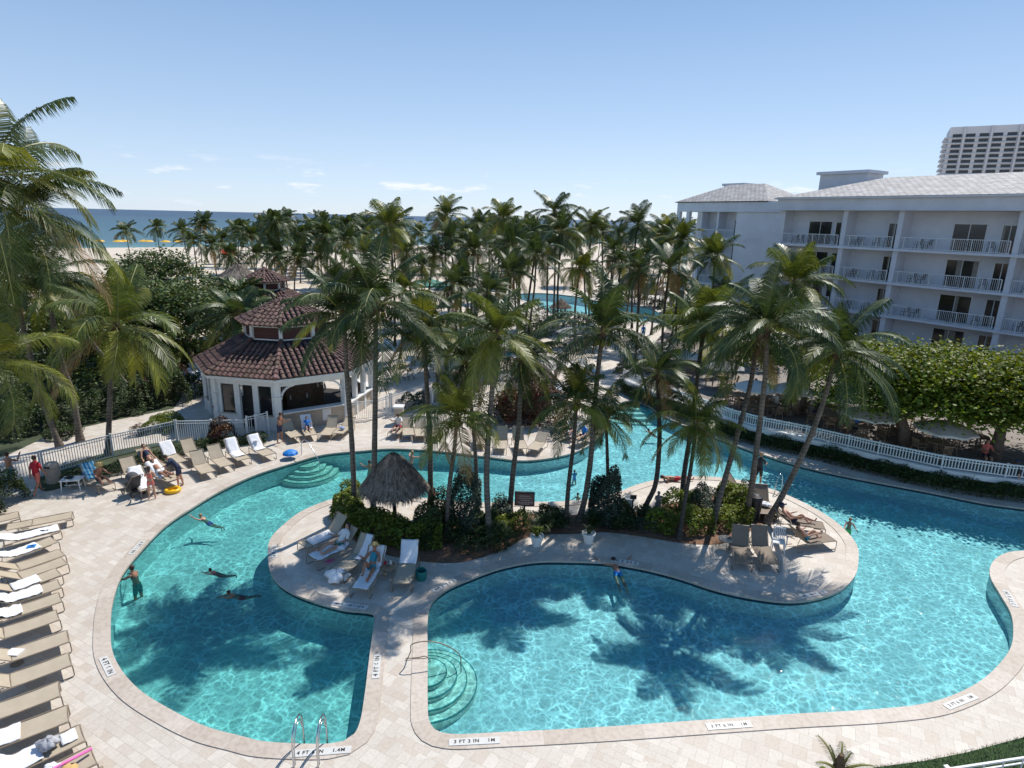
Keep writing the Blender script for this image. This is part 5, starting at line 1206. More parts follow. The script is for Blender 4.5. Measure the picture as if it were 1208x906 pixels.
# north deck
GN = 'loungers along the north side of the channel'
ln1 = lounger((464,511),(474,502),38,'lounger of the seated reader',GN)
ln2 = lounger((482,513),(481,503),50,'tan lounger with a blue bag at its foot',GN); ln3 = lounger((497,514),(496,504),50,'tan lounger behind the yellow palm, left one',GN); ln4 = lounger((512,515),(511,505),50,'tan lounger behind the yellow palm, right one',GN)
heap((*P(480,516,0).to_2d(),0),.22,.22,mat('pale_blue_bag',(.40,.50,.68),.8),'pale blue bag on the paving by the reader','bag','bag',6)
ln5 = lounger((566,524),(565,515),50,'shaded tan lounger left of the upright pair',GN)
ln6 = lounger((590,529),(592,518),62,'left of two upright tan loungers before the crotons',GN); ln7 = lounger((616,529),(611,518),62,'right of two upright tan loungers before the crotons',GN)
ln8 = lounger((628,530),(637,521),38,'low tan lounger turned sideways right of the upright pair',GN)
ln9 = lounger((678,521),(693,514),38,'lounger of the group dressed in blue and white',GN)
ln10 = lounger((668,514),(680,507),38,'lounger behind the group in blue and white',GN); towel(ln10,-.6,1.0,'white towel on the lounger behind the group')
# island, left cluster
GI = 'loungers on the island tip by the thatched hut'
la = lounger((357,643),(390,628.7),50,'lounger nearest the channel with a white towel on its seat',GI); towel(la,.0,1.0,'white towel spread on the seat nearest the channel',wd=.31)
lb = lounger((368,659),(397,645.7),45,'lounger of the reading woman on the island',GI); towel(lb,-.2,1.2,'white towel under the legs of the reading woman',wd=.3)
lc = lounger((396,675),(419,658),45,'lounger with half its back under a white towel',GI); towel(lc,-.78,.3,'narrow white towel down one side of the back',wd=.14,y0=.13)
ld = lounger((424,695),(441,668),45,'lounger fully covered in white towels under the woman in a sun hat',GI); towel(ld,-.8,1.24,'white towel covering the whole lounger of the sun hat woman',wd=.31)
le = lounger((473.6,688),(481,665),50,'lounger with a white towel only on its raised back beside the teal bag',GI); towel(le,-.80,.08,'white towel hanging on a raised back beside the teal bag',wd=.30)
heap((*P(398,686).to_2d(),.0),.36,.42,'towel','big heap of white towels on the paving at the island tip',seed=12)
heap((*P(402,657).to_2d(),.30),.2,.18,'towel','bundle of white towel beside the reading woman',seed=14)
# island, right cluster
GR = 'loungers at the right end of the island'
lf = lounger((877,664),(873,644),62,'sagging brown lounger beside the round table',GR,'sling2'); lg = lounger((910,665),(897,644),62,'brown lounger left of the white plastic chair',GR,'sling2')
lhh = lounger((980,633),(950,636),50,'lounger of the person in blue shorts',GR,'sling2'); li = lounger((972,620),(944,616),38,'lounger of the person in a navy cap',GR,'sling2')
lj = lounger((900,585),(884,580),50,'brown lounger behind the leaning trunks',GR,'sling2'); lk = lounger((906,606),(900,594),50,'brown lounger with towels between the leaning trunks',GR,'sling2')
heap(onl(lk,.5,0,.02),.25,.15,'towel','white towels heaped beside the leaning trunks',seed=21)
# loungers west of the bar and on the far patios
GW = 'white towelled loungers west of the bar'
for i, (x, y) in enumerate([(232,436),(226,443),(238,447)]):
    l_ = lounger((x+8,y+3),(x-6,y-2),38,['upper lounger west of the bar','left lounger west of the bar','lower lounger west of the bar'][i],GW); towel(l_,-.7,1.0,['white towel on the upper lounger west of the bar','white towel on the left lounger west of the bar','white towel on the lower lounger west of the bar'][i])
GP = 'loungers on the far patio'
pat = [(648,438),(640,450),(655,456),(668,462),(676,470),(700,436),(690,430),(632,440),(618,432),(605,440),(742,446),(752,456),(745,436),(733,430),(560,420),(540,415),(620,420),(480,425),(455,405)]
for i, (x, y) in enumerate(pat):
    dx = 9 if i < 9 else -9
    l_ = lounger((x+dx*.5,y+5),(x-dx*.5,y-1),[38,50,24][i%3],'tan lounger among many on the far sunny patio',GP)
    if i%3 != 1: towel(l_,-.7,.9-.3*(i%2),'white towel on a far patio lounger',group='towels on the far patio')
sp = P(662,448); 

# ------------------------------------------------------------------ people
BONES = {}
def person(loc, rz, pose, garments, skin='skin', hair='hair', label='', sc=1.0, hat=None, pitch=0, long_hair=False, roll=0):
    p = dict(hz=.93, a=0, ah=None, armf=(5,5), armb=(10,10), elb=(12,12), thf=(3,-3), thb=(4,4), knee=(4,8)); p.update(pose)
    V_ = []; E_ = []; Rr = []; bone = []
    def add(pt, r, par=None, b=None):
        V_.append(Vector(pt)); Rr.append(r); i = len(V_)-1
        if par is not None: E_.append((par,i)); bone.append((par,i,b))
        return i
    a = R(p['a']); u = Vector((math.sin(a),0,math.cos(a))); fwd = Vector((math.cos(a),0,-math.sin(a))); hc = Vector((0,0,p['hz']))
    pel = add(hc, .115); wa = add(hc+u*.17, .108, pel, 'torso0'); ch = add(hc+u*.34, .128, wa, 'torso1'); nb = add(hc+u*.49, .062, ch, 'torso2')
    ah = R(p['ah']) if p['ah'] is not None else a*.5; uh = Vector((math.sin(ah),0,math.cos(ah))); fh_ = Vector((math.cos(ah),0,-math.sin(ah)))
    nk = add(hc+u*.53+uh*.02, .050, nb, 'neck'); h0 = add(V_[nk]+uh*.08+fh_*.01, .068, nk, 'head'); h1 = add(V_[nk]+uh*.15+fh_*.012, .084, h0, 'head'); h2 = add(V_[nk]+uh*.215, .062, h1, 'head')
    add(V_[h1]-uh*.015+fh_*.098, .012, h1, 'nose')
    for s, k in ((1,0),(-1,1)):
        sh_ = add(hc+u*.455+Vector((0,s*.165,0)), .056, nb, 'shoulder'); f = R(p['armf'][k])-a*0; b = R(p['armb'][k]); e = R(p['elb'][k])
        d = Vector((math.sin(f)*math.cos(b), s*math.sin(b), -math.cos(f)*math.cos(b))); el_ = add(V_[sh_]+d*.29, .040, sh_, 'uparm')
        f2 = f+e; b2 = b*.6; d = Vector((math.sin(f2)*math.cos(b2), s*math.sin(b2), -math.cos(f2)*math.cos(b2))); wr = add(V_[el_]+d*.25, .027, el_, 'forearm'); pm_ = add(V_[wr]+d*.075, .030, wr, 'hand')
        side = Vector((0,1,0)) if abs(d.y) < .8 else Vector((1,0,0)); side = (side-d*side.dot(d)).normalized(); cu = d.cross(side)*(-.35)
        for q, ln in ((-1.2,.062),(-.4,.075),(.4,.08),(1.2,.07)):
            r0 = V_[pm_]+side*(q*.017)+d*.012; f1 = add(r0+d*ln*.5, .0085, pm_, 'hand'); add(r0+d*ln*.9+cu*ln*.5, .0075, f1, 'hand')
        t1 = add(V_[wr]+d*.045+side*(s*-.042), .010, wr, 'hand'); add(V_[t1]+d*.04+side*(s*-.012), .008, t1, 'hand')
        hp = add(hc+Vector((0,s*.088,-.03))+fwd*.0, .088, pel, 'hip'); t = R(p['thf'][k]); tb = R(p['thb'][k])
        d = Vector((math.sin(t)*math.cos(tb), s*math.sin(tb), -math.cos(t)*math.cos(tb))); kn = add(V_[hp]+d*.42, .056, hp, 'thigh')
        t2 = t-R(p['knee'][k]); d = Vector((math.sin(t2)*math.cos(tb), s*math.sin(tb)*.6, -math.cos(t2)*math.cos(tb))); cf = add(V_[kn]+d*.16, .054, kn, 'shin'); an = add(V_[kn]+d*.40, .036, cf, 'shin')
        fd = Vector((math.cos(t2),0,math.sin(t2))); hl_ = add(V_[an]+d*.045+fd*.03, .034, an, 'foot'); add(V_[hl_]+fd*.13, .024, hl_, 'foot')
    me = bpy.data.meshes.new('person'); me.from_pydata([tuple(v) for v in V_], E_, []); tmp = bpy.data.objects.new('tmp', me); C.objects.link(tmp)
    md = tmp.modifiers.new('s','SKIN'); md.use_smooth_shade = True
    for i, sv in enumerate(me.skin_vertices[0].data): sv.radius = (Rr[i],Rr[i]); sv.use_root = (i == 0)
    sb_ = tmp.modifiers.new('u','SUBSURF'); sb_.levels = 1
    dg = bpy.context.evaluated_depsgraph_get(); out = bpy.data.meshes.new_from_object(tmp.evaluated_get(dg)); bpy.data.objects.remove(tmp); bpy.data.meshes.remove(me)
    out.name = 'person'; out.materials.clear(); out.materials.append(M[skin])
    for pl in out.polygons: pl.use_smooth = True
    o = bpy.data.objects.new('person', out); C.objects.link(o); o.location = loc; o.rotation_euler = (roll,pitch,rz); o.scale = (sc,)*3; tag(o, label, 'person')
    # clothing follows the body surface
    co_ = np.array([v.co[:] for v in out.vertices]); nm_ = np.array([v.normal[:] for v in out.vertices])
    A_ = np.array([V_[b[0]][:] for b in bone]); B_ = np.array([V_[b[1]][:] for b in bone]); names = [b[2] for b in bone]; AB = B_-A_; L2 = (AB**2).sum(1)
    t = np.clip(((co_[:,None,:]-A_[None])*AB[None]).sum(2)/L2[None],0,1); dist = np.linalg.norm(co_[:,None,:]-(A_[None]+t[...,None]*AB[None]),axis=2)-np.array([(Rr[b[0]]+Rr[b[1]])/2 for b in bone])[None]
    nb_ = dist.argmin(1); tt = t[np.arange(len(co_)), nb_]; bn = [names[i] for i in nb_]
    rules = {'shirt': lambda b,t: b in ('torso0','torso1','torso2','shoulder') or (b == 'uparm' and t < .7), 'top': lambda b,t: b in ('torso1',) or (b == 'torso2' and t < .35), 'bikini_top': lambda b,t: b == 'torso1' and t > .45 or b == 'torso2' and t < .25,
      'shorts': lambda b,t: b == 'hip' or (b == 'torso0' and t < .25) or (b == 'thigh' and t < .62), 'trunks': lambda b,t: b == 'hip' or (b == 'torso0' and t < .15) or (b == 'thigh' and t < .30), 'trousers': lambda b,t: b in ('hip','thigh') or (b == 'torso0' and t < .2) or (b == 'shin'),
      'bikini_bottom': lambda b,t: b == 'hip' or (b == 'torso0' and t < .05) or (b == 'thigh' and t < .06), 'swimsuit': lambda b,t: b in ('torso0','torso1','hip') or (b == 'thigh' and t < .05), 'dress': lambda b,t: b in ('torso0','torso1','torso2','hip') or (b == 'thigh' and t < .8)}
    for g, mt in garments:
        rule = rules[g]; ok = [rule(bn[i], tt[i]) for i in range(len(co_))]; mb = MB(); idx = {}
        for pl in out.polygons:
            vs = list(pl.vertices)
            if sum(ok[i] for i in vs) >= len(vs)*.5:
                f = []
                for i in vs:
                    if i not in idx: idx[i] = len(mb.v); mb.v.append(tuple(co_[i]+nm_[i]*.011))
                    f.append(idx[i])
                mb.f.append(tuple(f)); mb.m.append(0)
        if mb.f: c_ = mb.build(g, M[mt], o, smooth=True)
    hcx = V_[h1]-fh_*.018+uh*.022; rot = Vector((0,0,1)).rotation_difference(uh).to_matrix()
    mb = MB(); mb.ellipsoid(tuple(hcx), (.094,.090,.098), 12, 8, rot=rot)
    if long_hair: mb.ellipsoid(tuple(hcx-fh_*.05-uh*.10), (.05,.07,.13), 10, 6, rot=rot)
    # leave the face free: keep what lies behind and above
    keep = [f for f in mb.f if (lambda q: (q-V_[h1]).dot(fh_) < .035 or (q-V_[h1]).dot(uh) > .055)(sum((Vector(mb.v[i]) for i in f), Vector())/len(f))]
    mb.f = keep; mb.m = [0]*len(keep); mb.build('hair', M[hair], o, smooth=True)
    for s in (-1,1):
        mb = MB(); mb.ellipsoid(tuple(V_[h1]+fh_*.080+Vector((0,s*.03,0))+uh*.008), (.008,.010,.007), 6, 4); mb.build('eye', M['black'], o)
    if hat:
        mb = MB(); mb.lathe([(0,.10),(.06,.10),(.092,.07),(.10,.0),(.19 if hat != 'cap' else .105,-.012),(.10,-.004)],16)
        if hat == 'cap': mb.box((.13,0,.0),(.12,.13,.012))
        h = mb.build('hat', M['straw'] if hat == 'straw' else (M['navy'] if hat == 'cap' else M['hat_white']), o, smooth=True); h.location = V_[h1]+uh*.055; h.rotation_euler = (0, ah, 0)
    return o
def face(px0, px1):   # heading from one ground pixel to another
    a_, b_ = P(*px0), P(*px1); return math.atan2(b_.y-a_.y, b_.x-a_.x)
def at(px, py, z=0): p = P(px,py); return (p.x,p.y,z)
W_ = math.pi
person(at(16,577),R(95),dict(armf=(60,60),elb=(90,90),thf=(2,-2)),[('shorts','teal_cloth')],'skin_tan','hair','bare backed man in turquoise shorts standing at the gate fence')
person(at(47,583),R(80),dict(thf=(22,-16),knee=(12,22),armf=(-15,15),a=4),[('shirt','red'),('shorts','coral')],'skin_tan','hair','man in a red shirt and orange shorts walking past the stone litter bin',1.02)
person(at(213,574),R(190),dict(a=38,ah=50,thf=(4,-2),armf=(25,35),elb=(10,25),hz=.92),[('shirt','navy'),('shorts','navy')],'skin','hair','man in a navy polo shirt bending over a lounger',1.0)
person(at(180,588),R(120),dict(a=14,armf=(40,30),elb=(40,50)),[('bikini_top','coral'),('bikini_bottom','coral')],'skin','hair','girl in a pink bikini standing behind the stroller',.84,long_hair=True)
person(at(331,522),R(-10),dict(a=5,ah=25,armf=(30,35),elb=(80,80)),[('shorts','navy')],'skin_tan','hair','bare chested man looking down at his hands at the bar corner',hat=None)
def recline(L_, garments, skin, hair, label, s=.12, knees=(10,35), arms=(35,70), hat=None, y=0, sc=1, torso=None, long_hair=False, hd=None):
    hx,hy,rz,be = L_; x = s; loc = (hx+x*math.cos(rz)-y*math.sin(rz), hy+x*math.sin(rz)+y*math.cos(rz), LH+.115*sc-.0)
    a_ = -(90-math.degrees(be)) if torso is None else torso
    return person(loc, rz, dict(hz=0,a=a_,ah=(a_*.4 if hd is None else hd),thf=(90+knees[0]*.5,90+knees[1]),knee=(knees[0],knees[1]*2),armf=(arms[0],arms[0]+10),elb=(arms[1],arms[1]),armb=(18,18)),garments,skin,hair,label,sc,hat,long_hair=long_hair)
recline(LF['a'],[('shorts','navy')],'skin_tan','hair_blond','man in a straw hat sitting up on the blue towelled lounger',.55,(40,30),(50,40),'straw',torso=12,hd=25)
recline(LF['c'],[('bikini_top','navy'),('bikini_bottom','navy')],'skin','hair','woman in a dark bikini reclining on a tan lounger',.08,(8,30),(25,40))
recline(LF['k'],[('trunks','hat_white')],'skin_tan','hair','man lying low on a white towel beside the bending man',.0,(4,8),(20,10),torso=-72)
recline(lb2,[('shirt','blue'),('shorts','navy')],'skin','hair','child in blue sitting on a white towel in front of the bar',.1,(20,30),(45,60),torso=-20,sc=.75)
recline(ln1,[('shirt','hat_white'),('shorts','red')],'skin','hair','reader in a white shirt and red shorts on the north deck',.35,(30,25),(60,60),torso=5,hd=30)
recline(lb,[('shirt','hat_white'),('trunks','teal')],'skin','hair','woman with dark hair reading under a green cover on the island',.1,(6,20),(40,70),long_hair=True)
recline(ld,[('bikini_top','teal_cloth'),('bikini_bottom','teal_cloth')],'skin_tan','hair_blond','woman in a straw sun hat and turquoise bikini on the white towels',.1,(10,55),(50,80),'straw')
recline(lhh,[('trunks','teal_cloth')],'skin','hair','person in blue shorts with bent knees on a brown lounger',.1,(40,55),(40,60))
recline(li,[('trunks','navy')],'skin','hair','person in a navy cap lying back by the channel',.1,(30,50),(40,70),'cap')
recline(ln9,[('shirt','blue'),('shorts','navy')],'skin','hair','person in light blue sitting on the curve of the north deck',.3,(40,20),(40,40),torso=10)
recline(ln10,[('shirt','hat_white'),('shorts','coral')],'skin','hair','person in white sitting behind the one in light blue',.4,(40,30),(40,40),torso=12)
person(at(893,574),R(60),dict(a=6,armf=(20,25),elb=(40,60)),[('shirt','black'),('shorts','black')],'skin','hair_blond','woman in black standing at the edge of the channel behind the leaning trunks',.98)
person(at(1190,584),R(10),dict(thf=(20,-14),knee=(8,20)),[('shirt','black'),('trousers','navy')],'skin','hair','man in dark clothes and a cap walking below the terrace at the right edge',1.0,'cap')
person((*P(797,567).to_2d(),.13),R(10),dict(hz=0,a=-85,ah=-70,thf=(95,110),knee=(10,45),armf=(-20,-20)),[('trunks','red')],'skin_tan','hair','person in red shorts lying on the paving at the channel edge')
person((*P(160,678).to_2d(),-1.30),R(165),dict(a=12,thf=(6,2),armf=(62,55),elb=(20,20),armb=(12,14)),[('shorts','teal')],'skin_tan','hair','tanned man standing in the water holding the west pool edge',.95)
def swimmer(px, py, rz, g, skin, hair, label, sc=1, flat=True, pose=None, z=None):
    if flat: return person((*P(px,py).to_2d(), -.24 if z is None else z), rz, pose or dict(hz=0,a=60,ah=10,thf=(-80,-66),knee=(8,16),armf=(120,60),elb=(15,20),armb=(25,35)), g, skin, hair, label, sc)
    return person((*P(px,py).to_2d(), (-1.12 if z is None else z)), rz, pose or dict(a=5,armf=(55,65),armb=(25,20),elb=(25,25),thf=(10,-10)), g, skin, hair, label, sc)
swimmer(246,611,R(170),[('trunks','purple')],'skin','hair_blond','child in purple shorts swimming flat near the west steps',.72,z=-.24)
swimmer(259,672,R(200),[('swimsuit','coral')],'skin','hair','small child in a pink swimsuit paddling in the western lobe',.6,z=-.21)
swimmer(283,697,R(215),[('trunks','red')],'skin_tan','hair','swimmer with spread arms nearest the palm shadows in the western lobe',.7,z=-.24)
person((*P(729,673).to_2d(),-.12),R(95),dict(hz=0,a=84,ah=60,thf=(-86,-80),knee=(5,8),armf=(110,110),armb=(70,70),elb=(5,5)),[('trunks','blue')],'skin_tan','hair','man in blue trunks floating with both arms spread along the island edge')
swimmer(678,556,R(100),[('shirt','blue')],'skin','hair','child in a blue top hanging on to the north deck edge',.62,False,z=-1.02)
swimmer(682,584,R(240),[],'skin','hair','child standing in the channel, only head and shoulders out',.66,False,z=-1.02)
swimmer(698,583,R(180),[],'skin','hair','second child in the channel, partly behind the curving trunk',.66,False,z=-1.02)
swimmer(772,509,R(160),[('swimsuit','coral')],'skin','hair','swimmer in pink near the north steps of the channel',.7)
swimmer(1002,618,R(250),[('trunks','lime_cloth')],'skin_tan','hair_blond','child in lime green shorts standing in the right part of the pool',.72,False,z=-.95)
swimmer(436,551,R(120),[],'skin_tan','hair','dark haired swimmer at the north edge left of the thatched hut',.9,False,z=-1.2,pose=dict(armf=(80,80),armb=(20,20),elb=(20,20)))
person((*P(484,545).to_2d(),-1.02),R(60),dict(a=18,armf=(85,90),armb=(40,50),elb=(10,30)),[('trunks','navy')],'skin','hair_blond','person leaning with both arms on the north edge above the thatched hut',.92)
swimmer(512,586,R(90),[],'skin','hair','swimmer resting at the island edge right of the thatched hut',.85,False,z=-1.05)
for i, (x, y, g1, g2) in enumerate([(660,432,'hat_white','navy'),(737,436,'blue','black'),(655,452,'red','hat_white'),(755,440,'hat_white','navy'),(600,436,'teal_cloth','navy'),(690,408,'hat_white','black'),(758,402,'blue','teal_cloth')]):
    person(at(x,y),R(40+i*70),dict(thf=(12,-8)),[('shirt',g1),('shorts',g2)],'skin','hair',['guest in white on the patio before the far pool','guest in a blue shirt by the far loungers','guest in red beside the patio loungers','guest in white at the north end of the channel','guest in turquoise near the angled fence','waiter in a white shirt by the patio umbrellas','guest in blue beside the lime green tree'][i])
# ------------------------------------------------------------------ pool fittings
def nearest(px, py):
    p = P(px,py); v = Vector((p.x,p.y)); i = min(range(len(pool)), key=lambda k: (pool[k]-v).length); n = len(pool)
    t = (pool[(i+2)%n]-pool[i-2]).normalized(); return pool[i], t, Vector((t.y,-t.x))     # point, tangent, outward normal
def steps(px, py, radii, zs, label):
    c, t, nrm = nearest(px,py); o = empty('pool_steps', (c.x,c.y,0), math.atan2(-nrm.y,-nrm.x), label, 'steps')
    for r, z in zip(radii, zs):
        mb = MB(); pts = [(r*math.cos(a),r*math.sin(a)) for a in [-PI/2+PI*i/26 for i in range(27)]]; mb.prism(pts, -1.36, z, 0); 
        s = mb.build('step', M['step'], o); q = MB()
        for i in range(26):
            a_, b_ = pts[i], pts[i+1]; ia, ib = (a_[0]*(1-.03/r),a_[1]*(1-.03/r)), (b_[0]*(1-.03/r),b_[1]*(1-.03/r))
            q.poly([(*ia,z+.004),(*a_,z+.004),(*b_,z+.004),(*ib,z+.004)]); q.poly([(a_[0]*1.002,a_[1]*1.002,z-.04),(b_[0]*1.002,b_[1]*1.002,z-.04),(b_[0]*1.002,b_[1]*1.002,z+.004),(a_[0]*1.002,a_[1]*1.002,z+.004)])
        q.build('edge_tile', M['step_edge'], s)
steps(504,786,[1.4,1.12,.84,.56],[-.50,-.38,-.25,-.12],'half round steps with dark edges in the right hand lobe')
steps(362,541,[1.5,1.2,.88,.55],[-.68,-.56,-.42,-.26],'half round steps under the blue toy parasol')
steps(745,474,[3.2,2.6,2.0,1.4],[-.62,-.46,-.32,-.18],'wide curved steps at the north end of the channel')
def loop(o, pts, r=.021, nm='rail', m='steel'):
    mb = MB(); sm = []
    P_ = [Vector(p) for p in pts]
    for i in range(len(P_)-1):
        for k in range(5):
            t = k/5; p0=P_[max(i-1,0)];p1=P_[i];p2=P_[i+1];p3=P_[min(i+2,len(P_)-1)]
            sm.append(.5*((2*p1)+(p2-p0)*t+(2*p0-5*p1+4*p2-p3)*t*t+(3*p1-p0-3*p2+p3)*t**3))
    sm.append(P_[-1]); mb.tube(sm, r, 8); mb.build(nm, M[m], o, smooth=True)
c, t, nrm = nearest(366,879); o = empty('pool_ladder', (c.x,c.y,0), math.atan2(-nrm.y,-nrm.x), 'steel pool ladder at the bottom edge of the picture', 'ladder')
for y in (-.27,.27):
    loop(o, [(-.62,y,.02),(-.62,y,.55),(-.52,y,.88),(-.2,y,.98),(.06,y,.80),(.12,y,.3),(.12,y,-.9)]); loop(o, [(-.52,y,.02),(-.50,y,.5),(-.30,y,.80),(-.05,y,.80),(.05,y,.5)], .014, 'brace')
for k in range(3):
    mb = MB(); mb.box((.13,0,-.25-.28*k),(.09,.52,.03)); mb.build('rung', M['steel'], o)
c, t, nrm = nearest(504,784); o = empty('hand_rail', (c.x,c.y,0), math.atan2(-nrm.y,-nrm.x), 'bronze coloured hand rail over the steps of the right hand lobe', 'hand rail'); o.scale = (.78,.78,.82)
loop(o, [(-.70,.25,.02),(-.55,.1,.45),(-.5,0,.80),(0,0,.88),(.6,0,.72),(1.15,0,.30),(1.22,0,-.2),(1.22,0,-.9)], .02, 'rail', 'frame'); loop(o, [(-.75,.27,.05),(-.3,.27,.06),(0,.27,.07),(.2,.27,-.3)], .018, 'lower_rail', 'frame')
c, t, nrm = nearest(362,541); o = empty('hand_rail', (c.x,c.y,0), math.atan2(-nrm.y,-nrm.x), 'steel hand rail over the steps beside the blue toy parasol', 'hand rail')
loop(o, [(-.6,0,.02),(-.55,0,.6),(-.3,0,.92),(.1,0,.9),(.9,0,.35),(1.1,0,.05),(1.1,0,-.6)])
c, t, nrm = nearest(916,580); o = empty('hand_rail', (c.x,c.y,0), math.atan2(-nrm.y,-nrm.x), 'slim steel hand rail at the channel edge behind the brown loungers', 'hand rail')
loop(o, [(-.3,0,.02),(-.25,0,.6),(0,0,.9),(.25,0,.6),(.3,0,-.5)])
# depth markings set in the coping
def plate(px, py, txt, ln, label, flip=False):
    c, t, nrm = nearest(px, py); m_ = c+nrm*.20; a = math.atan2(t.y,t.x)
    if flip: a += PI
    o = MB(); o.box((0,0,.0),(ln,.20,.012)); o = o.build('depth_marker', M['plate'], loc=(m_.x,m_.y,.030)); o.rotation_euler = (0,0,a); tag(o, label, 'depth marker')
    cu = bpy.data.curves.new('lettering','FONT'); cu.body = txt; cu.size = .19; cu.align_x = 'CENTER'; cu.align_y = 'CENTER'; cu.extrude = .001; cu.offset = .004; cu.space_character = 1.15
    if len(txt)*.12 > ln: cu.size = .19*min(1, ln/(len(txt)*.115))
    f = bpy.data.objects.new('tmp', cu); C.objects.link(f); me = bpy.data.meshes.new_from_object(f.evaluated_get(bpy.context.evaluated_depsgraph_get())); bpy.data.objects.remove(f); me.name = 'lettering'; me.materials.clear(); me.materials.append(M['letter'])
    part('lettering', me, o, (0,0,.008))
for px, py, txt, ln, lab in [(376,880,'4 FT 6 IN    1.4M',1.35,'depth marker by the ladder at the bottom'),(434,790,'4 FT 6 IN',.95,'depth marker on the neck between the two lobes'),(562,868,'3 FT 3 IN    1M',1.2,'depth marker at the bottom of the right hand lobe, near its corner'),
  (853,850,'3 FT 6 IN    1M',1.15,'depth marker at the bottom of the right hand lobe, at its middle'),(1124,822,'3 FT 6 IN    1M',1.15,'depth marker where the bottom edge curves up at the right'),(1190,706,'3 FT 6 IN',1.0,'depth marker on the right bank beside the narrow inlet'),
  (966,706,'3 FT 3 IN   1M',1.1,'depth marker at the rounded right end of the island'),(736,668,'3 FT 3 IN',1.0,'depth marker by the floating man in blue trunks'),(409,720,'4 FT 6 IN    1.4M',1.2,'depth marker at the lower edge of the lounger tip'),(533,694,'3 FT 3 IN',1.0,'depth marker where the right hand lobe starts by the neck'),
  (317,652,'4 FT 6 IN',.9,'depth marker at the west tip of the island'),(137,782,'4 FT 6 IN',.95,'depth marker on the west bank beside the lounger row'),(173,645,'4 FT 6 IN',.95,'depth marker on the west bank above the tanned man'),(585,541,'4 FT',.8,'depth marker on the north deck edge')]:
    plate(px, py, txt, ln, lab, False)
# ------------------------------------------------------------------ things on the west deck
p = P(64,569); o = empty('litter_bin', p, 0, 'cream stone litter bin with a domed lid by the gate fence', 'litter bin')
mb = MB(); mb.lathe([(0,0),(.26,0),(.28,.03),(.29,.72),(.27,.74)],20); mb.build('bin_body', M['stone_cream'], o, smooth=False)
mb = MB(); mb.lathe([(.27,.745),(.30,.75),(.29,.86),(.22,.95),(0,.98)],20); l_ = mb.build('lid', M['stone_cream'], o); mb = MB(); mb.box((.0,-.28,.82),(.24,.03,.09)); mb.build('opening', M['black'], o)
p = P(87,577); o = empty('side_table', p, R(12), 'white plastic table with a dark cloth on it beside the stone bin', 'table')
mb = MB(); mb.box((0,0,.50),(.80,.55,.035)); mb.box((0,0,.475),(.72,.47,.03)); mb.build('table_top', M['hat_white'], o)
for x in (-.34,.34):
    for y in (-.22,.22): mb = MB(); mb.tube([(x,y,.48),(x*1.1,y*1.1,0)],[.03,.024],6); mb.build('leg', M['hat_white'], o)
mb = MB(); mb.box((0,0,.2),(.66,.03,.03)); mb.build('stretcher', M['hat_white'], o)
heap((p.x-.1,p.y,.52),.17,.09,'black','dark cloth lying on the white plastic table','cloth','cloth',31)
heap((*P(104,563).to_2d(),0),.26,.45,'black','black bag standing between the low hedge and the striped lounger','bag','bag',33)
# stroller
p = P(158,583); o = empty('baby_stroller', p, R(150), 'dark grey baby stroller with a round hood beside the girl in pink', 'stroller')
mb = MB(); hood = []
for i in range(7):
    a = PI*.05+PI*.62*i/6
    for j in range(9):
        b_ = -PI/2+PI*j/8; mb.v.append((-.05-.30*math.cos(a)*math.cos(b_*.6), .24*math.sin(b_), .72+.33*math.sin(a)*math.cos(b_*.8)))
for i in range(6):
    for j in range(8): mb.f.append((i*9+j,i*9+j+1,(i+1)*9+j+1,(i+1)*9+j)); mb.m.append(0)
mb.build('hood', M['grey_cloth'], o, smooth=True)
mb = MB(); mb.prism([(-.25,-.2),(.25,-.18),(.3,0),(.25,.18),(-.25,.2)],.36,.56,bottom=True); mb.bar((-.25,0,.5),(-.38,0,.95),.4,.06); mb.build('seat', M['black'], o)
mb = MB()
for s in (-1,1): mb.tube([(.38,s*.22,.14),(-.1,s*.24,.55),(-.52,s*.24,1.0)],.014,6); mb.tube([(-.34,s*.24,.14),(.05,s*.24,.5)],.014,6)
mb.tube([(-.52,-.24,1.0),(-.55,0,1.02),(-.52,.24,1.0)],.018,6); mb.tube([(.38,-.22,.14),(.38,.22,.14)],.012,6); mb.tube([(-.34,-.26,.14),(-.34,.26,.14)],.012,6); mb.build('frame', M['frame'], o)
mb = MB(); mb.box((0,0,.24),(.45,.34,.12)); mb.build('basket', M['black'], o)
for x, s in ((.38,-1),(.38,1),(-.34,-1),(-.34,1)):
    mb = MB(); n = 14
    for i in range(n):
        a = 2*PI*i/n; b_ = 2*PI*(i+1)/n; mb.bar((x+.12*math.cos(a),s*.25,.135+.12*math.sin(a)),(x+.12*math.cos(b_),s*.25,.135+.12*math.sin(b_)),.03,.03,up=(0,1,0))
    for i in range(5): a = 2*PI*i/5; mb.bar((x,s*.25,.135),(x+.11*math.cos(a),s*.25,.135+.11*math.sin(a)),.014,.014)
    mb.build('wheel', M['black'], o)
def torus(c, R_, r, m, nm, lab, cat, disc=None, n=28):
    mb = MB()
    for i in range(n):
        for j in range(10):
            a = 2*PI*i/n; b_ = 2*PI*j/10; q = R_+r*math.cos(b_); mb.v.append((q*math.cos(a),q*math.sin(a),r+r*math.sin(b_)))
    for i in range(n):
        for j in range(10): mb.f.append((i*10+j,((i+1)%n)*10+j,((i+1)%n)*10+(j+1)%10,i*10+(j+1)%10)); mb.m.append(0)
    if disc: mb.lathe([(0,.05),(R_,.05)],n)
    o = mb.build(nm, M[m], smooth=True, loc=c); return tag(o, lab, cat)
torus(P(204,580),.26,.085,'yellow','swim_ring','bright yellow inflatable ring on the paving near the pool edge','swim ring',True)
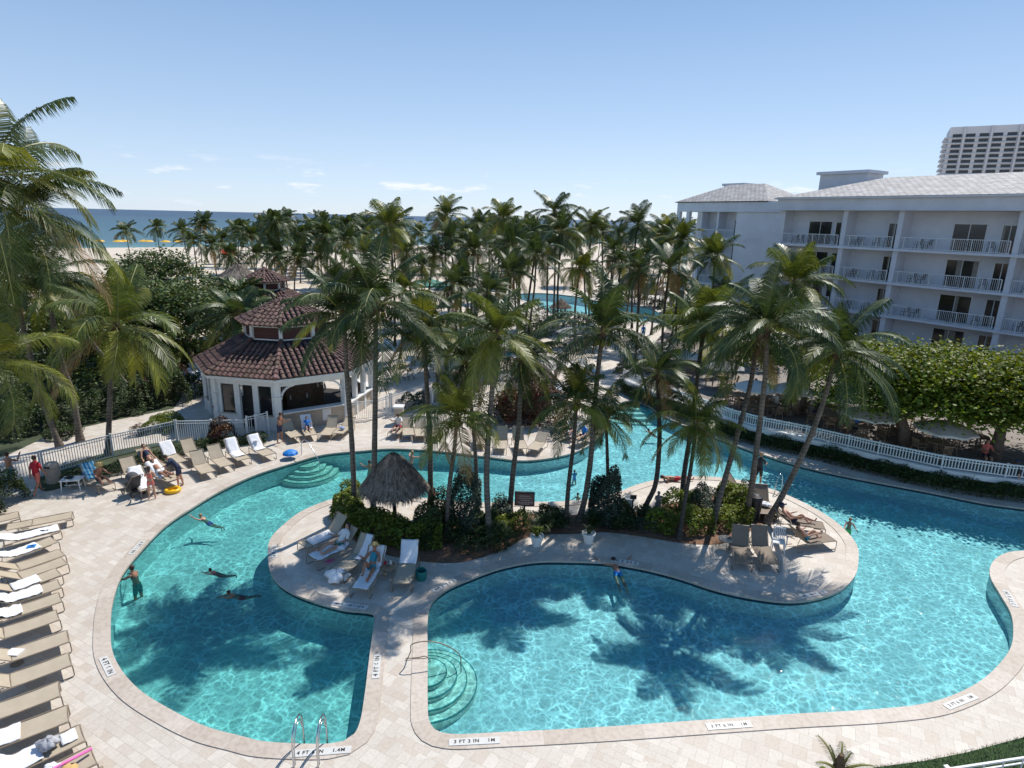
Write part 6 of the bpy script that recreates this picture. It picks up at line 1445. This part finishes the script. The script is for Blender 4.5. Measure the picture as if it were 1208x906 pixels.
p = P(343,541); o = empty('toy_parasol', p, 0, 'small bright blue parasol standing on the deck above the pool steps', 'parasol')
mb = MB(); mb.lathe([(.40,.26),(.33,.36),(.2,.44),(0,.48)],8); mb.build('canopy', M['blue'], o); mb = MB(); mb.tube([(0,0,.47),(0,0,0)],.012,6); mb.build('pole', M['steel'], o)
# ------------------------------------------------------------------ things on the island
def planter(px, py, label, r=.24, h=.42):
    p = P(px,py); o = empty('planter', p, 0, label, 'planter'); mb = MB(); mb.lathe([(0,0),(r*.7,0),(r*.95,h*.8),(r*1.1,h*.86),(r*1.12,h),(r*.98,h),(r*.9,h*.85),(0,h*.85)],18); mb.build('pot', M['ceramic'], o)
planter(633,643,'white planter pot on the paving below the notice board'); planter(694,640,'white planter pot in front of the round blue-grey bush'); planter(741,602,'tall white urn by the channel left of the small statue',.22,.6)
g = grass_clump(P(633,642)+Vector((0,0,.34)), .35, .4, M['leaf_bright'], 'leafy plant growing in the pot below the notice board', 90)
g = grass_clump(P(694,639)+Vector((0,0,.34)), .3, .35, M['leaf_dark'], 'leafy plant growing in the pot by the round bush', 90)
p = P(618,620); o = empty('notice_board', p, R(-4), 'red-brown notice board with a dark cap on a post in the bed', 'sign')
mb = MB(); mb.box((0,0,.55),(.07,.07,1.1)); mb.build('post', M['black'], o); mb = MB(); mb.box((0,-.05,1.18),(.72,.04,.50)); b_ = mb.build('board', mat('faded_red_board',(.16,.07,.06),.6,.1,6), o)
mb = MB(); mb.box((0,-.05,1.47),(.80,.10,.07)); mb.box((-.38,-.05,1.18),(.04,.06,.52)); mb.box((.38,-.05,1.18),(.04,.06,.52)); mb.box((0,-.05,.92),(.76,.06,.04)); mb.build('frame', M['black'], o)
mb = MB()
for r_, (z, w_) in enumerate([(1.33,.40),(1.24,.5),(1.15,.30),(1.06,.52),(.99,.4)]):
    x = -w_/2
    while x < w_/2: l_ = random.uniform(.03,.09); mb.box((x+l_/2,-.073,z),(l_,.004,.035)); x += l_+.02
mb.build('lettering', M['stone_cream'], b_)
for px, py, hh, lab in [(605,624,.55,'short dark post left of the notice board'),(745,612,1.0,'thin dark sign stand by the white urn')]:
    p = P(px,py); o = empty('sign_stand', p, 0, lab, 'post'); mb = MB(); mb.box((0,0,hh/2),(.05,.05,hh)); mb.build('post', M['black'], o); mb = MB(); mb.box((0,-.03,hh),(.26,.03,.18)); mb.build('plate', M['black'], o)
p = P(419,603); mb = MB(); mb.box((0,0,.5),(.09,.09,1.0)); mb.box((.0,0,1.02),(.13,.13,.05)); tag(mb.build('marker_post', M['stone_cream'], loc=p), 'pale square post at the corner of the variegated hedge', 'post')
# statue
p = P(775,606); o = empty('garden_statue', p, R(-90), 'small grey stone garden statue beside the bent palm trunk', 'statue')
mb = MB(); mb.box((0,0,.12),(.32,.32,.24)); mb.box((0,0,.26),(.26,.26,.05)); mb.build('plinth', M['rock'], o)
mb = MB(); mb.tube([(0,0,.26),(0,0,.45),(.01,0,.62),(0,0,.80),(0,0,.88)],[.13,.12,.085,.11,.04],10); mb.ellipsoid((.01,0,.97),(.07,.065,.085),10,8)
for s in (-1,1): mb.tube([(0,s*.10,.83),(.03,s*.15,.70),(.12,s*.06,.64)],[.035,.03,.022],6)
mb.build('figure', mat('grey_stone',(.24,.22,.19),.9,.2,8,.5,30), o, smooth=True)
def round_table(p, label, r=.27, h=.42, m='wicker', z=0):
    o = empty('side_table', p, 0, label, 'table'); mb = MB(); mb.lathe([(0,h-.02),(r,h-.02),(r+.01,h),(r,h+.015),(0,h+.015)],20); mb.build('table_top', M[m], o)
    for k in range(3): a = 2*PI*k/3+.4; mb = MB(); mb.tube([(r*.85*math.cos(a),r*.85*math.sin(a),h),(r*.6*math.cos(a),r*.6*math.sin(a),h*.5),(r*.95*math.cos(a),r*.95*math.sin(a),0)],.012,6); mb.build('leg', M['frame'], o)
    mb = MB(); n = 16
    for i in range(n): a = 2*PI*i/n; b_ = 2*PI*(i+1)/n; mb.bar((r*.62*math.cos(a),r*.62*math.sin(a),h*.5),(r*.62*math.cos(b_),r*.62*math.sin(b_),h*.5),.012,.012)
    mb.build('ring', M['frame'], o); return o
p = P(458,680); round_table(p, 'round brown table between the sun hat woman and the teal bag')
for k, (dx, dy, m_) in enumerate([(-.1,.05,'red'),(.08,.08,'ceramic'),(.02,-.1,'steel')]):
    mb = MB(); mb.lathe([(0,0),(.035,0),(.04,.12),(.03,.12),(0,.1)],10); tag(mb.build('cup', M[m_], loc=(p.x+dx,p.y+dy,.435)), ['red cup on the round brown table','white cup on the round brown table','steel cup on the round brown table'][k], 'cup')
p = P(855,648); round_table(p, 'pale round side table left of the sagging brown lounger', .27, .45, 'stone_cream')
mb = MB(); mb.box((0,0,.012),(.12,.05,.02)); tag(mb.build('sunglasses', M['black'], loc=(p.x+.1,p.y,.465)), 'dark sunglasses on the pale round table', 'sunglasses')
p = P(885,648); o = empty('side_table', p, 0, 'small square pale table between the two brown loungers', 'table'); mb = MB(); mb.box((0,0,.4),(.3,.4,.03)); mb.build('table_top', M['stone_cream'], o)
for x in (-.12,.12):
    for y in (-.17,.17): mb = MB(); mb.tube([(x,y,.39),(x,y,0)],.012,6); mb.build('leg', M['frame'], o)
def plastic_chair(p, rz, label, m='hat_white', name='plastic_chair', group=None):
    o = empty(name, p, rz, label, 'chair', group)
    mb = MB(); mb.box((0,0,.42),(.44,.44,.03)); mb.build('seat', M[m], o)
    mb = MB()
    for k in range(7): y = -.18+.06*k; mb.bar((-.22,y,.44),(-.30,y*1.1,.84),.028,.014)
    mb.bar((-.31,-.22,.84),(-.31,.22,.84),.05,.06); mb.build('backrest', M[m], o)
    for s in (-1,1):
        mb = MB(); mb.tube([(-.24,s*.23,.62),(0,s*.26,.65),(.2,s*.25,.62),(.22,s*.24,.42)],.02,6); mb.build('armrest', M[m], o)
        for x in (-.22,.2): mb = MB(); mb.tube([(x,s*.2,.42),(x*1.15,s*.23,0)],[.026,.02],6); mb.build('leg', M[m], o)
    return o
plastic_chair(P(917,650), R(250), 'white plastic armchair right of the brown loungers')
p = P(497,683); o = empty('beach_bag', p, R(10), 'teal carrier bag standing right of the white backed lounger', 'bag'); mb = MB(); mb.lathe([(0,0),(.17,0),(.20,.18),(.19,.34),(.17,.34),(.17,.1),(0,.08)],14); mb.build('bag_body', M['teal'], o)
mb = MB(); mb.tube([(-.12,0,.33),(-.08,0,.46),(.08,0,.46),(.12,0,.33)],.012,6); mb.build('handle', M['teal'], o)
p = P(889,611); o = empty('litter_bin', p, 0, 'tall black litter bin between the leaning trunks', 'litter bin'); mb = MB(); mb.lathe([(0,0),(.24,0),(.26,.85),(.24,.9)],16); mb.build('bin_body', M['black'], o); mb = MB(); mb.lathe([(.27,.9),(.25,1.0),(.1,1.08),(0,1.09)],16); mb.build('lid', M['black'], o)
for k, (px, py) in enumerate([(387,663),(391,661),(404,664)]):
    mb = MB(); mb.prism([(-.12,-.04),(.02,-.045),(.13,-.02),(.13,.03),(.02,.045),(-.12,.03)],0,.025); tag(mb.build('sandal', M['pink'], loc=P(px,py)), ['pink sandal lying left on the paving by the heaped towels','pink sandal next to its pair on the island paving','pink sandal lying alone under the third island lounger'][k], 'sandal')
# north deck
p = P(471,499); o = empty('stone_pedestal', p, 0, 'cream stone pedestal at the end of the angled fence', 'pedestal'); mb = MB(); mb.box((0,0,.5),(.5,.5,1.0)); mb.build('shaft', M['stone_cream'], o); mb = MB(); mb.box((0,0,1.04),(.6,.6,.09)); mb.build('cap', M['white'], o)
def rock(c, r, h, seed, label):
    rg_ = random.Random(seed); mb = MB(); n, k = 14, 9; ph = [rg_.uniform(0,6) for _ in range(5)]
    for i in range(k+1):
        t = PI*i/k
        for j in range(n): a = 2*PI*j/n; q = 1+.2*math.sin(2*a+ph[0])+.16*math.sin(3*t+ph[1]+a)+rg_.uniform(-.07,.07); mb.v.append((r*q*math.sin(t)*math.cos(a),r*q*math.sin(t)*math.sin(a),h*.45+h*.55*q*math.cos(t)))
    for i in range(k):
        for j in range(n): mb.f.append((i*n+j,(i+1)*n+j,(i+1)*n+(j+1)%n,i*n+(j+1)%n)); mb.m.append(0)
    tag(mb.build('rock', M['rock'], loc=c), label, 'rock')
for i, (x, y, r, h) in enumerate([(603,490,1.0,2.0),(617,488,1.2,2.6),(634,490,1.1,2.2),(625,478,1.3,3.0)]): rock(P(x,y), r, h, i, ['brown grotto rock left of the red crotons','rounded brown grotto rock in the middle of the crotons','brown grotto rock on the right side of the crotons','tallest brown grotto rock behind the crotons'][i])
# ------------------------------------------------------------------ terrace and patio furniture
def parasol_proto(m, r=1.55, h=2.25):
    o = empty('garden_umbrella', (0,0,0), 0, 'cream canvas umbrella', 'umbrella'); mb = MB(); n = 8
    for i in range(n):
        a = 2*PI*i/n; b_ = 2*PI*(i+1)/n; A_ = (r*math.cos(a),r*math.sin(a),h-.52); B_ = (r*math.cos(b_),r*math.sin(b_),h-.52); mid = ((A_[0]+B_[0])*.49,(A_[1]+B_[1])*.49,h-.48); Am = (A_[0]*.5,A_[1]*.5,h-.20); Bm = (B_[0]*.5,B_[1]*.5,h-.20)
        mb.poly([A_,mid,Am]); mb.poly([mid,B_,Bm]); mb.poly([mid,Bm,Am]); mb.poly([Am,Bm,(0,0,h)]); mb.poly([A_,(A_[0],A_[1],A_[2]-.10),(mid[0],mid[1],mid[2]-.12),mid]); mb.poly([mid,(mid[0],mid[1],mid[2]-.12),(B_[0],B_[1],B_[2]-.10),B_])
    mb.build('canopy', M[m], o); mb = MB(); mb.tube([(0,0,0),(0,0,h+.08)],.025,8); mb.build('pole', M['wood'], o)
    for i in range(8): a = 2*PI*i/8; q = MB(); q.tube([(0,0,h-.7),(r*.55*math.cos(a),r*.55*math.sin(a),h-.27)],.008,4); q.build('rib', M['wood'], o)
    mb = MB(); mb.lathe([(0,0),(.26,0),(.26,.05),(.06,.09),(.05,.3),(0,.3)],14); mb.build('base', M['stone_cream'], o); return o
UC = Kind(parasol_proto('canvas')); UG = Kind(parasol_proto('grey_canvas'))
def table_proto():
    o = empty('dining_table', (0,0,0), 0, 'tan table', 'table'); mb = MB(); mb.lathe([(0,.71),(.52,.71),(.53,.73),(.52,.75),(0,.75)],20); mb.build('table_top', M['wicker'], o); mb = MB(); mb.lathe([(0,0),(.3,0),(.28,.04),(.05,.07),(.05,.71)],12); mb.build('pedestal', M['frame'], o); return o
DT = Kind(table_proto()); CHK = Kind(plastic_chair((0,0,0),0,'tan wicker chair at the shaded terrace tables','wicker','dining_chair','wicker chairs on the terrace'))
def dining(c, z, seed, lab):
    rg_ = random.Random(seed); DT.place((c[0],c[1],z), rg_.uniform(0,3), lab, 'dining tables on the terrace')
    for k in range(4): a = k*PI/2+rg_.uniform(-.3,.3)+seed; CHK.place((c[0]+.82*math.cos(a),c[1]+.82*math.sin(a),z), a+PI+rg_.uniform(-.4,.4), None, None)
umb = [(1108,541,'C','wide cream umbrella below the tree crowns, rightmost on the terrace'),(1021,522,'C','cream umbrella with shadow stripes behind the terrace railing'),(888,486,'C','cream umbrella behind the tall palm trunks'),(932,489,'C','cream umbrella between the two leaning palm crowns'),(987,497,'C','cream umbrella deep in the shade by the forked tree'),(806,443,'C','cream umbrella at the north part of the terrace'),(852,459,'G','grey umbrella beside the north terrace hedge'),(1066,509,'C','cream umbrella between the two flat topped trees')]
for i, (x, y, k_, lab) in enumerate(umb):
    c = P(x,y,TZ); (UC if k_ == 'C' else UG).place((c.x,c.y,TZ), i*.4, lab, 'umbrellas on the terrace', .9); dining((c.x+.1,c.y+.55), TZ, i, ['table under the rightmost terrace umbrella','table under the striped shadow umbrella','table behind the tall palm trunks','table between the two leaning palm crowns','table deep in the shade by the forked tree','table at the north part of the terrace','table under the grey terrace umbrella','table between the two flat topped trees'][i])
for i, (x, y) in enumerate([(975,503),(1050,512),(905,490),(1150,530),(870,478)]): c = P(x,y,TZ); dining((c.x,c.y), TZ, 20+i, ['open air table near the middle of the railing','open air table left of the red-brown trunk','open air table between the leaning trunks','open air table by the right tree trunk','open air table near the north railing'][i])
for i, (x, y, k_) in enumerate([(672,410,'G'),(692,404,'C'),(520,440,'C'),(655,455,'C')]):
    c = P(x,y); (UC if k_ == 'C' else UG).place((c.x,c.y,0), i, ['grey umbrella before the hedge of the far pool','cream umbrella before the hedge of the far pool','cream umbrella among the palms right of the bar','cream umbrella on the sunny patio'][i], 'umbrellas on the patio')
for i, (x, y) in enumerate([(905,488),(955,497),(1000,515),(1052,506),(1150,549),(880,470),(1090,533)]):
    c = P(x,y,TZ); g = ['hat_white','black','blue','hat_white','coral','navy','hat_white'][i]
    person((c.x+.6,c.y+.3,TZ+.50), R(60+50*i), dict(hz=0,a=4,thf=(85,88),knee=(80,85),armf=(40,45),elb=(50,60)), [('shirt',g),('shorts','navy')],'skin','hair',['diner in white near the tall palm trunks','diner in black in the middle of the terrace','diner in blue behind the railing','diner in white left of the red-brown trunk','diner in coral by the right tree','diner in navy at the north railing','diner in white under the widest umbrella'][i])
# big rock-free beach items
c = P(508,360); o = empty('canopy_tent', (c.x,c.y,0), R(20), 'green flat canopy on four posts among the beach palms', 'canopy')
mb = MB(); mb.poly([(-2.6,-2.2,2.9),(2.6,-2.2,2.9),(0,0,3.7)]); mb.poly([(2.6,-2.2,2.9),(2.6,2.2,2.9),(0,0,3.7)]); mb.poly([(2.6,2.2,2.9),(-2.6,2.2,2.9),(0,0,3.7)]); mb.poly([(-2.6,2.2,2.9),(-2.6,-2.2,2.9),(0,0,3.7)])
for a_, b_ in (((-2.6,-2.2),(2.6,-2.2)),((2.6,-2.2),(2.6,2.2)),((2.6,2.2),(-2.6,2.2)),((-2.6,2.2),(-2.6,-2.2))): mb.poly([(*a_,2.9),(*b_,2.9),(*b_,2.65),(*a_,2.65)])
mb.build('canopy', M['green_canvas'], o)
for x in (-2.5,2.5):
    for y in (-2.1,2.1): mb = MB(); mb.tube([(x,y,0),(x,y,2.9)],.06,6); mb.build('post', M['wood'], o)
for i, (x, y) in enumerate([(118,291),(140,291.5),(147,291),(170,291),(176,291.3),(196,291.5),(210,291.2)]):
    c = P(x,y); o = empty('beach_umbrella', c, 0, 'tiny yellow umbrella on the sand near the surf', 'umbrella', 'yellow umbrellas along the shore'); mb = MB(); mb.lathe([(1.7,1.7),(1.0,2.1),(0,2.3)],10); mb.build('canopy', M['yellow'], o); mb = MB(); mb.tube([(0,0,0),(0,0,2.3)],.05,6); mb.build('pole', M['steel'], o)
c = P(271,303); o = empty('beach_cabana', (c.x,c.y,0), .3, 'orange-red beach cabana on the sand among the palms', 'cabana'); mb = MB(); mb.poly([(-2,-1.5,1.3),(2,-1.5,1.3),(2,.2,2.2),(-2,.2,2.2)]); mb.poly([(-2,.2,2.2),(2,.2,2.2),(2,1.5,.1),(-2,1.5,.1)]); mb.build('canopy', M['beach_red'], o)
for x in (-1.9,1.9): mb = MB(); mb.tube([(x,-1.5,0),(x,-1.5,1.3)],.05,6); mb.build('pole', M['wood'], o)
for i, (x, y, s) in enumerate([(396,262,1.0),(410,258.5,.9)]):
    c = P(x,y,-.7); k = 3.2*s*(c.y/1500) if c.y > 1500 else 3.2*s
    o = empty('sailing_boat', c, .4, ['white sailing boat nearest the shore','white sailing boat further out near the horizon'][i], 'boat'); mb = MB(); mb.prism([(-1.2*k,-.35*k),(.8*k,-.35*k),(1.5*k,0),(.8*k,.35*k),(-1.2*k,.35*k)],0,.4*k); mb.build('hull', M['hat_white'], o); mb = MB(); mb.poly([(.1*k,0,.4*k),(-1.1*k,.1*k,.6*k),(.1*k,0,3.4*k)]); mb.poly([(.2*k,0,.5*k),(1.3*k,-.05*k,.5*k),(.2*k,0,3.0*k)]); mb.build('sail', M['hat_white'], o); mb = MB(); mb.tube([(.15*k,0,.3*k),(.15*k,0,3.6*k)],.03*k,6); mb.build('mast', M['steel'], o)
# balcony furniture
BC = Kind(plastic_chair((0,0,0),0,'dark chair standing on a hotel balcony','black','balcony_chair','chairs on the hotel balconies'))
for fl in range(1,4):
    for k in range(4):
        a_, b_ = bays[k]+.35, bays[k+1]-.35
        for q in (.12,.22,.58,.8):
            s = b_-(b_-a_)*q; w_ = FO+FD*s+IN*(.75+.2*(k%2)); BC.place((w_.x,w_.y,GZ+FH*fl+.02), math.atan2(-IN.y,-IN.x)+(q-.5)*1.6)
# rail in the bottom right corner
a_ = P(1090,912,.9); b_ = P(1215,893,.9); d = (b_-a_).normalized(); fence([a_-d*2, b_+d*3], .9, 'white rail crossing the lawn in the bottom right corner', 'garden_rail', .5, 0)
# extra planting masses around the trunks on the island
shrub(570,628,.8,.95,'leaf_dark','dark shrub between two trunks left of the notice board',.10,240)
shrub(648,616,.6,.7,'leaf_dark','dark shrub right of the notice board',.09,200)
shrub(733,616,.8,.6,'leaf_dark','low dark shrub between the white urn and the round bush',.09,220)
shrub(822,606,.8,.9,'leaf_blue','grey-green shrub right of the short bright palm',.09,240)
shrub(862,600,.8,.95,'leaf_bright','variegated shrub behind the leaning palm trunks',.11,220)
shrub(505,634,.8,1.0,'leaf_dark','dark shrub at the right end of the variegated hedge',.10,240)
shrub(590,618,.6,.9,'leaf_blue','grey shrub behind the pale palm trunk',.09,220)
# ------------------------------------------------------------------ light, sky, camera
W = bpy.data.worlds.new('World'); bpy.context.scene.world = W; W.use_nodes = True
N = W.node_tree.nodes; L = W.node_tree.links; bg = N['Background']
az = R(35); el = R(54)
sky = N.new('ShaderNodeTexSky'); sky.sky_type = 'NISHITA'; sky.sun_disc = False; sky.sun_elevation = el; sky.sun_rotation = az; sky.air_density = .75; sky.dust_density = .2; sky.ozone_density = 2.2; sky.altitude = 10
tc = N.new('ShaderNodeTexCoord'); sx = N.new('ShaderNodeSeparateXYZ'); L.new(tc.outputs['Generated'], sx.inputs[0])
mp = N.new('ShaderNodeMapping'); mp.inputs['Scale'].default_value = (7,7,34); L.new(tc.outputs['Generated'], mp.inputs['Vector'])
no = N.new('ShaderNodeTexNoise'); no.inputs['Scale'].default_value = 1.7; no.inputs['Detail'].default_value = 7; no.inputs['Roughness'].default_value = .6; L.new(mp.outputs[0], no.inputs['Vector'])
cl = N.new('ShaderNodeMapRange'); cl.inputs['From Min'].default_value = .57; cl.inputs['From Max'].default_value = .68; L.new(no.outputs['Fac'], cl.inputs['Value'])
band = N.new('ShaderNodeValToRGB'); e = band.color_ramp.elements; e[0].position = .0; e[0].color = (.25,.25,.25,1); e[1].position = .085; e[1].color = (0,0,0,1); k = e.new(.045); k.color = (.8,.8,.8,1); L.new(sx.outputs[2], band.inputs['Fac'])
f = math_node(N, L, 'MULTIPLY', cl.outputs[0], band.outputs['Color']); f = math_node(N, L, 'MULTIPLY', f, .95)
gr = N.new('ShaderNodeValToRGB'); gr.color_ramp.interpolation = 'B_SPLINE'; e = gr.color_ramp.elements; e[0].position = 0; e[0].color = (.52,.61,.74,1); e[1].position = .75; e[1].color = (.04,.15,.36,1); k = e.new(.14); k.color = (.38,.51,.69,1); k = e.new(.34); k.color = (.145,.30,.54,1)
L.new(sx.outputs[2], gr.inputs['Fac'])
gs = N.new('ShaderNodeVectorMath'); gs.operation = 'SCALE'; gs.inputs['Scale'].default_value = 10; L.new(gr.outputs[0], gs.inputs[0])
c = mixc(N, L, .7, sky.outputs['Color'], gs.outputs[0])
c = mixc(N, L, f, c, (7.5,7.6,7.9))
L.new(c, bg.inputs['Color']); bg.inputs['Strength'].default_value = .12
sun = bpy.data.lights.new('sun', 'SUN'); sun.energy = 4.6; sun.angle = R(.53); sun.color = (1,.955,.89)
so = bpy.data.objects.new('sun', sun); C.objects.link(so)
S = Vector((math.sin(az)*math.cos(el), math.cos(az)*math.cos(el), math.sin(el))); so.rotation_euler = S.to_track_quat('Z','Y').to_euler(); so.location = S*60
cam = bpy.data.cameras.new('camera'); co = bpy.data.objects.new('camera', cam); C.objects.link(co); bpy.context.scene.camera = co
cam.sensor_width = 36; cam.lens = F/1208*36; cam.clip_end = 60000; cam.clip_start = .1
rt = Vector(ray(604+F,453))-Vector(ray(604,453)); upw = Vector(ray(604,453-F))-Vector(ray(604,453)); fw = Vector(ray(604,453))
mx = Matrix((rt.normalized(), upw.normalized(), -fw.normalized())).transposed().to_4x4(); mx.translation = Vector((0,0,H)); co.matrix_world = mx
sc = bpy.context.scene; sc.view_settings.view_transform = 'Standard'; sc.view_settings.look = 'None'; sc.view_settings.exposure = .18; sc.view_settings.gamma = 1
sc.render.engine = 'CYCLES'; cy = sc.cycles; cy.max_bounces = 6; cy.diffuse_bounces = 3; cy.glossy_bounces = 3; cy.transparent_max_bounces = 10; cy.transmission_bounces = 3; cy.caustics_reflective = False; cy.caustics_refractive = False
cy.sample_clamp_indirect = 6; cy.use_denoising = True; cy.use_adaptive_sampling = True; cy.adaptive_threshold = .015
